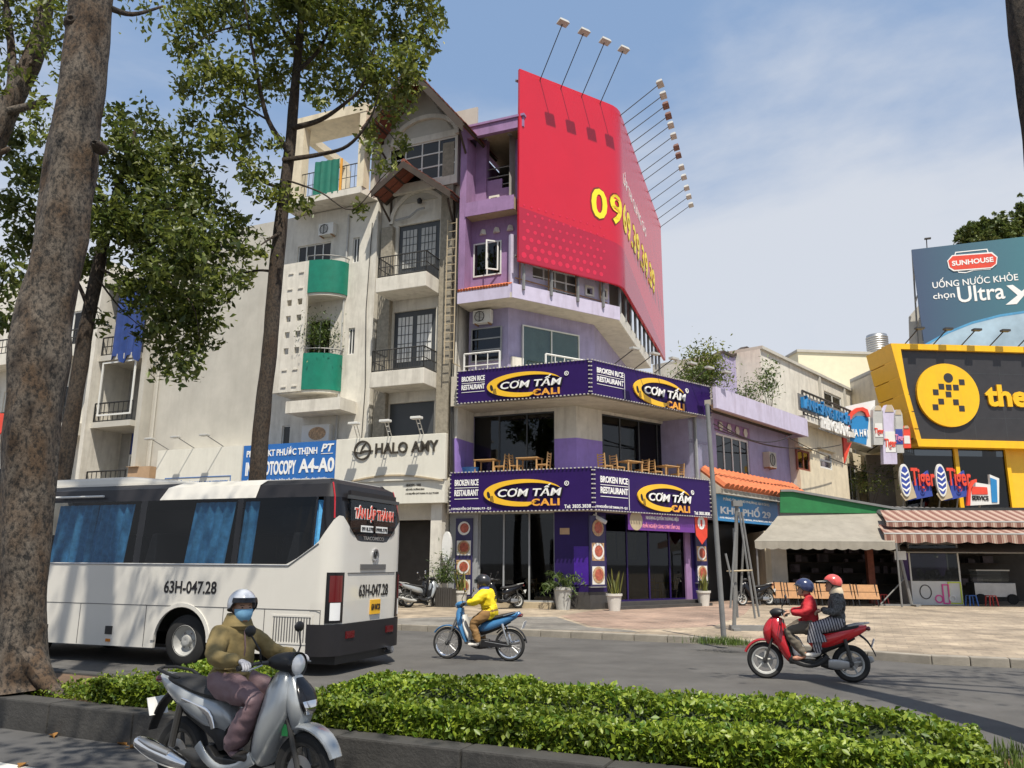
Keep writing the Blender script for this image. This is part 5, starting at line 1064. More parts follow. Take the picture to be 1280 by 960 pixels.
MB(SG).strip(PP(SG, [(1207, 632), (1209, 610), (1213, 601), (1219, 599)]), PP(SG, [(1211, 632), (1212, 611), (1216, 604), (1219, 603)]), -.12, 0).build('orange_arch', 'red_print', t)
m = MB(SG); P = PP(SG, [(1215, 625), (1235, 620)]); text(m, 'SERVICE', (P[0][0], P[1][0], P[0][1], P[1][1]), -.01, .03, .03); m.build('lettering', 'black', t, recalc=False); s_ = SG.sx(1228, 632); MB(SG).tube([(s_, .1, SG.zz(1228, 628)), (s_, .6, SG.zz(1228, 650))], .05, 6).build('strut', 'galv', t)
# ------------------------------------------------------------------ yellow phone store, back buildings, water tank, far billboard
YS = Frame(AT(1140, 550, 47), R_(4))
h8 = thing('phone_store', 'yellow framed store with black sign band and glass upper floor at the right edge', 'building', (YS.o.x, YS.o.y, .15))
P = PP(YS, [(1109.5, 431), (1330, 436.5), (1330, 563), (1144, 559)]); I = PP(YS, [(1122, 438), (1330, 444), (1330, 554), (1141, 549.5)])
MB(YS).prism([P[0], P[1], I[1], I[0]], -.35, .9).build('frame_top', 'yellow_panel', h8); MB(YS).prism([P[3], P[2], I[2], I[3]], -.35, .9).build('frame_bottom', 'yellow_panel', h8); MB(YS).prism([P[0], I[0], I[3], P[3]], -.35, .9).build('frame_side', 'yellow_panel', h8)
ns = 6
for k in range(ns):                         # side cladding, panel by panel
    t0, t1 = k/ns+.005, (k+1)/ns-.005; A = [P[0][0]+(P[3][0]-P[0][0])*t for t in (t0, t1)]; Z = [P[0][1]+(P[3][1]-P[0][1])*t for t in (t0, t1)]
    MB(YS).add([(A[0]-.01, -.34, Z[0]), (A[1]-.01, -.34, Z[1]), (A[1]-.01, 2.6, Z[1]), (A[0]-.01, 2.6, Z[0]), (A[0]+.3, -.34, Z[0]), (A[1]+.3, -.34, Z[1]), (A[1]+.3, 2.6, Z[1]), (A[0]+.3, 2.6, Z[0])], [(0,1,2,3),(4,7,6,5),(0,4,5,1),(3,2,6,7),(0,3,7,4),(1,5,6,2)]).build('side_panel', 'yellow_side', h8)
MB(YS).prism(I, -.1, .6).build('sign_panel', 'dark_sign', h8)
jn = MB(YS)
for t in (.25, .5, .75): z = I[3][1]+(I[0][1]-I[3][1])*t; jn.box(I[3][0]+.2, I[1][0], -.106, -.1, z-.012, z+.012)
for k in range(1, 5): s_ = I[3][0]+k*1.95; jn.box(s_-.012, s_+.012, -.105, -.1, I[3][1], I[0][1]-.2)
jn.build('panel_joints', 'frame_dark', h8)
cx, cz = YS.px(1184.5, 494, -.2); rr = (YS.sx(1222, 494, -.2)-YS.sx(1147, 494, -.2))/2
MB(YS).prism(ell(cx, cz, rr*1.03, rr*1.03, 0, 6.283, 48), -.28, -.1).build('disc', 'yellow_panel', h8)
k_ = (YS.sx(1200, 494, -.2)-YS.sx(1190, 494, -.2))/10
fg = lambda a, b: (cx + (1080+a/6.4-1184.5)*k_, cz - (430+b/6.4-494)*k_)
MB(YS).prism(ell(*fg(683, 275), rr*.155, rr*.155, 0, 6.283, 20), -.30, -.28).build('figure_head', 'dark_sign', h8)
for a_, b_ in ((787,307),(620,345),(678,350),(735,350),(570,390),(670,405),(605,462),(722,465),(555,507),(763,513)):
    c = fg(a_, b_); MB(YS).box(c[0]-3.4*k_, c[0]+3.4*k_, -.30, -.28, c[1]-3.4*k_, c[1]+3.4*k_).build('figure_square', 'dark_sign', h8)
m = MB(YS); z0_, z1_ = YS.zz(1255, 508.5, -.2), YS.zz(1255, 481, -.2); text(m, 'the', (YS.sx(1232, 495, -.2), YS.sx(1284, 495, -.2), z0_, z1_), -.1, .12, .035); m.build('lettering', 'yellow_panel', h8, recalc=False)
gz0, gz1 = YS.zz(1200, 640, .3), P[3][1]
gs = [I[3][0]-.6, YS.sx(1198, 600, .3), YS.sx(1262, 600, .3), YS.sx(1320, 600, .3)]
for k in range(3):
    MB(YS).box(gs[k]+.12, gs[k+1]-.12, .35, .37, gz0, gz1).build('window', 'glass_dark' if k < 2 else 'logo_yellow', h8); MB(YS).box(gs[k+1]-.12, gs[k+1]+.12, .2, .45, gz0, gz1).build('mullion', 'yellow_panel', h8)
MB(YS).box(gs[0]-.5, gs[3], 3.5, 3.6, .15, gz1).build('room_wall', 'interior', h8); MB(YS).box(gs[0]-.5, gs[3], .3, 3.5, gz0-.3, gz0).build('floor_slab', 'interior', h8)
for k in range(4): a_ = gs[0]+.8+k*2.6; MB(YS).box(a_, a_+1.2, 1.6, 1.75, gz0, gz0+2.4).build('display_panel', 'soffit' if k % 2 else 'frame_dark', h8)
MB(YS).box(gs[0]-.6, gs[3], .2, .5, gz0-1.2, gz0).build('spandrel', 'yellow_panel', h8); MB(YS).box(YS.sx(1256, 640, .1), gs[3], .1, .2, gz0-.55, gz0-.25).build('red_band', 'red_print', h8)
MB(YS).box(gs[0]-.6, gs[3], .25, .45, .15, gz0-1.2).build('ground_wall', 'interior_dark', h8); MB(YS).box(gs[0]+1.2, gs[3], .9, 8, P[0][1]-.6, P[0][1]-.3).build('roof_slab', 'grey_wall', h8); MB(YS).box(gs[0]+1.2, gs[0]+1.4, 2.6, 8, .15, P[0][1]-.5).build('side_wall', 'cream_wall', h8)
for k, lb in enumerate(('first', 'second', 'third', 'fourth', 'fifth')):
    x = 1128+35*k; s_ = YS.sx(x, 433, .2); t = thing('sign_lamp', lb + ' black arm lamp from the left on the yellow store sign', 'lamp', YS.w(s_, .2, P[0][1]), 'arm lamps on the yellow sign'); z_ = P[0][1]-.05
    MB(YS).tube([(s_, .2, z_), (s_+.45, -.9, z_+.85)], .035, 6).build('lamp_arm', 'black', t); MB(YS).box(s_+.25, s_+.75, -1.1, -.8, z_+.8, z_+.92).build('lamp_head', 'dark_metal', t)
BGF = Frame(AT(1050, 470, 62), R_(6))
h9 = thing('cream_block', 'plain cream block rising behind the cream house roofs', 'building', (BGF.o.x, BGF.o.y, .15)); P = PP(BGF, [(998, 452), (1108, 444), (1108, 500), (998, 500)]); MB(BGF).box(P[0][0], P[1][0], 0, 8, .15, P[1][1]).build('wall', 'cream_bg', h9); MB(BGF).box(P[0][0]-.1, P[1][0]+.1, -.12, 8.1, P[1][1], P[1][1]+.2).build('coping', 'grey_wall', h9)
tk = BGF.px(1098, 444, 2); t = thing('water_tank', 'ribbed steel water tank on the roof behind the yellow sign', 'water tank', BGF.w(tk[0], 2, P[1][1]+.2)); zt_ = P[1][1]+.2; zh = BGF.zz(1098, 418, 2)-zt_
pr = [(.0, .25), (.85, .25)]
for k in range(9): z = .3+(zh-.45)*k/9; pr += [(.88, z), (.82, z+(zh-.45)/18)]
pr += [(.80, zh-.1), (.3, zh), (.0, zh)]
MB(BGF).lathe([(r, zt_+z) for r, z in pr], (tk[0], 2, 0), 24).build('tank', 'steel', t, smooth=True); m = MB(BGF)
for a_ in (.6, 2.2, 3.7, 5.3): m.tube([(tk[0]+.7*math.cos(a_), 2+.7*math.sin(a_), zt_), (tk[0]+.7*math.cos(a_), 2+.7*math.sin(a_), zt_+.3)], .05, 6)
m.build('stand', 'dark_metal', t)
SB = Frame(AT(1140, 312, 58), R_(-20))
bb2 = thing('billboard', 'blue-grey billboard with white lettering and red badge above the yellow store', 'billboard', (SB.o.x, SB.o.y, SB.zz(1156, 430)))
q0 = PP(SB, [(1139.5, 312), (1330, 290), (1330, 445), (1155.5, 432)]); MB(SB).prism(q0, 0, .25).build('sheet', 'sheet_sea', bb2) if False else None
def sheet_mat():
    m = bpy.data.materials.new('sea_print'); m.use_nodes = True; t = m.node_tree; n = t.nodes; l = t.links; p = n['Principled BSDF']; p.inputs['Roughness'].default_value = .5
    tc = n.new('ShaderNodeTexCoord'); sp = n.new('ShaderNodeSeparateXYZ'); l.new(tc.outputs['Generated'], sp.inputs[0]); r = n.new('ShaderNodeValToRGB'); r.color_ramp.elements[0].color = (.045, .075, .14, 1); r.color_ramp.elements[1].color = (.05, .20, .23, 1); l.new(sp.outputs[0], r.inputs[0]); l.new(r.outputs[0], p.inputs['Base Color']); MATS['sea_print'] = m
sheet_mat()
MB(SB).prism(q0, 0, .25).build('sheet', 'sea_print', bb2)
D('planet', (.34,.46,.55), rough=.5, var=.35, scale=.35); D('planet_rim', (.08,.30,.52), rough=.5, var=.2)
arc_ = [(1156, 430), (1185, 414), (1215, 402), (1250, 393), (1290, 387), (1330, 385)]
fpoly(SB, arc_ + [(1330, 443)], -.012, 0, 'planet', 'planet_print', bb2); MB(SB).strip(PP(SB, arc_, -.02), PP(SB, [(x, y+3) for x, y in arc_], -.02), -.02, -.012).build('planet_edge', 'planet_rim', bb2)
m = MB(SB)
def stext(tx, x0, yb0, x1, yb1, h, bold):        # slanting with the sheet's own horizontals
    A, B = SB.px(x0, yb0), SB.px(x1, yb1); text(m, tx, (A[0], B[0], (A[1]+B[1])/2, (A[1]+B[1])/2 + h), -.004, .02, bold)
kk = SB.zz(1200, 360)-SB.zz(1200, 370)
stext('UỐNG NƯỚC KHỎE', 1166, 361, 1273, 350, kk*1.25, .012); stext('chọn', 1167, 377, 1194, 373, kk*.95, .01); stext('Ultra', 1198, 378, 1257, 374, kk*2.0, .012); m.build('lettering', 'letter_white', bb2, recalc=False)
fpoly(SB, [(1258, 357), (1266, 356), (1277, 364), (1288, 355), (1297, 354), (1282, 367), (1271, 380), (1257, 381), (1272, 369)], -.02, -.004, 'letter_white', 'cross_mark', bb2)
bd = [(1184, 326), (1190, 319), (1240, 315), (1247, 321), (1246, 330), (1240, 335), (1192, 339), (1186, 335)]
fpoly(SB, bd, -.05, -.004, 'letter_white', 'badge_edge', bb2); bc = (1215.5, 327); fpoly(SB, [(bc[0]+(x-bc[0])*.96, bc[1]+(y-bc[1])*.86) for x, y in bd], -.055, -.05, 'red_print', 'badge', bb2)
m = MB(SB); A, B = SB.px(1190, 332), SB.px(1242, 328); text(m, 'SUNHOUSE', (A[0], B[0], (A[1]+B[1])/2-.02, (A[1]+B[1])/2+kk*.62), -.056, .015, .03); m.build('lettering', 'letter_white', bb2, recalc=False)
o_ = [(1193, 319), (1194, 315), (1234, 311), (1236, 316)]; MB(SB).strip(PP(SB, o_), PP(SB, [(x+(1 if x < 1215 else -1), y+1.2) for x, y in o_]), -.02, -.004).build('badge_line', 'letter_white', bb2)
o_ = [(1196, 337), (1198, 341), (1207, 341.5), (1217, 338.5), (1228, 337.5), (1238, 337), (1240, 333)]; MB(SB).strip(PP(SB, o_), PP(SB, [(x+(1 if x < 1215 else -1)*.9, y-1.2) for x, y in o_]), -.02, -.004).build('badge_line', 'letter_white', bb2)
m = MB(SB); A = SB.px(1141, 313); Bm = SB.px(1154, 425); m.tube([(A[0], .3, A[1]), (A[0]-.1, 2.2, Bm[1]-1)], .07, 6).tube([(A[0]+.1, .3, A[1]), (Bm[0], .3, Bm[1])], .07, 6)
for t_ in (.25, .5, .75): m.tube([(A[0], .3, A[1]+(Bm[1]-A[1])*t_), (A[0]-.05, .3+1.9*t_, A[1]+(Bm[1]-A[1])*t_-.3)], .05, 6)
for k in range(5): m.tube([(A[0]+2+3*k, .6, A[1]-.5), (A[0]+2+3*k, .6, 10)], .12, 6)
m.build('steel_frame', 'galv', bb2); fpoly(SB, [(1137, 432), (1136, 396), (1148, 382), (1156, 432)], 2.4, 2.6, 'grey_wall', 'side_sheet', bb2)
m = MB(SB); s_ = SB.sx(1158, 305); z_ = SB.zz(1158, 310); m.tube([(s_, .1, z_-.5), (s_+.05, .05, z_+.75)], .04, 6).box(s_-.1, s_+.35, -.1, .1, z_+.7, z_+.8); m.build('floodlight', 'dark_metal', bb2)
# ------------------------------------------------------------------ awnings and eating house under them
OW = Frame(G(1030, 757, .15), R_(-6)); 
h10 = thing('eating_house', 'dark open-fronted eating house under the grey canvas awning', 'building', OW.w(0, 3, .15))
e0, e1 = OW.sx(958, 720, 2.2), OW.sx(1300, 720, 2.2)
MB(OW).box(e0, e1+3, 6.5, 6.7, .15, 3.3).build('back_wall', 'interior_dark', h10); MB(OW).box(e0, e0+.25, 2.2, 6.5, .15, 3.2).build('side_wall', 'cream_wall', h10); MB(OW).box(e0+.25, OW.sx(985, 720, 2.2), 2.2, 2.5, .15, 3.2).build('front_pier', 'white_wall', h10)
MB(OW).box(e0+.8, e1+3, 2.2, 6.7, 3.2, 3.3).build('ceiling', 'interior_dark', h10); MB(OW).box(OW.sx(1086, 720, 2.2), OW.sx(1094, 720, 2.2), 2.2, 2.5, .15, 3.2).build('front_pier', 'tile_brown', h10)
D('shelf_stuff', (.10,.08,.10), rough=.6, var=.5, scale=5, island=.6)
m = MB(OW); random.seed(3)
for k in range(60): a_ = random.uniform(e0+1.5, e1); z_ = random.choice((.9, 1.4, 1.9, 2.3)); m.box(a_, a_+random.uniform(.1, .45), 5.6, 5.9, z_, z_+random.uniform(.12, .4))
m.build('shelf_goods', 'shelf_stuff', h10, kind='stuff')
m = MB(OW)
for z_ in (.88, 1.38, 1.88, 2.28): m.box(e0+1.4, e1+.5, 5.55, 6.5, z_-.03, z_)
m.build('shelves', 'wood_dark', h10)
def canvas(nm, label, pts, m, th=.05, sag=.12, val=0, group=None, val_m=None, n=24):
    (A, B, C_, D_) = [Vector(p) for p in pts]        # front-left, front-right, back-right, back-left
    t = thing(nm, label, 'awning', (A+B)/2, group); k = 8; rings = []
    for i in range(n+1):
        u = i/n; f = A.lerp(B, u); b = D_.lerp(C_, u); ring = []
        for j in range(k+1):
            v = j/k; p = f.lerp(b, v); p = p - Vector((0, 0, sag*math.sin(math.pi*v)*(.6+.4*math.sin(u*9)) )); ring.append(p)
        rings.append(ring + [p - Vector((0, 0, th)) for p in reversed(ring)])
    MB().loft(rings).build('canvas', m, t, smooth=True)
    if val:
        rr_ = []
        for i in range(n*4+1):
            u = i/(n*4); f = A.lerp(B, u) - Vector((0, .02, .04)); d_ = val*(.82+.18*abs(math.sin(i*math.pi/8))); rr_.append([f, f+Vector((0, -.02, 0)), f+Vector((0, -.03, -d_)), f+Vector((0, -.015, -d_))])
        MB().loft(rr_).build('valance', val_m or m, t)
    return t
fl, fr2 = OW.w(OW.sx(943, 676, -.6), -.6, OW.zz(943, 676, -.6)), OW.w(OW.sx(1118, 676, -.6), -.6, OW.zz(1118, 677, -.6))
bl, br2 = OW.w(OW.sx(972, 645, 2.6), 2.6, OW.zz(975, 645, 2.6)), OW.w(OW.sx(1133, 640, 2.6), 2.6, OW.zz(1133, 641, 2.6))
aw1 = canvas('awning', 'grey canvas awning with scalloped edge over the wooden benches', (fl, fr2, br2, bl), 'grey_canvas', val=.3)
m = MB()
for p, q in ((fl, bl), (fr2, br2)): m.tube([p+Vector((.1, .1, -.05)), Vector((p.x+.1, p.y+.1, .15))], .04, 6)
m.build('post', 'galv', aw1)
ga, gb = OW.w(OW.sx(975, 614, 2.7), 2.7, OW.zz(975, 641, 2.7)), OW.w(OW.sx(1133, 636, 2.7), 2.7, OW.zz(1133, 641, 2.7))
t = thing('awning', 'green sheet awning strip above the grey canvas', 'awning', ga.lerp(gb, .5)); 
gt0 = PP(OW, [(975, 641), (1134, 642), (1134, 637), (990, 612), (975, 612)], 2.7); MB(OW).prism([gt0[0], gt0[1], gt0[2], gt0[3], gt0[4]], 2.66, 2.74).build('sheet', 'green_awning', t); MB(OW).strip([gt0[4], gt0[3], gt0[2]], [(x, z-.1) for x, z in (gt0[4], gt0[3], gt0[2])], 2.55, 2.66).build('top_trim', 'galv', t)
MB(OW).box(gt0[0][0], e1+3, 2.75, 2.85, 3.8, gt0[2][1]-.1).build('upper_wall', 'dim_wall', h10)
m = MB(OW)
for k in range(26): s_ = gt0[2][0]-1.2+k*.26; m.tube([(s_, 1.4, gt0[2][1]-.35-.03*k*.2), (s_, 4.2, gt0[2][1]+.15-.03*k*.2)], .14, 6)
rf = thing('sheet_roof', 'rusty corrugated sheet roof edge below the round beer signs', 'roof', OW.w(gt0[2][0]+2, 3, 3.8)); m.build('corrugated_sheet', 'galv', rf)
m = MB(OW).box(gt0[2][0]-1.0, gt0[2][0]+5.2, 2.9, 3.0, 3.85, gt0[2][1]+.1).build('support', 'dark_metal', rf)
# brown striped awnings
def stripe_mat():
    m = bpy.data.materials.new('stripe_canvas'); m.use_nodes = True; t = m.node_tree; n = t.nodes; l = t.links; p = n['Principled BSDF']; p.inputs['Roughness'].default_value = .8
    tc = n.new('ShaderNodeTexCoord'); sp = n.new('ShaderNodeSeparateXYZ'); l.new(tc.outputs['Object'], sp.inputs[0])
    a = n.new('ShaderNodeMath'); a.operation = 'MULTIPLY'; a.inputs[1].default_value = 2.6; l.new(sp.outputs[0], a.inputs[0]); b = n.new('ShaderNodeMath'); b.operation = 'FRACT'; l.new(a.outputs[0], b.inputs[0])
    r = n.new('ShaderNodeValToRGB'); r.color_ramp.interpolation = 'CONSTANT'; e = r.color_ramp.elements; e[0].color = (.17, .075, .055, 1); e[1].position = .34; e[1].color = (.34, .26, .21, 1)
    for po_, c in ((.42, (.25, .12, .09, 1)), (.52, (.38, .30, .24, 1)), (.72, (.30, .15, .11, 1)), (.80, (.34, .26, .21, 1)), (.88, (.17, .075, .055, 1))): q = e.new(po_); q.color = c
    l.new(b.outputs[0], r.inputs[0]); l.new(r.outputs[0], p.inputs['Base Color']); MATS['stripe_canvas'] = m
stripe_mat()
BW = Frame(G(1128, 757, .15), R_(-5))
for k, (yf, yb_, ztf, ztb, lb) in enumerate(((656, 641, -.6, .9, 'upper brown striped awning over the stall at the right edge'), (668, 661, -1.2, .3, 'lower brown striped awning over the stall at the right edge'))):
    a_ = BW.sx(1104 + (0 if k else 4), 660, ztf); b_ = a_+9.5; zf = BW.zz(1180, (651, 666)[k], ztf); zb = BW.zz(1180, (638, 656)[k], ztb)
    t = canvas('awning', lb, (BW.w(a_, ztf, zf), BW.w(b_, ztf, zf), BW.w(b_, ztb, zb), BW.w(a_+.35, ztb, zb)), 'stripe_canvas', .04, .02, (.22, .38)[k], 'brown striped awnings')
    MB(BW).tube([(a_, ztf, zf-.05), (b_, ztf, zf-.05)], .05, 8).build('front_bar', 'galv', t)
ga2 = canvas('awning', 'plain grey canvas flap under the brown striped awnings', (BW.w(BW.sx(1118, 690, -.4), -.4, BW.zz(1200, 690, -.4)), BW.w(BW.sx(1118, 690, -.4)+9, -.4, BW.zz(1200, 690, -.4)), BW.w(BW.sx(1118, 690, -.4)+9, 2.5, BW.zz(1200, 675, 2.5)), BW.w(BW.sx(1118, 690, -.4)+.2, 2.5, BW.zz(1200, 675, 2.5))), 'grey_canvas', .05, .08)
t = thing('awning_stand', 'grey steel post with triangular foot brace holding the brown awnings', 'post', BW.w(.2, -.3, .15))
zt_ = BW.zz(1120, 672, -.3); m = MB(BW).tube([(.25, -.3, .2), (-.2, -.35, zt_+.35)], .075, 8); m.build('post', 'galv', t)
MB(BW).box(-1.0, .6, -.36, -.26, .15, .22).box(.2, .3, -.9, .9, .15, .22).build('foot', 'galv', t); MB(BW).tube([(-.95, -.3, .22), (.08, -.32, 1.25)], .03, 6).build('brace', 'galv', t); MB(BW).tube([(-.1, -.33, zt_-.35), (.55, -.3, zt_+.1)], .03, 6).build('brace', 'galv', t); MB(BW).box(-.28, .18, -.44, -.42, zt_-.9, zt_-.55).build('notice', 'white_pvc', t)
# claw machine
t = thing('claw_machine', 'glass arcade claw machine with pink neon shapes under the brown awning', 'arcade machine', BW.w(1.6, 1.1, .15))
mx0, mx1 = BW.sx(1139, 730, .8), BW.sx(1202, 730, .8)
MB(BW).box(mx0, mx1, .8, 1.9, .15, 1.12).build('base_cabinet', 'white_pvc', t); MB(BW).box(mx0, mx1, .8, 1.9, 2.62, 2.78).build('top_cabinet', 'lamp_grey', t)
m = MB(BW)
for a_ in (mx0+.03, mx1-.03): m.box(a_-.03, a_+.03, .8, .86, 1.12, 2.62); m.box(a_-.03, a_+.03, 1.84, 1.9, 1.12, 2.62)
m.build('corner_posts', 'frame_white', t); MB(BW).box(mx0+.06, mx1-.06, .82, .83, 1.12, 2.62).build('front_pane', 'glass_shop', t); MB(BW).box(mx0+.03, mx1-.03, 1.86, 1.88, 1.12, 2.62).build('back_panel', 'lilac_deep', t)
D('neon_pink', (.8,.08,.35), rough=.5, var=0); D('neon_yellow', (.6,.7,.08), rough=.5, var=0); D('toys', (.45,.4,.5), rough=.7, var=.5, scale=4, island=.5)
m = MB(BW)
for k in range(26): m.ball((random.uniform(mx0+.2, mx1-.2), random.uniform(1.0, 1.7), 1.15+random.uniform(.05, .4)), random.uniform(.09, .16), n=8, m=6)
m.build('plush_toys', 'toys', t, kind='stuff'); MB(BW).tube([((mx0+mx1)/2+.3, 1.3, 2.62), ((mx0+mx1)/2+.3, 1.3, 2.2)], .03, 6).ball(((mx0+mx1)/2+.3, 1.3, 2.15), .1, n=8, m=6).build('claw', 'chrome', t)
MB(BW).wall((mx0+mx1)/2+.45, mx1-.03, .2, 1.1, [((mx0+mx1)/2+.5, mx1-.08, .25, 1.05)], .77, .8).build('trim', 'neon_yellow', t); MB(BW).wall((mx0+mx1)/2+.2, (mx0+mx1)/2+.48, .2, 1.0, [((mx0+mx1)/2+.25, (mx0+mx1)/2+.43, .25, .95)], .76, .79).build('trim', 'neon_pink', t); MB(BW).lathe([(.12, -.02), (.17, -.02), (.17, 0), (.12, 0)], ((mx0+mx1)/2+.05, .79, .4), 18, 'y', True).build('trim', 'neon_pink', t); MB(BW).lathe([(.10, -.02), (.14, -.02), (.14, 0), (.10, 0)], ((mx0+mx1)/2+.58, .76, .42), 18, 'y', True).build('trim', 'letter_white', t)
MB(BW).strip(ell(mx0+.55, .68, .25, .3, 0, 6.283, 20), ell(mx0+.55, .68, .21, .26, 0, 6.283, 20), .785, .8).build('print', 'dark_metal', t)
# folded wooden tables leaning in a row
xs_ = [(965, 981), (981, 1000), (1000, 1022), (1022, 1042), (1042, 1068), (1068, 1099)]
for k, (xa, xb) in enumerate(xs_):
    a_, b_ = OW.sx(xa, 745, -.1), OW.sx(xb, 745, -.1); zt_, zb_ = OW.zz(xa, 727.5+.6*k, -.1), .42
    t = thing('folded_table', ('leftmost', 'second from left', 'third from left', 'third from right', 'second from right', 'rightmost')[k] + ' folded wooden table leaning in the row under the grey awning', 'table', OW.w((a_+b_)/2, 0, .15), 'folded wooden tables in a row')
    pz = [zb_+(zt_-zb_)*q for q in (0, .48, 1)]
    for i in range(2): MB(OW).add([(a_+.02, -.25+i*.12, pz[i]+.01), (b_-.02, -.25+i*.12, pz[i]+.01), (b_-.02, -.21+i*.12, pz[i]+.01), (a_+.02, -.21+i*.12, pz[i]+.01), (a_+.02, -.14+i*.12, pz[i+1]-.01), (b_-.02, -.14+i*.12, pz[i+1]-.01), (b_-.02, -.10+i*.12, pz[i+1]-.01), (a_+.02, -.10+i*.12, pz[i+1]-.01)], [(0,3,2,1),(4,5,6,7),(0,1,5,4),(1,2,6,5),(2,3,7,6),(3,0,4,7)]).build('board', 'wood', t)
    MB(OW).tube([(a_+.12, -.32, .15), (a_+.12, -.02, zt_+.02)], .022, 6).build('leg', 'black', t); MB(OW).tube([(b_-.12, -.32, .15), (b_-.12, -.02, zt_+.02)], .022, 6).build('leg', 'black', t); MB(OW).tube([(a_+.12, .25, .15), (a_+.12, -.02, zt_-.1)], .022, 6).build('leg', 'black', t); MB(OW).tube([(b_-.12, .25, .15), (b_-.12, -.02, zt_-.1)], .022, 6).build('leg', 'black', t)
# ------------------------------------------------------------------ street pole and folded market parasol frame
pb = G(905, 801, .15); t = thing('street_pole', 'plain grey steel street pole leaning beside the restaurant sign', 'pole', pb)
tp_ = AT(884, 505, pb.y); MB().tube([pb, pb.lerp(tp_, .5), tp_], [.06, .055, .05], 12).build('pole_shaft', 'galv', t, smooth=True); MB().lathe([(.12, .15), (.12, .19), (.08, .21)], (pb.x, pb.y, 0), 12).build('base_collar', 'kerb_stone', t)
ub_ = G(918, 788, .15); t = thing('folded_parasol', 'bare folded parasol frame of grey poles tied together on a steel foot', 'parasol frame', ub_); sc_ = ub_.y
MB().box(ub_.x-.1, ub_.x+.85, ub_.y-.12, ub_.y+.12, .15, .27).box(ub_.x-.08, ub_.x+.1, ub_.y-.25, ub_.y+.25, .15, .2).build('foot', 'galv', t)
tp_ = AT(921, 627, ub_.y); MB().tube([ub_+Vector((0, 0, .1)), tp_], .05, 8).build('mast', 'galv', t)
for k, (x0, y0, x1, y1, dy) in enumerate(((907, 692, 917, 735, -.12), (917, 660, 922, 772, .15), (924, 640, 944, 773, -.1), (927, 640, 949, 771, .1), (919, 665, 913, 760, -.2), (930, 660, 926, 745, .2))):
    a_ = AT(x0, y0, ub_.y+dy); b_ = AT(x1, y1, ub_.y+dy*1.5); MB().tube([a_, b_], .028, 6).build('rib', 'galv', t)
a_ = AT(914, 714, ub_.y-.2); b_ = AT(940, 713, ub_.y-.2); MB().tube([a_, b_, b_+Vector((0, .4, 0)), a_+Vector((0, .4, 0)), a_], .02, 6).build('tie', 'soffit_tan', t)
MB().box(tp_.x-.12, tp_.x+.12, tp_.y-.1, tp_.y+.1, tp_.z-.12, tp_.z+.02).build('crown', 'galv', t)
# ================================================================== coach
BO = G(411, 822, .30); BF = Frame(BO, R_(-20.5)); BL, BWD, BR = 8.3, 2.35, .30
bus = thing('coach', 'white midi coach with black roof and blue window curtains, seen from behind', 'bus', BF.w(-BL/2, BWD/2, 0))
def bo(t, ins=0.0):                     # plan outline from the near side (t<0) round the back (t>0); metres
    arc = BR*math.pi/2; L_ = BWD-2*BR
    if t <= 0: return (-BR+t, ins)
    if t <= arc:
        a = t/BR; return (-BR+(BR-ins)*math.sin(a), BR-(BR-ins)*math.cos(a))
    t -= arc
    if t <= L_: return (-ins + 0.0, BR+t)
    t -= L_
    if t <= arc:
        a = t/BR; return (-BR+(BR-ins)*math.cos(a), BWD-BR+(BR-ins)*math.sin(a))
    t -= arc; return (-BR-t, BWD-ins)
ARC = BR*math.pi/2; TR0, TR1 = ARC, ARC+BWD-2*BR; TE = TR1+ARC
zW = BF.zz(260, 704.5, 0); zWt = BF.zz(260, 624, .05); zRf = zWt+.22
print('bus', BO, zW, zWt)
kn = [-BL+BR, -6.6, -5.2, -3.5, -2.6, -2.0, -1.35, -1.1, -.85, -.6, -.4, -.2, -.1, 0] + [ARC*k/6 for k in range(1, 7)] + [TR0+(TR1-TR0)*k/14 for k in range(1, 15)] + [TR1+ARC*k/6 for k in range(1, 7)] + [TE+k for k in (.4, 1.5, 3, 5, BL-BR)]
def zb(t):                              # lower edge of the black glass band
    k0 = BF.sx(361, 705, 0)+BR
    k1 = BF.sx(404, 682, 0)+BR
    if t < k0: return zW
    if t < -.02: return zW + min(1, (t-k0)/max(.05, (-.02-k0)))*.34
    if t < TR0*.55: return zW+.34 + (t+.02)/(TR0*.55+.02)*.42
    m = (TR0+TR1)/2; h = (TR1-TR0)/2; q = abs(t-m)/h
    if t <= TR1+ARC*.45: return zW+.38 if q < .55 else zW+.38+min(1, (q-.55)/.55)*.40
    if t < TE: return zW+.6
    return zW
def zone(f0, i0, f1, i1, ts): 
    return [[(*bo(t, i0), f0(t)), (*bo(t, i1), f1(t))] for t in ts]
def shellpart(f0, i0, f1, i1, nm, m, ts=None, smooth=True, parent=None, steps=3):
    ts = ts or kn; mb = MB(BF); rings = []
    for t in ts:
        r = []
        for k in range(steps+1):
            u = k/steps; z = f0(t)+(f1(t)-f0(t))*u; i = i0+(i1-i0)*u; x, y = bo(t, i); r.append((x, y, z))
        rings.append(r)
    mb.loft(rings, cap=False, closed=False); return mb.build(nm, m, parent or bus, smooth=smooth, recalc=False)
K = lambda z: (lambda t: z)
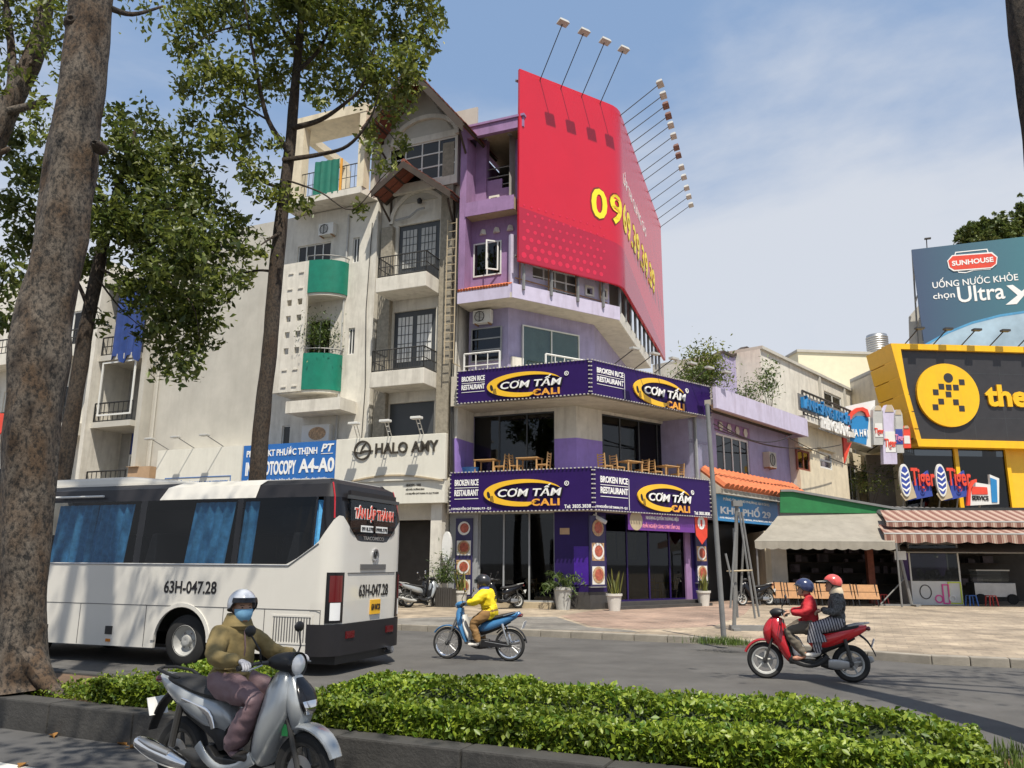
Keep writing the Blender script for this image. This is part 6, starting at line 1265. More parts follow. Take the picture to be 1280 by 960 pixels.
# lower body: near side with wheel arches as a plate, the rest lofted
wr = .43; rwx = BF.sx(230, 801, .1); fwx = -BL+1.75
def arch_poly(z0, z1):
    p = [(-BL+.05, z0)]
    for c in (fwx, rwx):
        p += [(c-.57, z0)] + [(c-.57*math.cos(a), wr+.57*math.sin(a)) for a in (math.pi*k/16 for k in range(1, 16)) if wr+.57*math.sin(a) > z0] + [(c+.57, z0)]
    return p + [(-BR-.1, z0), (-BR-.1, z1), (-BL+.05, z1)]
MB(BF).prism(arch_poly(.30, 1.12), 0, .05).build('side_panel', 'bus_white', bus)
for c in (fwx, rwx):
    MB(BF).strip([(c-.62*math.cos(a), wr+.62*math.sin(a)) for a in (math.pi*k/20 for k in range(21))], [(c-.555*math.cos(a), wr+.555*math.sin(a)) for a in (math.pi*k/20 for k in range(21))], -.02, .02).build('wheel_arch', 'bus_white', bus)
shellpart(K(1.12), 0, zb, .0, 'body_shell', 'bus_white')
shellpart(K(.30), .02, K(1.12), 0, 'body_shell', 'bus_white', [t for t in kn if t >= -.11])
MB(BF).box(-BL+.3, -.1, .3, BWD-.1, .28, .34).build('underbody', 'black', bus); MB(BF).box(-BL+.02, -BL+.1, .05, BWD-.05, .3, zRf).build('front_panel', 'bus_white', bus)
MB(BF).box(-2.9, -1.4, .25, BWD-.25, .34, 1.1).box(fwx-.8, fwx+.8, .25, BWD-.25, .34, 1.1).build('wheel_well', 'black', bus)
# upper band: glass bays on the near side, black elsewhere
bays = [(BF.sx(40, 660), BF.sx(170, 660)), (BF.sx(178, 660), BF.sx(292, 660)), (BF.sx(299, 660), BF.sx(400, 660))]
bays = [(a+BR, b+BR) for a, b in bays]; bays.insert(0, (-BL+BR+.6, bays[0][0]-.12)); bays[-1] = (bays[-1][0], -.14)
edges = sorted({kn[0], *[e for b in bays for e in b], *[t for t in kn if t < -.0]}); 
gl, bk = [], []
for a, b in zip(edges, edges[1:]):
    (gl if any(x <= (a+b)/2 <= y for x, y in bays) else bk).append((a, b))
def seg(nm, m, segs):
    mb = MB(BF)
    for a, b in segs:
        mb.quad((*bo(a, 0), zb(a)), (*bo(b, 0), zb(b)), (*bo(b, .07), zWt), (*bo(a, .07), zWt))
    return mb.build(nm, m, bus, recalc=False)
for x, y in bays:
    seg('side_window', 'glass_bus', [s_ for s_ in gl if x <= (s_[0]+s_[1])/2 <= y])
seg('window_pillar', 'black_gloss', bk[:0]) if False else [seg('window_pillar', 'black_gloss', [q]) for q in bk]
shellpart(zb, 0, K(zWt), .07, 'rear_band', 'black_gloss', [t for t in kn if t >= -.001])
shellpart(K(zWt), .07, K(zRf), .14, 'roof_edge', 'bus_grey'); shellpart(K(zRf), .14, K(zRf+.10), .36, 'roof_edge', 'bus_grey')
MB(BF).box(-BL+.4, -.36, .36, BWD-.36, zRf+.06, zRf+.11).build('roof', 'bus_white', bus)
xa, xb = BF.sx(197, 618), BF.sx(317, 618)
MB(BF).add([(xa, .062, zWt+.005), (xb, .062, zWt+.005), (xb+.03, .128, zRf+.005), (xa+.12, .128, zRf+.005), (xb+.03, .35, zRf+.115), (xa+.3, .35, zRf+.115)], [(0, 1, 2, 3), (3, 2, 4, 5)]).build('roof_flank', 'bus_white', bus, recalc=False)
hp = [(BF.sx(57, 600, .6), zRf+.1), (BF.sx(70, 600, .6), zRf+.27), (BF.sx(170, 600, .6), zRf+.28), (BF.sx(215, 600, .6), zRf+.20), (BF.sx(275, 600, .6), zRf+.1)]
MB(BF).prism(hp, .45, BWD-.45).build('air_conditioner', 'bus_white', bus, bev=.05)
MB(BF).tube([(bays[1][0]-BR, .04, zWt+.10), (BF.sx(128, 618), .04, zWt+.10)], .02, 6).build('trim_strip', 'white_pvc', bus)
MB(BF).tube([(-BL+.3, -.004, zW-.02), (BF.sx(361, 706), -.004, zW-.02), (-BR-.0, -.004, zW+.33)], .012, 6).build('window_trim', 'steel', bus)
MB(BF).tube([(*bo(TR0*.4, .13), zRf+.02), (*bo(TR0*.5, .06), zWt), (*bo(TR0*.5, .0), zWt-.35)], .014, 6).build('red_trim', 'paint_red', bus); MB(BF).tube([(*bo(TE-ARC*.4, .13), zRf+.02), (*bo(TE-ARC*.5, .06), zWt), (*bo(TE-ARC*.5, .0), zWt-.35)], .014, 6).build('red_trim', 'paint_red', bus)
# inside: floor, far windows, seats, curtains
MB(BF).box(-BL+.2, -.25, .1, BWD-.1, 1.0, 1.08).build('cabin_floor', 'interior_dark', bus)
for k in range(7):
    x = -1.2-k*1.0
    for y in (.18, 1.3): 
        MB(BF).add([(x, y, 1.08), (x+.42, y, 1.08), (x+.42, y+.8, 1.08), (x, y+.8, 1.08), (x+.28, y, zW+.52), (x+.40, y, zW+.52), (x+.40, y+.8, zW+.52), (x+.28, y+.8, zW+.52)], [(0,3,2,1),(4,5,6,7),(0,1,5,4),(1,2,6,5),(2,3,7,6),(3,0,4,7)]).build('seat_row', 'black', bus, bev=.04)
for xa_, xb_, xt in ((65, 112, 6), (113, 158, 8), (232, 283, 10), (298, 316, 6), (391, 401, 2)):
    a, b = BF.sx(xa_, 665, .12), BF.sx(xb_, 665, .12); sh = (BF.sx(xb_+xt, 665, .12)-b); n = max(8, int((b-a)/.035)); rings = []
    for k in range(n+1):
        u = k/n; y = .14+.028*math.sin(u*n*1.25); x = a+(b-a)*u; z0 = zW-.05 if xa_ < 380 else zW+.3; rings.append([(x, y, z0), (x, y+.01, z0), (x+sh, y+.01, zWt-.05), (x+sh, y, zWt-.05)])
    MB(BF).loft(rings).build('curtain', 'curtain', bus, smooth=True)
MB(BF).box(BF.sx(209, 665, 1.0), BF.sx(232, 665, 1.0), 1.9, 1.92, zW+.55, zW+.68).build('inner_notice', 'green_cloth', bus)
# side details
ln = MB(BF); zp = BF.zz(220, 757.5)
def seam(x0, z0, x1, z1): 
    ln.box(min(x0, x1)-.006, max(x0, x1)+.006, -.004, .0, min(z0, z1)-.006, max(z0, z1)+.006)
seam(-BL+.1, zp, BF.sx(400, 760), zp)
for x in (97, 180, 277, 329): seam(BF.sx(x, 790), .32, BF.sx(x, 790), zp)
seam(BF.sx(399, 790), .32, BF.sx(399, 790), zp); ln.build('panel_seams', 'bus_line', bus, kind='stuff')
for x, y in ((56, 785), (136, 787.5)):
    a, z = BF.px(x, y); MB(BF).box(a-.08, a+.08, -.012, .0, z-.07, z+.07).build('hatch_handle', 'black', bus, bev=.01); a, z = BF.px(x-1, y+12.5); MB(BF).box(a-.05, a+.05, -.015, .0, z-.025, z+.025).build('marker_lamp', 'amber_lens', bus)
a, b = BF.sx(340, 787), BF.sx(388, 787); z0, z1 = BF.zz(364, 803), BF.zz(364, 771)
MB(BF).wall(a-.03, b+.03, z0-.03, z1+.03, [(a, b, z0, z1)], -.008, .0).build('vent_frame', 'bus_white', bus)
for k in range(14): q = a+(b-a)*(k+.5)/14; MB(BF).box(q-.006, q+.012, -.006, .0, z0, z1).build('vent_slot', 'bus_line', bus)
m = MB(BF); text(m, '63H-047.28', (BF.sx(205.5, 733), BF.sx(271, 733), BF.zz(238, 742), BF.zz(238, 726)), -.002, .006, .018); m.build('lettering', 'bus_grey', bus, recalc=False)
# rear details, laid on the curved tail
def tpatch(t0, t1, z0, z1, off, nm, m, n=8, parent=None):
    rings = [[(*bo(t0+(t1-t0)*k/n, -off), z0), (*bo(t0+(t1-t0)*k/n, -off), z1), (*bo(t0+(t1-t0)*k/n, .01), z1), (*bo(t0+(t1-t0)*k/n, .01), z0)] for k in range(n+1)]
    return MB(BF).loft(rings).build(nm, m, parent or bus, smooth=True)
zbm = .78
tpatch(-.12, TE+.1, .30, zbm, .03, 'rear_bumper', 'bus_grey', 40); MB(BF).box(-.75, -.05, .25, BWD-.25, .16, .31).build('bumper_valance', 'black', bus)
for t0, t1, q in ((.16, .47, 1), (TE-.47, TE-.16, 1)):
    o = tpatch(t0, t1, zbm+.02, zbm+.80, .022, 'tail_light', 'black_gloss', 6); tpatch(t0+.05*q, t1-.05*q, zbm+.34, zbm+.75, .03, 'red_lens', 'red_lens', 5, o); tpatch(t0+.07, t1-.07, zbm+.06, zbm+.33, .03, 'clear_lens', 'lens_white', 5, o)
for t0 in (TR0+.1, TR1-.35): tpatch(t0, t0+.25, .55, .66, .045, 'reflector', 'red_lens', 3)
MB(BF).tube([(-.35, BWD-.55, .26), (.12, BWD-.55, .26)], .06, 10).build('exhaust_pipe', 'chrome', bus)
def rear_text(body, y0, y1, z0, z1, m, off=.004, bold=.018):
    V, F = text_mesh(body, bold, 0, .5); xs = [v.x for v in V]; ys = [v.y for v in V]
    W = [(off+(v.z+.5)*.006, y0+(v.x-min(xs))/(max(xs)-min(xs))*(y1-y0), z0+(v.y-min(ys))/(max(ys)-min(ys))*(z1-z0)) for v in V]
    return MB(BF).add(W, F).build('lettering', m, bus, recalc=False)
yc = BWD*.52
rear_text('63H-047.28', yc-.43, yc+.55, zbm+.40, zbm+.60, 'bus_grey')
MB(BF).box(.0, .02, yc-.05, yc+.28, zbm+.10, zbm+.34).build('number_plate', 'plate_yellow', bus); rear_text('63H 047.28', yc-.03, yc+.26, zbm+.17, zbm+.27, 'bus_grey', .021)
MB(BF).box(.0, .012, .42, BWD-.36, zbm+.78, zbm+.795).build('tailgate_seam', 'bus_line', bus); MB(BF).box(.0, .02, yc-.42, yc+.42, zbm+.84, zbm+.93).build('tailgate_handle', 'bus_line', bus)
m = MB(BF).lathe([(.085, .0), (.11, .0), (.11, .025), (.085, .025)], (.0, yc+.05, zbm+1.08), 24, 'x', True); text_v = None; m.build('emblem', 'chrome', bus, smooth=True)
V, F = text_mesh('H', .03, .25, .5); xs = [v.x for v in V]; ys = [v.y for v in V]
MB(BF).add([(.005+(v.z+.5)*.012, yc-.01+(v.x-min(xs))/(max(xs)-min(xs))*.12, zbm+1.02+(v.y-min(ys))/(max(ys)-min(ys))*.12) for v in V], F).build('emblem_letter', 'bus_grey', bus, recalc=False)
zr0 = zW+.50
MB(BF).prism([(BR+.12, zr0+.05), (BR+.25, zr0-.02), (BWD-BR-.25, zr0-.02), (BWD-BR-.12, zr0+.05), (BWD-BR-.1, zWt-.03), (BR+.1, zWt-.03)], -.02, .012, 'x').build('rear_window', 'glass_bus', bus)
MB(BF).box(-.05, .004, BR+.1, BWD-BR-.1, zWt+.04, zWt+.12).build('rear_spoiler', 'bus_grey', bus)
def rtx(body, y0, y1, z0, z1, m, off, bold): return rear_text(body, y0, y1, z0, z1, m, off, bold)
rtx('TÂN LẬP THÀNH', BR+.22, BWD-BR-.2, zr0+.20, zr0+.50, 'letter_white', .013, .045); rtx('TÂN LẬP THÀNH', BR+.235, BWD-BR-.215, zr0+.215, zr0+.485, 'red_print', .020, .012)
MB(BF).box(.012, .016, BR+.45, BR+.85, zr0+.04, zr0+.15).box(.012, .016, BR+.95, BR+1.35, zr0+.04, zr0+.15).build('phone_strip', 'letter_white', bus); rtx('0918.378 - 0908.378', BR+.47, BR+1.33, zr0+.065, zr0+.125, 'bus_grey', .017, .01)
rtx('TRACOMECO', BR+.55, BWD-BR-.5, zr0-.09, zr0-.03, 'steel', .004, .01)
tpatch(TR0+.02, TR1-.02, zWt-.02, zWt+.04, .03, 'light_bar', 'frame_dark', 8)
# wheels
def bus_wheel(cx, y, sg):
    o = MB(BF).lathe([(.24, -.14), (.36, -.15), (.42, -.11), (.43, -.05), (.43, .05), (.42, .11), (.36, .15), (.24, .14)], (cx, y, wr), 32, 'y', True).build('wheel', 'rubber', bus, smooth=True)
    MB(BF).lathe([(.0, -.10), (.06, -.12), (.085, -.11), (.10, -.05), (.17, -.03), (.19, -.06), (.25, -.145), (.265, -.13), (.25, -.05), (.0, .0)], (cx, y, wr), 28, 'y').build('rim', 'lamp_grey', o, smooth=True)
    for k in range(6): a = k*math.pi/3; MB(BF).lathe([(.016, -.06), (.016, -.02), (.0, -.02)], (cx+.13*math.cos(a), y, wr+.13*math.sin(a)), 6, 'y').build('wheel_nut', 'chrome', o)
bus_wheel(rwx, .24, 1); bus_wheel(fwx, .24, 1)
for c in (rwx, fwx): MB(BF).lathe([(.2, -.14), (.43, -.1), (.43, .1), (.2, .14)], (c, BWD-.26, wr), 24, 'y').build('wheel', 'rubber', bus, smooth=True)
# ================================================================== motorbikes (local: x forwards, y left, z up)
def etube(mb, pts, hw, hh, n=16, pw=2.4, cap=True):
    """pts (x,z) in the bike's plane or (x,y,z); half width hw (across) and half thickness hh (in the plane)."""
    P = [Vector((p[0], 0, p[1])) if len(p) == 2 else Vector(p) for p in pts]; m = len(P); rings = []
    for i in range(m):
        t = (P[min(i+1, m-1)]-P[max(i-1, 0)]).normalized(); side = Vector((0, 1, 0)); side = (side - t*side.dot(t)).normalized(); nn = t.cross(side).normalized()
        a, b = (hw[i] if isinstance(hw, (list, tuple)) else hw), (hh[i] if isinstance(hh, (list, tuple)) else hh); r = []
        for k in range(n):
            an = 2*math.pi*k/n; c, s = math.cos(an), math.sin(an); cc = math.copysign(abs(c)**(2/pw), c); ss = math.copysign(abs(s)**(2/pw), s)
            r.append(P[i] + side*a*cc + nn*b*ss)
        rings.append(r)
    return mb.loft(rings, cap)
def smoothpts(pts, k=3):
    out_ = []
    n = len(pts)
    for i in range(n-1):
        p0, p1, p2, p3 = [Vector(pts[max(0, min(n-1, i+d))]) for d in (-1, 0, 1, 2)]
        for j in range(k):
            t = j/k; out_.append(tuple(.5*((2*p1)+(p2-p0)*t+(2*p0-5*p1+4*p2-p3)*t*t+(3*p1-p0-3*p2+p3)*t**3)))
    return out_ + [tuple(pts[-1])]
def ET(parent, nm, m, rows, n=16, pw=2.4, k=3):
    """rows: (x, z, hw, hh)"""
    q = smoothpts(rows, k); return etube(MB(), [(r[0], r[1]) for r in q], [max(.004, r[2]) for r in q], [max(.004, r[3]) for r in q], n, pw).build(nm, m, parent, smooth=True, local=True)
def bike_wheel(parent, x, r, w, style='spoke', tm='rubber', rm='chrome', disc=True):
    q = r-w*.95
    o = MB().lathe([(q, -w*.35), (r-w*.35, -w*.5), (r-w*.08, -w*.34), (r, -w*.1), (r, w*.1), (r-w*.08, w*.34), (r-w*.35, w*.5), (q, w*.35)], (x, 0, r), 36, 'y', True).build('wheel', tm, parent, smooth=True, local=True)
    MB().lathe([(q+.006, -w*.36), (q+.012, -w*.42), (q-.012, -w*.36), (q-.02, -w*.2), (q-.02, w*.2), (q-.012, w*.36), (q+.012, w*.42), (q+.006, w*.36)], (x, 0, r), 36, 'y', True).build('rim', rm, o, smooth=True, local=True)
    m = MB()
    if style == 'spoke':
        for k in range(18): a = 2*math.pi*k/18; b = a+.25*(1 if k % 2 else -1); sgn = .03*(1 if k % 4 < 2 else -1); m.tube([(x+.035*math.cos(b), sgn, r+.035*math.sin(b)), (x+(q-.015)*math.cos(a), 0, r+(q-.015)*math.sin(a))], .0035, 4)
        m.build('spokes', 'steel', o, local=True, kind='stuff')
    else:
        for k in range(5): a = 2*math.pi*k/5+.3; m.tube([(x+.03*math.cos(a), 0, r+.03*math.sin(a)), (x+(q-.01)*math.cos(a+.12), 0, r+(q-.01)*math.sin(a+.12))], [.022, .014], 6)
        m.build('rim_spokes', rm, o, local=True)
    MB().lathe([(.0, -.05), (.04, -.05), (.045, -.02), (.045, .02), (.04, .05), (.0, .05)], (x, 0, r), 14, 'y').build('hub', 'engine', o, smooth=True, local=True)
    if disc: MB().lathe([(.05, -.058), (q*.62, -.058), (q*.62, -.052), (.05, -.052)], (x, 0, r), 24, 'y', True).build('brake_disc', 'steel', o, local=True)
    return o
def mirror(parent, x, y, z, sg, mt='black', hx=-.06, hz=.2):
    o = MB().tube([(x, y, z), (x+.01, y+.03*sg, z+.09), (x+hx, y+.07*sg, z+hz)], .007, 6).build('mirror_stem', 'chrome' if mt != 'black' else 'black', parent, local=True)
    MB().ball((x+hx-.005, y+.075*sg, z+hz+.03), .018, .055, .042, 12, 8).build('mirror', mt, o, smooth=True, local=True); MB().ball((x+hx-.017, y+.075*sg, z+hz+.03), .008, .047, .035, 12, 8).build('mirror_glass', 'chrome', o, smooth=True, local=True)
def arc_fender(parent, x, r, R, a0, a1, hw, th, m, nm='front_fender', n=14, taper=True):
    pts = [(x+R*math.cos(R_(a0+(a1-a0)*k/n)), r+R*math.sin(R_(a0+(a1-a0)*k/n))) for k in range(n+1)]
    etube(MB(), pts, [hw*(1 if not taper else .55+.45*math.sin(math.pi*min(1, (k+2)/(n)))) for k in range(n+1)], th, 12, 3).build(nm, m, parent, smooth=True, local=True)
def plate_block(parent, x, z, tilt=.5):
    MB().add([(x, -.09, z), (x, .09, z), (x-.05, .09, z+.13), (x-.05, -.09, z+.13), (x-.008, -.09, z), (x-.008, .09, z), (x-.058, .09, z+.13), (x-.058, -.09, z+.13)], [(0,1,2,3),(7,6,5,4),(0,4,5,1),(1,5,6,2),(2,6,7,3),(3,7,4,0)]).build('number_plate', 'letter_white', parent, local=True)
def scooter(label, paint, group=None, seat='seat_black', inner='black', style='alloy', rim='lamp_grey', mode=False, side_m=None, r=.265, tail_m=None):
    t = thing('scooter' if not mode else 'scooter', label, 'motorbike', (0, 0, 0), group); fx, rx = .63, -.63
    bike_wheel(t, fx, r, .085, style, rm=rim); bike_wheel(t, rx, r, .10, style, rm=rim)
    # fork, front fender
    for y in (-.065, .065): MB().tube([(fx, y, r), (.50, y, .62)], .02, 8).build('fork_leg', 'dark_metal', t, smooth=True, local=True)
    arc_fender(t, fx, r, r+.04, 22, 165, .078, .022, paint)
    # front apron: one shell from headstock to the floor, a nose cowl in front
    ET(t, 'front_apron', paint, [(.38, .94, .07, .06), (.41, .86, .13, .115), (.40, .70, .18, .13), (.34, .52, .20, .10), (.28, .36, .17, .07), (.22, .27, .10, .04)])
    ET(t, 'nose_cowl', paint, [(.44, .94, .05, .04), (.50, .84, .095, .075), (.555, .72, .115, .085), (.56, .60, .09, .06), (.53, .50, .03, .02)])
    ET(t, 'inner_shield', inner, [(.34, .90, .08, .03), (.32, .72, .15, .035), (.27, .52, .165, .035), (.23, .36, .15, .03)])
    ET(t, 'indicator_lens', 'lens_white' if mode else 'amber_lens', [(.57, .63, .03, .012), (.60, .60, .06, .014), (.59, .555, .045, .012)], 12, 2) 
    # floor board and lower side panels
    MB().prism([(.27, .30), (.27, .25), (-.16, .23), (-.24, .34), (-.20, .38), (-.12, .31), (.20, .31)], -.15, .15).build('floor_board', inner, t, bev=.012, local=True)
    for y in (-1, 1): ET(t, 'side_sill', paint if mode else (side_m or 'black'), [(.26, .34, .012, .05), (.12, .26, .014, .035), (-.06, .235, .015, .03), (-.2, .29, .014, .035), (-.3, .38, .01, .04)]).location.y = .155*y
    # tail body, under-seat bodywork, seat
    ET(t, 'tail_body', tail_m or paint, [(-.08, .50, .09, .08), (-.17, .57, .14, .13), (-.34, .63, .16, .13), (-.55, .70, .145, .115), (-.75, .77, .105, .08), (-.90, .82, .05, .035)])
    ET(t, 'under_body', inner, [(-.12, .34, .10, .06), (-.16, .45, .12, .09), (-.30, .54, .12, .10), (-.5, .60, .10, .08), (-.7, .68, .07, .05)])
    ET(t, 'seat', seat, [(.02, .70, .06, .03), (-.04, .725, .115, .05), (-.2, .735, .145, .052), (-.38, .755, .15, .05), (-.55, .79, .14, .05), (-.74, .815, .10, .04), (-.80, .825, .05, .02)])
    for y in (-1, 1):
        etube(MB(), [(-.62, .10*y, .83), (-.74, .125*y, .86), (-.88, .09*y, .88), (-.93, .0, .885)], .014, .012, 8).build('grab_rail', rim if not mode else 'black', t, smooth=True, local=True)
        if mode: ET(t, 'chrome_trim', 'chrome', [(-.16, .50, .006, .02), (-.22, .60, .008, .03), (-.36, .65, .007, .02), (-.52, .69, .005, .01)]).location.y = .150*y
    ET(t, 'tail_light', 'red_lens', [(-.86, .80, .06, .02), (-.92, .80, .075, .035), (-.945, .80, .05, .02)], 12)
    plate_block(t, -.93, .52); ET(t, 'rear_fender', 'black', [(-.76, .72, .06, .02), (-.88, .62, .055, .015), (-.96, .48, .05, .01), (-.99, .40, .045, .008)])
    # engine unit, exhaust, shock
    ET(t, 'engine_case', 'engine', [(-.20, .27, .07, .06), (-.36, .25, .10, .085), (-.52, .26, .075, .065), (-.64, .265, .05, .05)]); ET(t, 'crank_cover', 'steel', [(-.30, .27, .01, .06), (-.42, .26, .012, .075), (-.60, .265, .01, .05)]).location.y = .10
    mf = ET(t, 'exhaust', 'lamp_grey' if not mode else 'chrome', [(-.38, .22, .03, .03), (-.52, .24, .055, .06), (-.75, .285, .062, .07), (-.93, .33, .05, .05), (-.97, .34, .03, .03)]); mf.location.y = -.16
    ET(t, 'exhaust_shield', 'black' if not mode else 'steel', [(-.56, .29, .03, .025), (-.75, .33, .04, .025), (-.90, .365, .025, .015)]).location.y = -.185
    for y in (-.12, .12): MB().tube([(-.62, y, .33), (-.56, y, .64)], .028, 8).build('shock_absorber', 'dark_metal', t, smooth=True, local=True)
    # handlebar cowl, headlight, grips, levers, mirrors
    ET(t, 'handlebar_cowl', 'black' if mode else inner, [(.28, 1.0, .10, .03), (.36, 1.01, .135, .06), (.44, 1.0, .12, .07), (.50, .97, .075, .05)])
    if mode:
        MB().lathe([(.0, .045), (.05, .04), (.075, .02), (.082, .0), (.07, -.03)], (.495, 0, .99), 24, 'x').build('headlight', 'lens_white', t, smooth=True, local=True); MB().lathe([(.080, -.01), (.094, .0), (.090, .025), (.078, .022)], (.495, 0, .99), 24, 'x', True).build('headlight_ring', 'black_gloss', t, smooth=True, local=True)
        ET(t, 'apron_visor', 'black_gloss', [(.53, .895, .045, .015), (.595, .81, .09, .022), (.638, .72, .088, .022), (.630, .65, .04, .012)]); ET(t, 'chrome_trim', 'chrome', [(.645, .745, .078, .008), (.662, .69, .062, .008), (.646, .652, .036, .006)], 12)
    for y in (-1, 1):
        MB().tube([(.34, .08*y, 1.0), (.31, .20*y, 1.01), (.27, .36*y, .985)], [.018, .014, .014], 8).build('handlebar', 'dark_metal', t, smooth=True, local=True); MB().tube([(.293, .25*y, 1.0), (.267, .37*y, .984)], .019, 10).build('grip', 'rubber', t, smooth=True, local=True)
        MB().tube([(.34, .20*y, .995), (.335, .34*y, .97)], .007, 6).build('brake_lever', 'steel', t, local=True); mirror(t, .32, .19*y, 1.01, y, 'black', -.05, .20)
    MB().tube([(-.2, .10, .22), (-.16, .28, .02)], .014, 6).build('side_stand', 'dark_metal', t, local=True) if False else None
    return t
def underbone(label, paint, group=None):
    t = thing('underbone_motorbike', label, 'motorbike', (0, 0, 0), group); fx, rx, r = .61, -.60, .285
    bike_wheel(t, fx, r, .06, 'spoke', rm='chrome', disc=False); bike_wheel(t, rx, r, .068, 'spoke', rm='chrome', disc=False)
    for y in (-.07, .07): MB().tube([(fx, y, r), (.42, y, .74)], .017, 8).build('fork_leg', 'steel', t, smooth=True, local=True); MB().tube([(rx, y*1.3, r), (-.48, y*1.6, .66)], .024, 8).build('shock_absorber', 'chrome', t, smooth=True, local=True); MB().tube([(rx, y*1.2, r), (-.15, y*1.2, .34)], .018, 8).build('swing_arm', 'steel', t, smooth=True, local=True)
    arc_fender(t, fx, r, r+.03, 35, 165, .05, .014, paint); arc_fender(t, rx, r, r+.035, 40, 172, .06, .01, 'black', 'rear_fender')
    ET(t, 'leg_shield', paint, [(.35, .93, .07, .05), (.37, .80, .12, .075), (.33, .62, .18, .06), (.27, .45, .17, .045), (.22, .32, .13, .03)]); ET(t, 'shield_lining', 'paint_white2', [(.28, .80, .09, .04), (.25, .62, .155, .05), (.19, .45, .15, .05), (.15, .35, .10, .03)])
    ET(t, 'centre_tunnel', 'paint_white2', [(.24, .60, .05, .04), (.14, .48, .05, .05), (.02, .44, .05, .05), (-.10, .50, .055, .06)])
    ET(t, 'tail_body', paint, [(-.02, .55, .08, .06), (-.14, .585, .12, .10), (-.34, .65, .125, .09), (-.56, .735, .10, .07), (-.74, .82, .065, .045), (-.80, .85, .03, .02)]); ET(t, 'lower_side', 'black', [(-.05, .48, .08, .05), (-.2, .54, .10, .06), (-.4, .60, .09, .04), (-.6, .70, .05, .03)])
    ET(t, 'seat', 'seat_black', [(.03, .70, .05, .02), (-.05, .725, .10, .038), (-.25, .745, .115, .04), (-.5, .80, .11, .036), (-.68, .85, .08, .026), (-.72, .86, .04, .012)])
    etube(MB(), [(-.5, .10, .80), (-.74, .11, .87), (-.80, 0, .89), (-.74, -.11, .87), (-.5, -.10, .80)], .010, .010, 8).build('grab_rail', 'chrome', t, smooth=True, local=True)
    ET(t, 'tail_light', 'red_lens', [(-.74, .79, .05, .02), (-.82, .81, .06, .03), (-.84, .81, .04, .02)], 12); plate_block(t, -.84, .58)
    ET(t, 'engine_case', 'engine', [(.14, .29, .06, .06), (.0, .28, .09, .09), (-.14, .30, .085, .085), (-.22, .32, .06, .06)]); MB().lathe([(.0, -.13), (.07, -.13), (.085, -.10), (.085, 0)], (-.03, 0, .29), 18, 'y').build('crank_cover', 'steel', t, smooth=True, local=True); MB().tube([(.12, 0, .30), (.26, 0, .33)], .05, 10).build('cylinder', 'steel', t, local=True)
    ET(t, 'exhaust', 'chrome', [(.10, .22, .016, .016), (-.15, .20, .018, .018), (-.35, .24, .035, .035), (-.70, .33, .04, .04), (-.86, .37, .03, .03)]).location.y = -.13
    MB().prism([(-.08, .24), (-.58, .25), (-.62, .31), (-.56, .345), (-.08, .37)], .085, .10).build('chain_case', 'black', t, bev=.006, local=True); MB().tube([(-.02, -.2, .22), (-.02, .2, .22)], .012, 6).build('foot_peg_bar', 'dark_metal', t, local=True)
    ET(t, 'handlebar_cowl', paint, [(.24, .98, .07, .025), (.32, .995, .10, .05), (.40, .97, .085, .06), (.45, .94, .05, .04)]); MB().ball((.43, 0, .955), .03, .07, .045).build('headlight', 'lens_white', t, smooth=True, local=True)
    for y in (-1, 1):
        MB().tube([(.30, .06*y, .985), (.26, .20*y, 1.0), (.22, .33*y, .98)], .013, 8).build('handlebar', 'dark_metal', t, smooth=True, local=True); MB().tube([(.238, .23*y, .995), (.218, .335*y, .978)], .018, 10).build('grip', 'rubber', t, smooth=True, local=True); mirror(t, .26, .18*y, 1.0, y, 'black', -.06, .22)
    return t
def place(t, p, yaw, lean=0):
    t.location = (p.x, p.y, p.z); t.rotation_euler = (lean, 0, yaw); return t
YR = MD.yaw
b1 = scooter('silver scooter with black seat and round headlight nearest the camera', 'paint_silver', mode=True, style='alloy', rim='dark_metal'); P1 = G(297, 998, 0); place(b1, P1, YR+R_(-3))
b1.scale = (1, 1, 1)
ET(b1, 'sticker', 'neon_yellow', [(.60, .60, .02, .004), (.61, .57, .02, .004)]) if False else None
MB().box(.462, .52, -.080, -.077, .50, .58).build('sticker', 'green_awning', b1, local=True)
b2 = underbone('blue underbone motorbike ridden by the person in yellow', 'paint_blue'); P2 = G(598, 825, 0); place(b2, P2, R_(180-16))
b3 = scooter('red scooter carrying two riders past the sandy pavement', 'paint_red', style='alloy', rim='lamp_grey', inner='black', tail_m='paint_red2', r=.275); P3 = G(1011, 850.5, 0); place(b3, P3, R_(180-18))
pk = scooter('grey scooter parked nearest the bus tail in front of the salon', 'paint_silver', 'scooters parked before the shops'); place(pk, EL.w(EL.sx(536, 760, -1.2), -1.6, .15), R_(35), R_(-7))
pk2 = scooter('black scooter parked behind the grey one in front of the salon', 'black_gloss', 'scooters parked before the shops'); place(pk2, EL.w(EL.sx(522, 760, -1.2)-.2, -.9, .15), R_(40), R_(-7))
pk3 = scooter('black scooter parked by the left shop window behind the yellow rider', 'black_gloss', 'scooters parked before the shops'); place(pk3, EL.w(EL.sx(628, 765, -1.1), -1.1, .15), R_(210), R_(7))
pk4 = scooter('black scooter parked under the blue neighbourhood sign', 'black_gloss', 'scooters parked before the shops'); place(pk4, G(945, 757, .15), R_(200), R_(7))
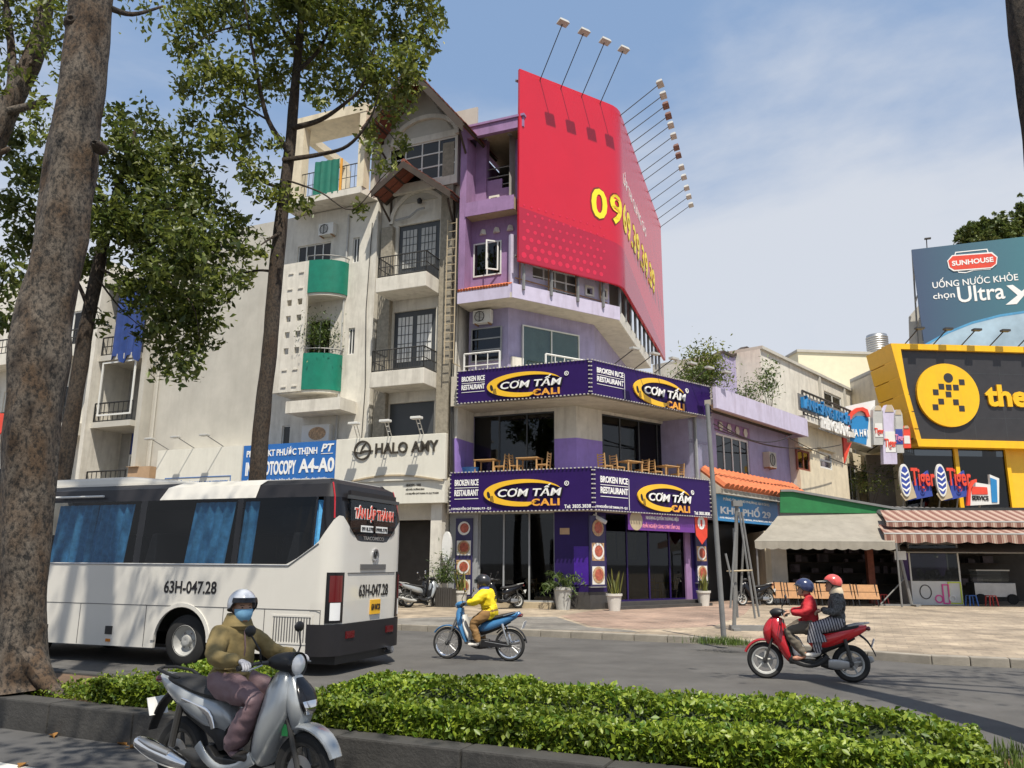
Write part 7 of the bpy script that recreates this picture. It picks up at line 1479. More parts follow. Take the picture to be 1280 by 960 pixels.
# white carrier bag hanging on the red scooter
bag = thing('carrier_bag', 'white plastic carrier bag hanging at the front of the red scooter', 'bag', (0, 0, 0)); 
m = MB(); q = smoothpts([(.16, .66, .03, .03), (.15, .60, .12, .07), (.13, .48, .14, .10), (.10, .38, .12, .10), (.09, .345, .07, .05)], 3); etube(m, [(r_[0], .02, r_[1]) for r_ in q], [r_[2] for r_ in q], [r_[3] for r_ in q], 14, 2.2); m.build('bag_body', 'letter_white', bag, smooth=True, local=True)
MB().tube([(.17, -.02, .64), (.21, .0, .76), (.17, .06, .64)], .006, 5).build('bag_handle', 'letter_white', bag, local=True); place(bag, P3, R_(180-18))
# ================================================================== riders
def skin(name, joints, edges, mats, cls, parent, root=0, sub=2):
    """joints: list of (co, radius or (rx, ry)); cls: per edge the slot of its material."""
    me = bpy.data.meshes.new(name); me.from_pydata([j[0] for j in joints], edges, []); o = bpy.data.objects.new(name, me); col.objects.link(o)
    md = o.modifiers.new('skin', 'SKIN'); sv = me.skin_vertices[0].data
    for i, j in enumerate(joints):
        r = j[1] if isinstance(j[1], tuple) else (j[1], j[1]); sv[i].radius = r; sv[i].use_root = (i == root)
    md.use_smooth_shade = True; sub += (name == 'body'); sb = o.modifiers.new('sub', 'SUBSURF'); sb.levels = sub; sb.render_levels = sub
    nm = bpy.data.meshes.new_from_object(o.evaluated_get(_dg())); bpy.data.objects.remove(o); bpy.data.meshes.remove(me)
    nm.name = name
    for m_ in mats: nm.materials.append(MT(m_))
    J = [Vector(j[0]) for j in joints]; RR = [max(j[1]) if isinstance(j[1], tuple) else j[1] for j in joints]
    for p in nm.polygons:
        c = p.center; best = (1e9, 0)
        for (a, b), k in zip(edges, cls):
            A, B = J[a], J[b]; d = B-A; t = max(0, min(1, (c-A).dot(d)/max(1e-9, d.length_squared))); r = RR[a]+(RR[b]-RR[a])*t; ds = (c-(A+d*t)).length - r
            if ds < best[0]: best = (ds, k)
        p.material_index = best[1]
    if name == 'body':                      # cloth folds
        for v in nm.vertices:
            q = v.co*1.0; v.co += v.normal*(.011*mnoise.noise(Vector((q.x*9, q.y*9, q.z*22)))+.006*mnoise.noise(Vector((q.x*24, q.y*24, q.z*40)))+.008*mnoise.noise(q*11+Vector((7, 3, 1))))
    nm.shade_smooth()
    o = bpy.data.objects.new(name, nm); col.objects.link(o); o.parent = parent; return o
def glove(parent, wrist, grip, side, mt, nm='glove', sc_=1.0):
    """hand closed round a handlebar grip: palm above, four fingers over the front, thumb under the inside"""
    w, g = Vector(wrist), Vector(grip); ax = Vector((-.10, 1*side, -.06)).normalized(); fwd = (g-w).normalized(); up = Vector((0, 0, 1))
    J = [(w, .027), (w.lerp(g, .55)+up*.012, (.030, .022)), (g-fwd*.015+up*.026, (.036, .018))]; E_ = [(0, 1), (1, 2)]
    for k, ln in enumerate((.92, 1.0, .95, .8)):
        off = ax*(.032-.021*k) * -1*-1; b = g + off + up*.026; base = len(J)
        J += [(b + fwd*.012, .0105), (b + fwd*.034*ln - up*.012, .010), (b + fwd*.036*ln - up*.034*ln, .0095), (b + fwd*.012 - up*.046*ln, .0085)]
        E_ += [(2, base), (base, base+1), (base+1, base+2), (base+2, base+3)]
    base = len(J); tb = w.lerp(g, .6) - ax*.03
    J += [(tb - up*.004, .012), (g - ax*.045 - up*.018, .011), (g - ax*.040 - up*.036 + fwd*.016, .0095)]; E_ += [(1, base), (base, base+1), (base+1, base+2)]
    return skin(nm, J, E_, [mt], [0]*len(E_), parent, 0, 1)
def rider(nm_label, sit, mats, pose, parent_loc, yaw, bk=1.0):
    """mats: top, trousers, skin, shoe"""
    t = thing('person', nm_label, 'person', (0, 0, 0)); P = pose
    J = []; I = {}
    def j(k, co, r):
        f = bk if k[:2] in ('pe', 'wa', 'ch', 'sh', 'el') else 1.0; I[k] = len(J); J.append((Vector(co), (r[0]*f, r[1]*f) if isinstance(r, tuple) else r*f))
    j('pel', P['pel'], (.175, .16)); j('wai', P['wai'], (.165, .145)); j('che', P['che'], (.185, .16)); j('nb', P['nb'], (.10, .09)); j('nk', P['nk'], .052); j('hd', P['hd'], (.072, .08)); j('ht', P['ht'], .07)
    E_ = [('pel', 'wai', 0), ('wai', 'che', 0), ('che', 'nb', 0), ('nb', 'nk', 2), ('nk', 'hd', 2), ('hd', 'ht', 2)]
    for s in ('L', 'R'):
        j('sh'+s, P['sh'+s], .092); j('el'+s, P['el'+s], .068); j('wr'+s, P['wr'+s], .046); E_ += [('che', 'sh'+s, 0), ('sh'+s, 'el'+s, 0), ('el'+s, 'wr'+s, 0)]
        j('hp'+s, P['hp'+s], .125); j('kn'+s, P['kn'+s], (.09, .085)); j('an'+s, P['an'+s], P.get('anr', .06)*1.15); j('ft'+s, P['ft'+s], (.045, .04)); j('to'+s, P['to'+s], (.04, .03))
        E_ += [('pel', 'hp'+s, 1), ('hp'+s, 'kn'+s, 1), ('kn'+s, 'an'+s, 1), ('an'+s, 'ft'+s, 3), ('ft'+s, 'to'+s, 3)]
    skin('body', J, [(I[a], I[b]) for a, b, c in E_], mats, [c for a, b, c in E_], t)
    t.location = parent_loc; t.rotation_euler.z = yaw; return t
def helmet(t, c, r, m, fwd, visor=None, vis_m='glass_shop', back=1.0, peak=None, strap='black', cut=-.35):
    c = Vector(c); f = Vector(fwd).normalized(); ry = math.atan2(f.y, f.x); mb = MB(); n, k = 24, 12; V = []; F = []
    def P(a, b, q=1.0):
        x, y, z = math.cos(a)*math.cos(b)*1.12*r*q, math.cos(a)*math.sin(b)*.93*r*q, math.sin(a)*1.0*r*q
        return c + Vector((x*math.cos(ry)-y*math.sin(ry), x*math.sin(ry)+y*math.cos(ry), z))
    rings = []
    for i in range(k+1):
        ring = []
        for jx in range(n):
            b = 2*math.pi*jx/n; low = cut - .25*(-math.cos(b))*back + (.42 if math.cos(b) > .3 else .0)*min(1, (math.cos(b)-.3)*3 if math.cos(b) > .3 else 0)
            a = low + (math.pi/2-low)*(i/k)*.985; ring.append(P(a, b))
        rings.append(ring)
    inner = []
    for ring in rings[:3]: inner.append([c + (p-c)*.90 for p in ring])
    mb.loft([inner[2], inner[1], inner[0]] + rings, cap=False); mb.add(rings[-1], [tuple(range(n))]); o = mb.build('helmet', m, t, smooth=True, local=True)
    rim = MB().tube([P(rings and 0, 0)]*0 or [tuple(p) for p in rings[0]] + [tuple(rings[0][0])], .008, 6).build('helmet_trim', 'black', o, smooth=True, local=True)
    if visor:
        v = MB(); a0, a1, q = visor; rr = []
        for i in range(6):
            a = a0+(a1-a0)*i/5; rr.append([P(a, -1.15+2.3*jx/16, q) for jx in range(17)])
        v.loft(rr, cap=False, closed=False).build('visor', vis_m, o, smooth=True, local=True)
    if peak:
        v = MB(); rr = []
        for i in range(5): rr.append([P(.18-.03*i, -.9+1.8*jx/14, 1.0+peak*i/4*(1-.25*abs(-1+jx/7)**2)) for jx in range(15)])
        v.loft(rr + [[p-Vector((0, 0, .006)) for p in q_] for q_ in reversed(rr)], cap=False, closed=False).build('peak', 'soffit', o, smooth=True, local=True)
    st = MB()
    for sg in (-1, 1): st.tube([P(-.3, sg*1.4, .98), P(-.9, sg*1.0, .95), P(-1.15, 0, .98)], .006, 5)
    st.build('chin_strap', strap, o, local=True)
    return o
def face(t, c, r, fwd, mask=None, sk='skin', glasses=False):
    c = Vector(c); f = Vector(fwd).normalized(); rt = Vector((f.y, -f.x, 0)).normalized(); up = Vector((0, 0, 1))
    def W(x, y, z): return tuple(c + f*x + rt*y + up*z)
    mb = MB(); V = []
    rings = []
    for i in range(13):                     # skull and face, ring by ring from chin to crown
        z = -1.12+2.12*i/12; prof = [(.34, .30, .42), (.58, .50, .42), (.74, .66, .30), (.84, .76, .12), (.90, .82, .06), (.93, .86, .02), (.95, .88, .0), (.94, .89, -.02), (.92, .88, -.04), (.86, .83, -.06), (.74, .72, -.08), (.52, .50, -.08), (.16, .16, -.08)][i]
        rings.append([W((math.cos(a)*prof[0]+prof[2])*r*1.02 if math.cos(a) > 0 else (math.cos(a)*prof[0]*1.05+prof[2]*.4)*r, math.sin(a)*prof[1]*r*.88, z*r) for a in (2*math.pi*k/20 for k in range(20))])
    mb.loft(rings)
    mb.loft([[W((.92+.0*k)*r, s_*.09*r, .10*r) for s_ in (-1, 1)] + [W(.92*r, 0, .12*r)], [W(1.02*r, s_*.13*r, -.22*r) for s_ in (-1, 1)] + [W(1.16*r, 0, -.20*r)], [W(.96*r, s_*.12*r, -.32*r) for s_ in (-1, 1)] + [W(1.0*r, 0, -.34*r)]])
    for s_ in (-1, 1): mb.ball(W(-.02*r, s_*.80*r, -.08*r), .10*r, .05*r, .18*r, 8, 6)
    o = mb.build('head', sk, t, smooth=True, local=True)
    e = MB()
    for s_ in (-1, 1): e.ball(W(.84*r, s_*.32*r, .06*r), .07*r, .12*r, .05*r, 8, 6); e.tube([W(.86*r, s_*.16*r, .22*r), W(.88*r, s_*.32*r, .27*r), W(.76*r, s_*.50*r, .22*r)], .025*r, 5)
    e.build('eyes', 'black', o, local=True); MB().tube([W(.93*r, -.22*r, -.58*r), W(1.0*r, 0, -.60*r), W(.93*r, .22*r, -.58*r)], .05*r, 6).build('mouth', 'food_red', o, local=True)
    if mask:
        m = MB(); rr = []
        for i in range(7):
            z = -.05-1.0*i/6; bulge = 1.12+.16*math.sin(math.pi*min(1, i/5)); ln = .92-.32*(i/6)**2
            rr.append([W(math.cos(a)*bulge*r*(.98 if i < 6 else .75), math.sin(a)*.92*ln*r, z*r) for a in (-1.25+2.5*k/14 for k in range(15))])
        m.loft(rr, cap=False, closed=False).build('face_mask', mask, t, smooth=True, local=True)
    return o
D('jacket_olive', (.22,.165,.065), rough=.8, var=.15, scale=6, bump=.5, bscale=9); D('trouser_mauve', (.19,.12,.13), rough=.6, var=.15, bump=.3, bscale=8); D('jacket_yellow', (.80,.60,.01), rough=.7, var=.1, bump=.4, bscale=9); D('trouser_khaki', (.25,.14,.05), rough=.8, var=.15, bump=.3, bscale=8)
D('jacket_red', (.42,.012,.02), rough=.75, var=.15, bump=.4, bscale=9); D('trouser_grey', (.13,.11,.085), rough=.85, var=.2, bump=.3, bscale=8); D('shirt_speckle', (.10,.10,.10), rough=.85, var=.9, scale=45); D('helmet_white', (.66,.68,.72), rough=.2, var=.03, coat=.5); D('helmet_navy', (.025,.035,.09), rough=.2, var=.05, coat=.5); D('helmet_coral', (.62,.09,.08), rough=.25, var=.05, coat=.4); D('helmet_black', (.02,.02,.022), rough=.3, var=.05, coat=.4)
D('mask_blue', (.20,.42,.62), rough=.8, var=.05); D('glove_grey', (.40,.40,.43), rough=.85, var=.15); D('scarf_blue', (.04,.07,.30), rough=.8, var=.15); D('shoe_dark', (.03,.025,.022), rough=.6, var=.2); D('shoe_white', (.55,.52,.48), rough=.6, var=.1); D('sandal', (.42,.20,.13), rough=.6, var=.1); D('hat_cream', (.60,.50,.36), rough=.8, var=.1)
def stripe_cloth():
    m = bpy.data.materials.new('striped_cloth'); m.use_nodes = True; t = m.node_tree; n = t.nodes; l = t.links; p = n['Principled BSDF']; p.inputs['Roughness'].default_value = .85
    tc = n.new('ShaderNodeTexCoord'); mp = n.new('ShaderNodeMapping'); mp.inputs['Rotation'].default_value = (0, R_(-12), 0); l.new(tc.outputs['Object'], mp.inputs[0]); sp = n.new('ShaderNodeSeparateXYZ'); l.new(mp.outputs[0], sp.inputs[0])
    a = n.new('ShaderNodeMath'); a.operation = 'MULTIPLY'; a.inputs[1].default_value = 26; l.new(sp.outputs[0], a.inputs[0]); b = n.new('ShaderNodeMath'); b.operation = 'FRACT'; l.new(a.outputs[0], b.inputs[0])
    r = n.new('ShaderNodeValToRGB'); r.color_ramp.interpolation = 'CONSTANT'; e = r.color_ramp.elements; e[0].color = (.03, .03, .05, 1); e[1].position = .5; e[1].color = (.50, .49, .50, 1); q = e.new(.75); q.color = (.05, .05, .09, 1); q = e.new(.85); q.color = (.45, .44, .46, 1)
    l.new(b.outputs[0], r.inputs[0]); l.new(r.outputs[0], p.inputs['Base Color']); MATS['striped_cloth'] = m
stripe_cloth()
def pose(seat, lean, grip, foot, hd, sh=.175, el=(.0, .28, -.02), kn=None, head_up=.0, knx=.40):
    sx, sz = seat; l = lean
    che = (sx+.27*math.sin(l), 0, sz+.27*math.cos(l)+.02); nb = (sx+.40*math.sin(l), 0, sz+.41*math.cos(l)+.02); nk = (sx+.44*math.sin(l)+.01, 0, sz+.47*math.cos(l)+.02)
    P = dict(pel=(sx, 0, sz+.03), wai=(sx+.12*math.sin(l)-.005, 0, sz+.14), che=che, nb=nb, nk=nk, hd=(nk[0]+.02, 0, nk[2]+.09), ht=(nk[0]+.025, 0, nk[2]+.16))
    for s, y in (('L', 1), ('R', -1)):
        S_ = Vector((nb[0]-.01, sh*y, nb[2]-.045)); Gp = Vector((grip[0], grip[1]*y, grip[2])); W_ = Gp + Vector((-.07, -.015*y, .035)); mid = S_.lerp(W_, .5) + Vector((el[0], el[1]*y*.25, el[2]))
        P['sh'+s] = tuple(S_); P['el'+s] = tuple(mid); P['wr'+s] = tuple(W_); P['gr'+s] = tuple(Gp)
        P['hp'+s] = (sx+.02, .095*y, sz+.02); P['kn'+s] = (sx+knx, foot[1]*y*1.05, foot[2]+.42 if kn is None else kn); P['an'+s] = (foot[0]-.05, foot[1]*y, foot[2]+.10); P['ft'+s] = (foot[0]-.06, foot[1]*y, foot[2]+.035); P['to'+s] = (foot[0]+.13, foot[1]*y*1.1, foot[2]+.02)
    return P
# --- rider on the silver scooter
P = pose((-.17, .80), .06, (.28, .31, .992), (.10, .135, .315), None, sh=.165, el=(-.08, .30, -.08), knx=.44)
P['anr'] = .085
r1 = rider('person in olive hooded jacket, white helmet and blue face mask riding the silver scooter', None, ['jacket_olive', 'trouser_mauve', 'skin', 'shoe_dark'], P, P1, b1.rotation_euler.z, 1.02)
hf = (1, -.42, 0); hc = (P['hd'][0]+.01, 0, P['hd'][2]+.005)
face(r1, hc, .095, hf, 'mask_blue'); helmet(r1, (hc[0]-.005, 0, hc[2]+.03), .118, 'helmet_white', hf, (.12, .42, 1.07), 'black_gloss', cut=-.30)
for s, y in (('L', 1), ('R', -1)): glove(r1, P['wr'+s], P['gr'+s], y, 'glove_grey')
q = MB(); c = Vector(P['nk']); 
for k in range(3): q.lathe([(.105-.012*k, -.035), (.122-.012*k, -.005), (.11-.012*k, .028)], (c.x-.005, 0, c.z-.035+.03*k), 18)
q.build('hood', 'jacket_olive', r1, smooth=True, local=True); MB().tube([(c.x+.09, -.02, c.z-.04), (P['che'][0]+.125, -.01, P['che'][2]), (P['wai'][0]+.115, 0, P['wai'][2]-.02)], .006, 5).build('zip', 'trouser_mauve', r1, local=True)
q = MB().lathe([(.138, -.03), (.15, .0), (.138, .03)], (P['pel'][0]-.0, 0, P['pel'][2]+.055), 20); q.build('jacket_hem', 'jacket_olive', r1, smooth=True, local=True)
# --- rider on the blue motorbike
P = pose((-.25, .82), .34, (.228, .285, .99), (.02, .16, .26), None, sh=.175, el=(-.02, .34, -.06), knx=.33)
r2 = rider('person in bright yellow jacket and dark helmet riding the blue motorbike', None, ['jacket_yellow', 'trouser_khaki', 'skin', 'shoe_white'], P, P2, b2.rotation_euler.z, 1.2)
hc = (P['hd'][0]+.02, 0, P['hd'][2]); face(r2, hc, .098, (1, 0, 0)); helmet(r2, (hc[0]-.01, 0, hc[2]+.035), .135, 'helmet_black', (1, 0, 0), (-.25, .25, 1.1), 'glass_shop', cut=-.5)
for s, y in (('L', 1), ('R', -1)): glove(r2, P['wr'+s], P['gr'+s], y, 'pot_dark')
c = Vector(P['nk']); MB().lathe([(.09, -.05), (.11, -.01), (.085, .05)], (c.x, 0, c.z-.01), 16).build('scarf', 'scarf_blue', r2, smooth=True, local=True)
m = MB(); V, F = text_mesh('G', .03, 0, .5); b_ = Vector(P['che']); m.add([(b_.x-.155-v.z*.01, -.0-.05+.12*v.x, b_.z+.0+.14*v.y) for v in V], F); m.build('back_print', 'shoe_dark', r2, recalc=False, local=True)
# --- two riders on the red scooter
P = pose((-.12, .80), .10, (.28, .31, .99), (.10, .14, .315), None, sh=.175, el=(-.07, .26, -.08), knx=.42)
P['anr'] = .06
r3 = rider('person in red jacket, grey trousers and navy helmet driving the red scooter', None, ['jacket_red', 'trouser_grey', 'skin', 'sandal'], P, P3, b3.rotation_euler.z, 1.1)
hc = (P['hd'][0]+.02, 0, P['hd'][2]); face(r3, hc, .098, (1, .1, 0)); helmet(r3, (hc[0]-.005, 0, hc[2]+.035), .132, 'helmet_navy', (1, .1, 0), (-.28, .30, 1.1), 'glass_clear', cut=-.45)
for s, y in (('L', 1), ('R', -1)): glove(r3, P['wr'+s], P['gr'+s], y, 'skin', 'hand')
P = pose((-.50, .865), .02, (-.18, .17, 1.02), (-.10, .16, .37), None, sh=.165, el=(-.10, .22, -.12), knx=.34)
P['anr'] = .06
r4 = rider('pillion passenger in speckled grey top, striped trousers and coral helmet with cream cap peak', None, ['shirt_speckle', 'striped_cloth', 'skin', 'shoe_white'], P, P3, b3.rotation_euler.z, 1.12)
hc = (P['hd'][0]+.02, 0, P['hd'][2]); face(r4, hc, .095, (1, .15, 0)); helmet(r4, (hc[0]-.02, 0, hc[2]+.04), .125, 'helmet_coral', (1, .15, 0), None, cut=-.35, peak=.85)
q = MB(); c = Vector(P['nk']); q.lathe([(.11, -.06), (.105, -.01), (.088, .04), (.08, .07)], (c.x-.015, 0, c.z+.01), 18); q.build('neck_cloth', 'hat_cream', r4, smooth=True, local=True)
for s, y in (('L', 1), ('R', -1)): glove(r4, P['wr'+s], P['gr'+s], y, 'skin', 'hand')
q = MB(); K0, K1 = Vector(P['knL']), Vector(P['anL']); rows = [(Vector(P['hpL'])+Vector((.05, .01, .0)), .115, .10), (Vector(P['hpL']).lerp(K0, .6), .11, .10), (K0+Vector((.02, 0, .01)), .10, .11), (K0.lerp(K1, .35)+Vector((.01, 0, 0)), .10, .13), (K0.lerp(K1, .62), .10, .15)]
etube(q, [tuple(r_[0]) for r_ in rows], [r_[1] for r_ in rows], [r_[2] for r_ in rows], 16, 2.2); q.build('wide_trouser_leg', 'striped_cloth', r4, smooth=True, local=True)
# ================================================================== trees, hedges, potted plants
def leaf_mat(name, c, c2, trans=.35, rough=.45):
    m = bpy.data.materials.new(name); m.use_nodes = True; t = m.node_tree; n = t.nodes; l = t.links; p = n['Principled BSDF']; p.inputs['Roughness'].default_value = rough
    g = n.new('ShaderNodeNewGeometry'); r = n.new('ShaderNodeValToRGB'); e = r.color_ramp.elements; e[0].color = (*c, 1); e[1].color = (*c2, 1)
    l.new(g.outputs['Random Per Island'], r.inputs[0]); tc = n.new('ShaderNodeTexCoord'); nz_ = n.new('ShaderNodeTexNoise'); nz_.inputs['Scale'].default_value = 1.7; nz_.inputs['Detail'].default_value = 4; l.new(tc.outputs['Object'], nz_.inputs['Vector']); q_ = n.new('ShaderNodeMapRange'); q_.inputs[1].default_value = .3; q_.inputs[2].default_value = .7; q_.inputs[3].default_value = .55; q_.inputs[4].default_value = 1.25; l.new(nz_.outputs[0], q_.inputs[0]); hs = n.new('ShaderNodeHueSaturation'); l.new(q_.outputs[0], hs.inputs['Value']); l.new(r.outputs[0], hs.inputs['Color']); r = hs; l.new(r.outputs[0], p.inputs['Base Color'])
    tr = n.new('ShaderNodeBsdfTranslucent'); l.new(r.outputs[0], tr.inputs[0]); mx = n.new('ShaderNodeMixShader'); mx.inputs[0].default_value = trans; l.new(p.outputs[0], mx.inputs[1]); l.new(tr.outputs[0], mx.inputs[2]); l.new(mx.outputs[0], n['Material Output'].inputs[0]); MATS[name] = m
leaf_mat('leaf_tree', (.062,.098,.016), (.25,.275,.05), .45); leaf_mat('leaf_dark', (.046,.080,.015), (.19,.22,.042), .42); leaf_mat('leaf_hedge', (.055,.125,.008), (.28,.35,.032), .3); leaf_mat('leaf_far', (.06,.10,.022), (.17,.20,.05), .3); leaf_mat('leaf_pot', (.035,.075,.015), (.12,.17,.03), .3); leaf_mat('leaf_snake', (.06,.10,.03), (.28,.27,.06), .2); leaf_mat('leaf_dry', (.30,.13,.03), (.45,.24,.07), .2); leaf_mat('grass_blade', (.06,.11,.02), (.16,.22,.04), .3)
rng = np.random.default_rng(11)
def leaves(name, m, pts, size, parent, up=.4, asp=.5, kind='stuff', droop=0.0):
    P = np.asarray(pts, float); n = len(P); d = rng.normal(size=(n, 3)); d[:, 2] -= droop; d /= np.linalg.norm(d, axis=1)[:, None]
    nn = rng.normal(size=(n, 3)); nn[:, 2] += up*4; s = np.cross(d, nn); s /= np.linalg.norm(s, axis=1)[:, None]+1e-9; nn = np.cross(s, d)
    L_ = (size*rng.uniform(.5, 1.4, n))[:, None]; a = P - d*L_*.5; b = P + s*L_*asp*.5 - d*L_*.05 + nn*L_*.10; c = P + d*L_*.5 - nn*L_*.05; e = P - s*L_*asp*.5 - d*L_*.05 + nn*L_*.10
    V = np.stack([a, b, c, e], 1).reshape(-1, 3); V -= np.array(root_loc(parent)); F = np.arange(n*4).reshape(n, 4)
    T = np.concatenate([F[:, [0, 1, 2]], F[:, [0, 2, 3]]], 1).reshape(-1)
    me = bpy.data.meshes.new(name); me.vertices.add(n*4); me.vertices.foreach_set('co', V.ravel()); k = n*2; me.loops.add(k*3); me.loops.foreach_set('vertex_index', T); me.polygons.add(k); me.polygons.foreach_set('loop_start', np.arange(k)*3); me.polygons.foreach_set('loop_total', np.full(k, 3)); me.update(calc_edges=True)
    me.materials.append(MT(m)); o = bpy.data.objects.new(name, me); col.objects.link(o); o.parent = parent
    if kind: o['kind'] = kind
    return o
def bark_mat(name, c, c2, c3, sc_=3.0):
    m = bpy.data.materials.new(name); m.use_nodes = True; t = m.node_tree; n = t.nodes; l = t.links; p = n['Principled BSDF']; p.inputs['Roughness'].default_value = .9
    tc = n.new('ShaderNodeTexCoord'); mp = n.new('ShaderNodeMapping'); mp.inputs['Scale'].default_value = (1, 1, .62); l.new(tc.outputs['Object'], mp.inputs[0])
    a = n.new('ShaderNodeTexNoise'); a.inputs['Scale'].default_value = sc_*4.2; a.inputs['Detail'].default_value = 10; a.inputs['Roughness'].default_value = .72; l.new(mp.outputs[0], a.inputs['Vector'])
    b = n.new('ShaderNodeTexNoise'); b.inputs['Scale'].default_value = sc_*.55; b.inputs['Detail'].default_value = 6; l.new(mp.outputs[0], b.inputs['Vector'])
    r = n.new('ShaderNodeValToRGB'); e = r.color_ramp.elements; e[0].position = .42; e[0].color = (*c3, 1); e[1].position = .57; e[1].color = (*c, 1); q = e.new(.485); q.color = (*[x*.62 for x in c], 1); l.new(a.outputs[0], r.inputs[0])
    r2 = n.new('ShaderNodeMapRange'); r2.inputs[1].default_value = .42; r2.inputs[2].default_value = .62; l.new(b.outputs[0], r2.inputs[0]); x = n.new('ShaderNodeMix'); x.data_type = 'RGBA'; x.blend_type = 'MIX'; l.new(r2.outputs[0], x.inputs[0]); l.new(r.outputs[0], x.inputs[6])
    y = n.new('ShaderNodeMix'); y.data_type = 'RGBA'; y.blend_type = 'MULTIPLY'; y.inputs[0].default_value = 1; y.inputs[7].default_value = (*c2, 1); l.new(r.outputs[0], y.inputs[6]); l.new(y.outputs[2], x.inputs[7]); l.new(x.outputs[2], p.inputs['Base Color'])
    bp = n.new('ShaderNodeBump'); bp.inputs['Strength'].default_value = .9; bp.inputs['Distance'].default_value = .03; l.new(a.outputs[0], bp.inputs['Height']); l.new(bp.outputs[0], p.inputs['Normal']); MATS[name] = m
bark_mat('bark_big', (.135,.112,.09), (.66,.50,.36), (.022,.020,.018), 5.5); bark_mat('bark_slim', (.060,.045,.033), (.9,.75,.6), (.016,.013,.011), 5)
def trunk(parent, pts, rad, m='bark_slim', n=12, k=5, rough=.06, nm='trunk'):
    q = smoothpts([(*p, r) for p, r in zip(pts, rad)], k) if len(pts) > 2 else [(*p, r) for p, r in zip(pts, rad)]
    P = [Vector(v[:3]) for v in q]; rings = []; up = Vector((0, 1, 0))
    for i, p in enumerate(P):
        t = (P[min(i+1, len(P)-1)]-P[max(0, i-1)]).normalized(); a = t.cross(up).normalized(); b = a.cross(t)
        rings.append([p + (a*math.cos(2*math.pi*j/n)+b*math.sin(2*math.pi*j/n))*q[i][3]*(1+rough*2*mnoise.noise(p*1.3+Vector((math.cos(2*math.pi*j/n), math.sin(2*math.pi*j/n), 0))*1.5)) for j in range(n)])
    return MB().loft(rings).build(nm, m, parent, smooth=True)
def clusters(cl, Y, dz, n, spread=1.0):
    out_ = []
    for c in cl:
        x, y, r = c[:3]; k = int(n*(r/30)**2); p = AT(x, y, Y + (c[3] if len(c) > 3 else rng.uniform(-dz, dz))); R = r/1000*p.y*spread
        # several twigs of leaves inside each clump
        tw = max(3, k//14); tc_ = rng.normal(size=(tw, 3))*R*.48
        for t_ in tc_:
            q = rng.normal(size=(14, 3))*.13; out_.append(np.array(p)+t_+q)
    return np.concatenate(out_)
def px_path(pts, Y): return [AT(x, y, Y + (d[0] if d else 0)) for x, y, *d in pts]
# --- big trunk on the median at the left edge
t1 = thing('street_tree', 'big mottled tree trunk on the median at the left edge', 'tree', AT(21, 850, 9.6).xy.to_3d() + Vector((0, 0, .27)))
pt = [(20, 862), (21, 846), (24, 805), (29, 700), (34, 600), (43, 500), (55, 400), (70, 330), (90, 200), (104, 100), (115, 0), (128, -160), (140, -420)]
pts = px_path(pt, 9.6); rad = [.44, .36, .275, .265, .305, .32, .305, .295, .31, .275, .26, .25, .2]
trunk(t1, pts, rad, 'bark_big', 30, 7, .10)
for x, y, r in ((103, 113, .12), (84, 170, .10), (92, 28, .13), (122, 182, .08)):
    p = AT(x, y, 9.6-.15); o = MB(); n_ = 14; rings = []
    for i in range(5):
        q_ = (1.25, 1.0, .72, .4, .06)[i]; rings.append([p + Vector((r*q_*math.cos(2*math.pi*k/n_)*(1+.25*mnoise.noise(Vector((k*.6, i, x)))), (.10, -.02, -.07, -.09, -.06)[i], r*.8*q_*math.sin(2*math.pi*k/n_)*(1+.25*mnoise.noise(Vector((k*.6, i+5, y)))))) for k in range(n_)])
    o.loft(rings).build('knot', 'bark_slim', t1, smooth=True)
roots = [((55, 866), 9.4, .16), ((82, 872), 9.9, .10)]
for (x, y), Y, r in roots: e = G(x, y, .27); trunk(t1, [pts[2], pts[1].lerp(e, .6)+Vector((0, 0, .06)), e], [.22, r, .04], 'bark_big', 10, 4, nm='root')
trunk(t1, [AT(132, 8, 9.6), AT(165, 18, 9.9), AT(203, 8, 10.2)], [.05, .03, .015], nm='branch')
ctr = pts[-1]
lim = []
for k, (dx, dy, dz) in enumerate(((-3, -2, 2.2), (2.5, -2.5, 2.5), (3, 1.5, 2.6), (-2, 2, 3), (.5, -4, 2.0), (-4.5, .5, 2), (-2, -6, 1), (.8, -6.5, 1.2), (-4.2, -5.2, .8))):
    e = ctr + Vector((dx, dy, dz)); lim.append(e); trunk(t1, [ctr-Vector((0, 0, .4)), ctr.lerp(e, .5)+Vector((0, 0, .3)), e], [.14, .08, .03], nm='branch', n=8)
lp_ = []
for e in lim + [ctr+Vector((0, 0, 2.5))]:
    for k in range(9): c = np.array(e)+rng.normal(size=3)*(1.1, 1.1, .6); lp_ += [c+rng.normal(size=3)*.28 for _ in range(34)]
leaves('crown', 'leaf_tree', lp_, .17, t1)
leaves('twig_leaves', 'leaf_tree', np.concatenate([clusters([(180, 12, 22), (205, 22, 18), (230, 8, 20)], 10.2, .2, 60)]), .10, t1)
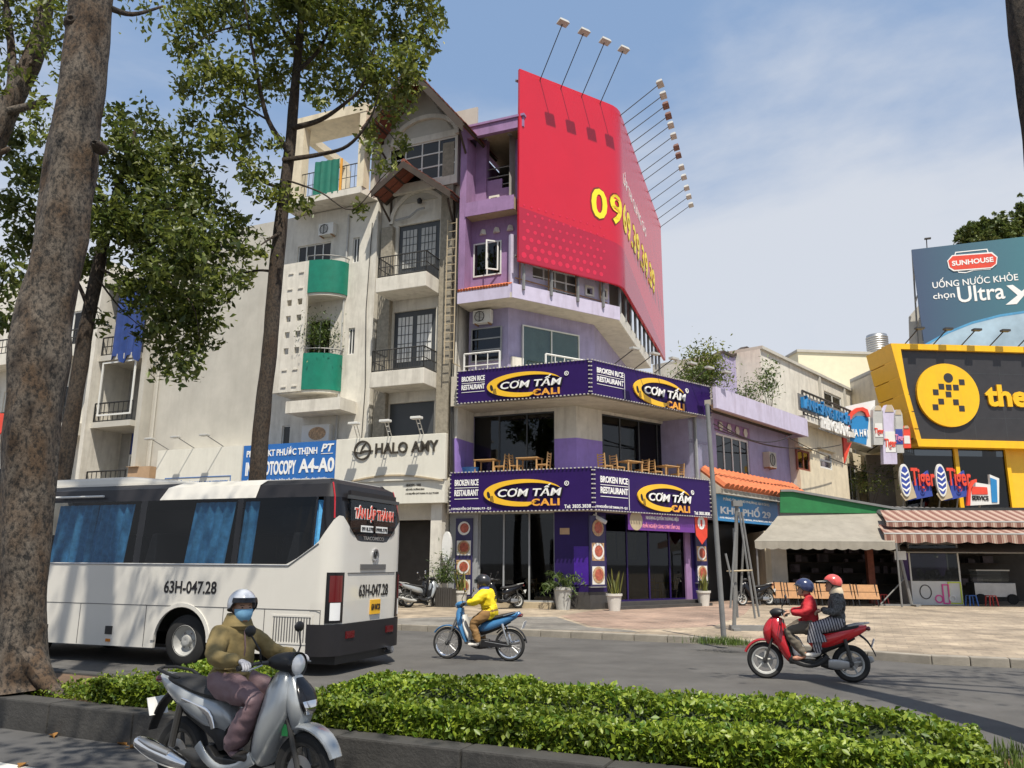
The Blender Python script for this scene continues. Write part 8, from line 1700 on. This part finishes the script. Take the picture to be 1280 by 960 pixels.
# --- slim tree behind the coach
t2 = thing('street_tree', 'slim dark tree behind the coach with leafy crown over the gabled house', 'tree', AT(316, 735, 20.5).xy.to_3d() + Vector((0, 0, .15)))
pp_ = px_path([(314, 775), (318, 680), (323, 580), (330, 500), (338, 430), (343, 360), (352, 270), (362, 190), (368, 120), (374, 50), (382, -30), (392, -120)], 20.5); pp_[0].z = .1
trunk(t2, pp_, [.28, .235, .215, .205, .20, .195, .175, .155, .135, .11, .085, .05], n=14)
for b, r in (([(361, 190), (335, 150), (322, 95), (310, 30), (300, -30)], .085), ([(366, 160), (400, 150), (430, 130), (452, 108), (470, 60)], .08), ([(354, 200), (400, 193), (435, 182), (462, 150), (475, 110)], .075), ([(371, 90), (400, 60), (420, 10), (430, -40)], .07), ([(345, 340), (325, 338), (300, 342), (280, 345)], .045), ([(352, 290), (335, 300), (318, 312)], .045), ([(350, 235), (320, 222), (290, 190), (262, 175)], .055), ([(368, 60), (345, 20), (330, -30)], .06), ([(358, 225), (400, 240), (440, 262), (475, 225), (500, 200)], .03), ([(452, 108), (490, 80), (530, 40)], .035), ([(470, 150), (490, 170), (505, 195)], .02), ([(310, 30), (270, 40), (235, 60)], .035), ([(335, 150), (300, 130), (260, 110)], .035)):
    q = px_path([(x, y, (i*.35*(-1)**len(b))) for i, (x, y) in enumerate(b)], 20.4); trunk(t2, q, [r*(1-.8*i/(len(q)-1)) for i in range(len(q))], n=8, nm='branch')
c2 = [(250,25,34),(290,15,36),(330,40,34),(380,10,44),(430,25,44),(478,35,40),(528,38,26),(452,75,34),(500,85,30),(402,80,28),(342,100,30),(292,100,34),(258,88,26),(470,122,26),(240,150,20),(305,180,24),(335,235,24),(270,178,24),(246,230,20),(392,112,18),(500,182,14),(480,208,12),(448,262,8),(350,-20,50),(420,-40,50),(300,-40,50),(480,-30,44),(240,-20,40),(520,-10,34),(545,20,16),(380,60,26),(430,110,20),(318,210,20),(285,140,22),(470,90,22),(440,50,26),(505,120,18),(520,70,20),(490,140,16),(345,180,12),(368,250,10),(380,262,8),(300,345,16),(322,315,10),(400,128,12),(462,170,14),(230,110,22),(232,60,22),(470,185,10)]
leaves('crown', 'leaf_tree', clusters(c2, 20.4, 1.3, 420), .20, t2, up=.25)
leaves('upper_crown', 'leaf_tree', clusters([(370+rng.normal()*90, -rng.uniform(60, 330), 40) for _ in range(26)], 20.2, 2.5, 110), .22, t2, up=.25)
# --- leafy tree behind the big trunk
t3 = thing('street_tree', 'dark leafy tree half hidden behind the big trunk, left of the grey wall', 'tree', AT(60, 735, 19.5).xy.to_3d() + Vector((0, 0, .15)))
pp_ = px_path([(58, 775), (66, 660), (78, 590), (95, 490), (108, 410), (122, 340), (138, 270), (155, 210), (170, 160)], 19.5); pp_[0].z = .1
trunk(t3, pp_, [.26, .22, .20, .19, .18, .16, .12, .08, .04], n=12)
for b, r in (([(120, 345), (150, 385), (178, 410)], .03), ([(124, 335), (160, 350), (200, 345)], .04), ([(130, 300), (180, 270), (240, 255)], .06), ([(112, 390), (95, 350), (60, 300), (30, 250)], .06), ([(138, 270), (120, 230), (100, 190)], .05), ([(200, 345), (240, 380), (250, 430)], .03)):
    q = px_path(b, 19.3); trunk(t3, q, [r*(1-.75*i/(len(q)-1)) for i in range(len(q))], n=8, nm='branch')
c3 = [(150,180,30),(185,168,34),(220,200,34),(160,230,40),(210,250,42),(258,262,36),(298,280,24),(140,290,36),(190,310,38),(235,330,38),(275,352,30),(200,370,34),(240,400,34),(215,440,26),(252,430,20),(160,362,26),(110,330,24),(120,250,26),(100,200,22),(310,318,14),(182,415,18),(178,210,34),(230,290,36),(205,400,30),(232,460,18),(145,150,18),(20,180,26),(15,250,32),(30,300,32),(20,355,28),(50,220,26),(40,150,22),(12,405,18),(60,280,22),(170,270,40),(260,310,28),(90,240,20),(130,400,12),(245,225,26),(195,345,32),(222,365,30),(262,395,20),(280,300,24)]
leaves('crown', 'leaf_dark', clusters(c3, 19.3, 1.4, 400), .20, t3, up=.25)
leaves('upper_crown', 'leaf_tree', clusters([(60+rng.normal()*120, -rng.uniform(30, 420), 40) for _ in range(34)], 19.0, 2.5, 110), .22, t3, up=.25)
# --- tree with thick limbs in the top left corner
t4 = thing('street_tree', 'thick pale limbs of a tree in the top left corner', 'tree', AT(-90, 735, 17).xy.to_3d() + Vector((0, 0, .15)))
pp_ = px_path([(-70, 790), (-60, 500), (-50, 330), (-25, 215), (8, 140), (38, 80), (55, 20), (66, -60)], 17); pp_[0].z = .1
trunk(t4, pp_, [.42, .36, .33, .30, .26, .22, .18, .12], 'bark_big', 16)
for b, r in (([(-20, 205), (10, 130), (15, 70), (5, -10)], .14), ([(8, 140), (45, 130), (58, 122)], .10), ([(38, 80), (62, 55), (78, 48)], .05), ([(-15, 180), (0, 190), (12, 185)], .10)):
    q = px_path(b, 16.8); trunk(t4, q, [r*(1-.5*i/(len(q)-1)) for i in range(len(q))], 'bark_big', n=10, nm='branch')
c4 = [(15,15,34),(55,45,28),(30,100,20),(65,8,26),(0,60,26),(70,90,16),(-30,20,40),(-30,110,36),(40,-30,40),(75,-30,30),(60,140,14),(55,175,14),(10,-40,40),(-60,-20,50)]
leaves('crown', 'leaf_tree', clusters(c4, 16.6, 1.0, 200), .17, t4, up=.25)
# --- trunk at the right edge
t5 = thing('street_tree', 'dark leaning trunk cut by the top right edge of the picture', 'tree', AT(1352, 860, 8.2).xy.to_3d() + Vector((0, 0, .27)))
pp_ = px_path([(1362, 905), (1356, 800), (1345, 600), (1330, 400), (1313, 200), (1292, 60), (1276, -60), (1262, -200)], 8.2); pp_[0].z = .2
trunk(t5, pp_, [.40, .30, .28, .26, .25, .23, .22, .2], 'bark_slim', 18)
lp_ = []
for k in range(5): 
    e = pp_[-1]+Vector((random.uniform(-.5, 4), random.uniform(-5, -1), random.uniform(1.5, 3.5))); trunk(t5, [pp_[-1]-Vector((0, 0, .3)), pp_[-1].lerp(e, .5)+Vector((0, 0, .3)), e], [.12, .07, .02], nm='branch', n=8)
    for j in range(7): c = np.array(e)+rng.normal(size=3)*(.9, .9, .5); lp_ += [c+rng.normal(size=3)*.28 for _ in range(30)]
leaves('crown', 'leaf_tree', lp_, .17, t5)
# --- street trees on the near pavement, behind the camera: they shade the near lane
for bx, by, lb in ((-3.8, -1.9, 'street tree on the near pavement behind the camera to the left'), (4.8, -7.5, 'street tree on the near pavement behind the camera to the right')):
    t = thing('street_tree', lb, 'tree', (bx, by, .15)); top = Vector((bx+.3, by+.8, 8.2)); trunk(t, [(bx, by, .1), (bx+.1, by+.2, 3), (bx, by+.4, 6), tuple(top)], [.36, .3, .26, .2], 'bark_big', 14); lp_ = []
    for k in range(9):
        a = k*.7; e = top + Vector((3.6*math.cos(a)*random.uniform(.5, 1.1), 1.2+3.4*math.sin(a)*random.uniform(.5, 1.0), random.uniform(1, 3))); trunk(t, [top-Vector((0, 0, .4)), top.lerp(e, .5)+Vector((0, 0, .4)), e], [.13, .08, .03], nm='branch', n=8)
        for j in range(9): c = np.array(e)+rng.normal(size=3)*(1.0, 1.0, .6); lp_ += [c+rng.normal(size=3)*.3 for _ in range(64)]
    leaves('crown', 'leaf_tree', lp_, .18, t)
# --- tree far behind the blue-grey billboard
t6 = thing('far_tree', 'rounded green tree crown rising behind the blue-grey billboard', 'tree', AT(1250, 700, 95).xy.to_3d() + Vector((0, 0, .15)))
b6 = AT(1250, 700, 95); trunk(t6, [(b6.x, b6.y, .1), (b6.x+.3, b6.y, 15), tuple(AT(1245, 300, 95))], [.9, .7, .3], nm='trunk')
for (x, y) in ((1215, 290), (1240, 275), (1275, 268)): trunk(t6, [(b6.x+.3, b6.y, 22), tuple(AT(x, y, 95))], [.3, .06], nm='branch', n=8, k=1)
c6 = [(1205,300,12),(1222,290,14),(1245,284,15),(1235,300,16),(1262,288,14),(1280,275,16),(1290,262,16),(1300,285,18),(1270,300,16),(1215,310,14),(1255,310,16),(1250,275,8),(1212,288,8)]
leaves('crown', 'leaf_far', clusters(c6, 95, 1.5, 5200, 1.0), .6, t6, up=.3)
# ------------------------------------------------------------------ hedges on the median
def hedge(label, x0, x1, n, lead):
    s0, s1 = MD.sx(x0, 880, .9) if False else (G(x0, 885, .3)-MD.o).dot(MD.u), (G(x1, 935 if x1 > 600 else 885, .3)-MD.o).dot(MD.u)
    t = thing('hedge', label, 'hedge', MD.w((s0+s1)/2, 1.0, .27)); print('hedge', s0, s1)
    def top(s, y):
        row = .5 if y < .95 else .60; d = abs(y-.98); g = min(1, max(0, d/.12)); h = row*(.66+.34*g)
        h += .085*mnoise.noise(Vector((s*1.5, y*1.9, 3)))+.05*mnoise.noise(Vector((s*4, y*4, 9)))
        e = min(s-s0, s1-s); h = .30+(h-.30)*min(1, max(0, e/.45))**.5; e2 = min(y-.30, 1.85-y); h = .30+(h-.30)*min(1, max(0, e2/.16))**.5
        return h
    P = []
    ss = rng.uniform(s0, s1, n*2); yy = rng.uniform(.30, 1.85, n*2)
    for s, y in zip(ss, yy):
        h = top(s, y); u = rng.random(); z = h - (u**2)*.20 + rng.normal()*.012
        if z > .27: P.append(MD.w(s, y + rng.normal()*.02, z))
    # front and back faces
    for s in rng.uniform(s0, s1, n): 
        z = rng.uniform(.30, .52); y = .30+rng.normal()*.03 + .05*mnoise.noise(Vector((s*2.2, z*3, 1))); P.append(MD.w(s, y, z))
    for z_, e_ in ((s0, 1), (s1, -1)):
        for _ in range(n//14): P.append(MD.w(z_+e_*abs(rng.normal())*.05, rng.uniform(.32, 1.82), rng.uniform(.3, .5)))
    leaves('leaves', 'leaf_hedge', [tuple(p) for p in P], .056, t, up=.30, asp=.6)
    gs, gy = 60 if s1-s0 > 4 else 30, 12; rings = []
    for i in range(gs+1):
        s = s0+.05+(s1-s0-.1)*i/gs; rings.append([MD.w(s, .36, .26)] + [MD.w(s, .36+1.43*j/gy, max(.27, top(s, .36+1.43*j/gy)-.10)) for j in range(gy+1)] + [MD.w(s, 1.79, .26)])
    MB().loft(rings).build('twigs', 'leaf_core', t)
    return t
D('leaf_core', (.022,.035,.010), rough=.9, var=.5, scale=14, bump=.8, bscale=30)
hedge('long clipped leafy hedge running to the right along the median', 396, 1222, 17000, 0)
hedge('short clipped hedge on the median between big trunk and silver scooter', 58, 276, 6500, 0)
# low ground cover at the left and grass at the right end
gcv = []
s0_, s1_ = (G(-60, 880, .3)-MD.o).dot(MD.u), (G(75, 885, .3)-MD.o).dot(MD.u)
for _ in range(3000): gcv.append(tuple(MD.w(rng.uniform(s0_, s1_), rng.uniform(.3, 1.7), .28+abs(rng.normal())*.05)))
g0 = bpy.data.objects.new('ground_cover', None); col.objects.link(g0); bpy.data.objects.remove(g0)
anchor = thing('ground_cover', 'low leafy ground cover around the foot of the big trunk', 'plants', MD.w((s0_+s1_)/2, 1, .27)); leaves('leaves', 'leaf_hedge', gcv, .05, anchor, up=.4, asp=.6)
def blades(parent, base, n, h, spread, m='grass_blade', nm='blades', wd=.006):
    mb = MB()
    for _ in range(n):
        p = base(rng); a = rng.uniform(0, 6.283); l = rng.normal()*.3; d = Vector((math.cos(a), math.sin(a), 0)); hh = h*rng.uniform(.5, 1.2); s = Vector((-d.y, d.x, 0))*wd; ti = p + d*hh*spread*rng.uniform(.2, 1) + Vector((0, 0, hh)); mi = p.lerp(ti, .5)+Vector((0, 0, hh*.12))
        mb.add([p-s, p+s, mi+s*.8, mi-s*.8, ti], [(0, 1, 2, 3), (3, 2, 4)])
    return mb.build(nm, m, parent, recalc=False, kind='stuff')
s0_ = (G(1215, 940, .3)-MD.o).dot(MD.u)
gr_ = thing('grass', 'rough grass on the median past the right end of the hedge', 'grass', MD.w(s0_+1, 1, .27)); gr_['kind'] = 'stuff'; blades(gr_, lambda r: MD.w(s0_-.15+r.uniform(0, 2.5), r.uniform(.3, 1.9), .27), 3500, .13, .5)
for x, y, n, lb in ((893, 804, 260, 'grass tuft at the left of the street pole foot'), (914, 806, 300, 'grass tuft at the right of the street pole foot')):
    p = G(x, y, .15); q = thing('grass_tuft', lb, 'grass', p); blades(q, lambda r: p + Vector((r.normal()*.22, r.normal()*.10, 0)), n, .16, .8)
# ------------------------------------------------------------------ potted plants
def pot(p, r, h, m='pot_white', taper=.72): 
    return MB().lathe([(0, .0), (r*taper, 0), (r*.95, h*.86), (r*1.06, h*.87), (r*1.06, h), (r*.93, h), (r*.9, h*.9), (0, h*.9)], (p.x, p.y, p.z), 18)
def strap(mb, p, a, ln, up, wd, n=5):
    d = Vector((math.cos(a), math.sin(a), 0)); s = Vector((-d.y, d.x, 0)); rows = []
    for k in range(n+1):
        t = k/n; c = p + d*ln*t*(1-up*.85) + Vector((0, 0, ln*(up*t + (1-up)*(t-1.1*t*t)))); w_ = wd*(math.sin(math.pi*min(.97, t*.85+.15)))
        rows.append([c-s*w_, c+s*w_])
    mb.loft(rows, cap=False, closed=False)
for fr, x, y, yl, lb in ((ER, 768, 758, -1.05, 'snake plant in white pot left of the restaurant entrance steps'), (ER, 880, 756, -.7, 'snake plant in white pot at the right end of the restaurant front'), (EL, 575, 766, -.6, 'snake plant in white pot under the left food poster')):
    p = fr.w(fr.sx(x, y, yl), yl, .15); t = thing('potted_plant', lb, 'plant', p, 'potted plants before the restaurant'); pot(p, .27, .58).build('pot', 'pot_white', t, smooth=True); m = MB()
    for k in range(22): strap(m, p+Vector((rng.normal()*.08, rng.normal()*.08, .52)), rng.uniform(0, 6.28), rng.uniform(.45, 1.0), rng.uniform(.82, .98), .035)
    m.build('leaves', 'leaf_snake', t, recalc=False, kind='stuff')
p = EL.w(EL.sx(704, 764, -.55), -.55, .15); t = thing('potted_plant', 'small palm in a pale grey pot before the dark corner pier', 'plant', p, 'potted plants before the restaurant'); pot(p, .33, .78).build('pot', 'lamp_grey', t, smooth=True); m = MB(); lf = []
for k in range(13):
    a = k*2.4; ln = rng.uniform(.9, 1.35); u = rng.uniform(.45, .85); b = p+Vector((0, 0, .72)); d = Vector((math.cos(a), math.sin(a), 0)); cv = [b + d*ln*t_*(1-u*.6) + Vector((0, 0, ln*(u*t_*1.4-.75*t_*t_))) for t_ in (0, .25, .5, .75, 1)]; m.tube(cv, .008, 4)
    for t_ in np.linspace(.25, 1, 12): 
        q = cv[int(t_*3.99)].lerp(cv[min(4, int(t_*3.99)+1)], t_*3.99-int(t_*3.99)); lf += [tuple(q+Vector((rng.normal()*.09, rng.normal()*.09, -.03+rng.normal()*.05))) for _ in range(3)]
m.build('fronds', 'leaf_pot', t, recalc=False); leaves('leaflets', 'leaf_pot', lf, .2, t, asp=.18, droop=.5)
p = EL.w(EL.sx(555, 766, -1.0), -1.0, .15); t = thing('planter', 'dark slatted planter with dense green bush beside the salon pillar', 'plant', p); m = MB(EL); s_ = EL.sx(555, 766, -1.0)
for k in range(9): MB(EL).box(s_-.42+k*.094, s_-.42+k*.094+.075, -1.22, -1.19, .15, .85).build('slat', 'pot_dark', t)
MB(EL).box(s_-.42, s_+.42, -1.19, -.78, .17, .8).build('box_body', 'pot_dark', t)
leaves('leaves', 'leaf_pot', [tuple(p+Vector((rng.normal()*.25, .1+rng.normal()*.15, .85+abs(rng.normal())*.45))) for _ in range(900)], .14, t, asp=.22, up=.1)
# balcony and rooftop plants
def bush(lb, fr, x, y, yl, rx, rz, n, m='leaf_pot', sz=.12, pot_h=.35, floor=None):
    s, z = fr.px(x, y, yl); zf = floor if floor is not None else z-rz-pot_h; p = fr.w(s, yl, zf); t = thing('balcony_plant', lb, 'plant', p); pot(p, .22, pot_h, taper=.8).build('pot', 'pot_dark', t, smooth=True); mb = MB()
    for k in range(6): a = k*1.05; mb.tube([p+Vector((0, 0, pot_h*.8)), fr.w(s, yl, z)+Vector((math.cos(a)*rx*.6, math.sin(a)*rx*.4, rz*.5*math.sin(k*2)))], [.018, .008], 5)
    mb.build('stem', 'bark_slim', t); c = np.array(fr.w(s, yl, z)); leaves('leaves', m, c+rng.normal(size=(n, 3))*(rx*.55, rx*.45, rz*.55), sz, t, asp=.4)
bush('leafy green plant on the lower curved green balcony', EL, 399, 418, -.45, .75, .75, 1300, floor=zf1+.02); 
bush('tall leafy sapling at the right end of the upper purple sign', ER, 881, 462, .3, .9, .95, 2400, 'leaf_tree', .17, floor=zU1-.1); bush('low ferny plant hanging over the upper purple sign end', ER, 872, 470, .1, 1.1, .45, 900, 'leaf_pot', .14, floor=zU1-.1)
bush('young round-leaved plant on the lilac house roof terrace', F2, 960, 476, .6, .55, .9, 420, 'leaf_pot', .2, floor=zr+.3); bush('grey-green shrub on the lilac house roof terrace', F2, 935, 490, .6, .7, .5, 500, 'leaf_pot', .14, floor=zr+.3)
bush('bushy plants on the cream house balcony below the beer signs', F2, 1098, 592, -.2, 1.7, .8, 1400, 'leaf_pot', .2, floor=zc0+.02); bush('straggly dry shrub on the cream house balcony rail', F2, 1080, 607, -.6, 1.6, .5, 500, 'leaf_dark', .16, floor=zc0+.02)
# ------------------------------------------------------------------ dry leaves in the near gutter
lm = None
for k, (x, y, a) in enumerate(((62, 911, .3), (107, 914, 1.2), (134, 913, 2.0), (172, 935, .6), (152, 931, 2.6), (28, 958, 1.7), (66, 921, 2.2), (92, 906, .9), (120, 922, 3.0))):
    p = G(x, y, .0); mb = MB(); rows = []
    if lm is None:
        for i in range(7):
            t_ = i/6; wd = .042*math.sin(math.pi*(.06+.9*t_)); rows.append([(-.07+.14*t_, -wd, .018+.02*math.sin(t_*3)), (-.07+.14*t_, 0, .006), (-.07+.14*t_, wd, .022+.012*math.cos(t_*2))])
        mb.loft(rows, cap=False, closed=False).tube([(-.11, 0, .004), (-.07, 0, .006)], .003, 4); o = mb.build('fallen_leaf', 'leaf_dry', None, recalc=False); lm = o.data
    else: o = bpy.data.objects.new('fallen_leaf', lm); col.objects.link(o)
    o.location = p; o.rotation_euler = (0, 0, a); tag(o, 'dry orange-brown leaf lying in the gutter by the dark median kerb', 'leaf', 'dry leaves in the gutter')
# dead leaves and long shoots on the hedge tops
for o in [q for q in bpy.data.objects if q.name.startswith('hedge')]:
    lo = o.location; half = 3.6 if 'long' in o['label'] else 1.2; f_ = Frame(lo, MD.yaw)
    leaves('dead_leaves', 'leaf_dry', [tuple(f_.w(rng.uniform(-half, half), rng.uniform(-.6, .75), .30+rng.normal()*.02)) for _ in range(int(half*8))], .07, o, up=.8, asp=.55)
    blades(o, lambda r: f_.w(r.uniform(-half, half), r.uniform(-.6, .75), .20), int(half*50), .16, .25, 'leaf_hedge', 'shoots', .012)
# ================================================================== small street things
s_, z_ = EL.px(558.5, 684, -.75)
t = thing('light_box', 'white oval light box hung on the salon pillar beside the food poster', 'sign', EL.w(s_, -.7, z_-.6))
MB(EL).prism(ell(s_, z_, .19, .58, 0, 6.283, 28), -.80, -.66).build('oval_case', 'white_pvc', t, bev=.02); MB(EL).box(s_-.03, s_+.03, -.7, -.5, z_-.05, z_+.05).build('bracket', 'galv', t)
# drain pipes and cables on the old facades
def pipe(lb, fr, pts, r, m, nm='drain_pipe', cat='pipe'):
    tag(MB(fr).tube(pts, r, 7).build(nm, m, None, smooth=True), lb, cat)
a_ = EL.sx(428, 420); pipe('thin grey drain pipe down the white wall beside the green balconies', EL, [(a_, -.05, 5.4), (a_, -.05, 12), (a_+.03, -.05, zTop2-.4)], .045, 'lamp_grey')
a_ = EL.sx(458, 420); pipe('black cable hanging down the white wall left of the stone pillar', EL, [(a_, -.04, 5.6), (a_+.1, -.05, 9), (a_-.05, -.05, 12.5), (a_+.05, -.04, zTop2-1)], .02, 'dark_metal', 'hanging_cable', 'cable')
a_ = c0_+.3; pipe('grey drain pipe at the left edge of the blank wall', EL, [(a_, .42, 5.6), (a_, .42, zt3-.5)], .06, 'grey_wall')
for k, (x0, y0, x1, y1, sg) in enumerate(((892, 530, 1000, 560, .5), (892, 536, 1050, 556, .8), (985, 548, 1130, 600, .6), (893, 528, 985, 545, .9))):
    A, B = F2.px(x0, y0, -1.3), F2.px(x1, y1, -1.3); pts = []
    for i in range(13): u = i/12; pts.append((A[0]+(B[0]-A[0])*u, -1.3-.05*k, A[1]+(B[1]-A[1])*u - sg*4*u*(1-u)*.6))
    pipe(('highest', 'second', 'lowest', 'shortest')[k] + ' slack black cable strung across the lilac and cream house fronts', F2, pts, .022, 'black', 'slack_cable', 'cable')
# stools and crates under the awnings
D('plastic_red', (.45,.03,.02), rough=.45, var=.1); D('plastic_blue', (.03,.12,.40), rough=.45, var=.1)
def stool(p, m, lb):
    t = thing('plastic_stool', lb, 'stool', p, 'plastic stools in the eating house')
    MB().box(-.15, .15, -.15, .15, .40, .43).build('seat', m, t, bev=.01, local=True)
    for x in (-1, 1):
        for y in (-1, 1): MB().add([(x*.17-.02, y*.17-.02, 0), (x*.17+.02, y*.17-.02, 0), (x*.17+.02, y*.17+.02, 0), (x*.17-.02, y*.17+.02, 0), (x*.13-.02, y*.13-.02, .40), (x*.13+.02, y*.13-.02, .40), (x*.13+.02, y*.13+.02, .40), (x*.13-.02, y*.13+.02, .40)], [(0,3,2,1),(4,5,6,7),(0,1,5,4),(1,2,6,5),(2,3,7,6),(3,0,4,7)]).build('leg', m, t, local=True)
for k, (x, m, lb) in enumerate(((1104, 'plastic_red', 'red plastic stool between the wooden tables and the awning post'), (1215, 'plastic_blue', 'blue plastic stool right of the claw machine'), (1240, 'plastic_red', 'red plastic stool near the right edge under the awning'))):
    q = OW.w(OW.sx(x, 757, 1.2), 1.2, .15); stool(q, m, lb)
for k, (x, lb) in enumerate(((1225, 'steel food cart with glass box under the brown awning'),)):
    s_ = BW.sx(x, 740, 2.0); t = thing('food_cart', lb, 'cart', BW.w(s_, 2.2, .15)); MB(BW).box(s_-.2, s_+1.5, 2.0, 2.8, .45, 1.05).build('cart_body', 'steel', t, bev=.02); MB(BW).box(s_, s_+1.3, 2.1, 2.7, 1.05, 1.55).build('glass_case', 'glass_clear', t); MB(BW).box(s_-.05, s_+1.35, 2.05, 2.75, 1.55, 1.6).build('case_top', 'frame_white', t)
    for a_ in (s_, s_+1.3): MB(BW).lathe([(.0, -.04), (.22, -.04), (.22, .04), (.0, .04)], (a_, 1.95, .37), 16, 'y').build('wheel', 'rubber', t)
# oil stains, patches and a manhole in the road
D('patch', (.060,.058,.056), rough=.9, var=.25, bump=.4, bscale=80); D('iron', (.075,.07,.065), rough=.7, metal=.4, var=.3)
q = G(790, 842, 0); mh = thing('manhole_cover', 'round iron manhole cover set in the road between the two motorbikes', 'manhole', q) if False else None
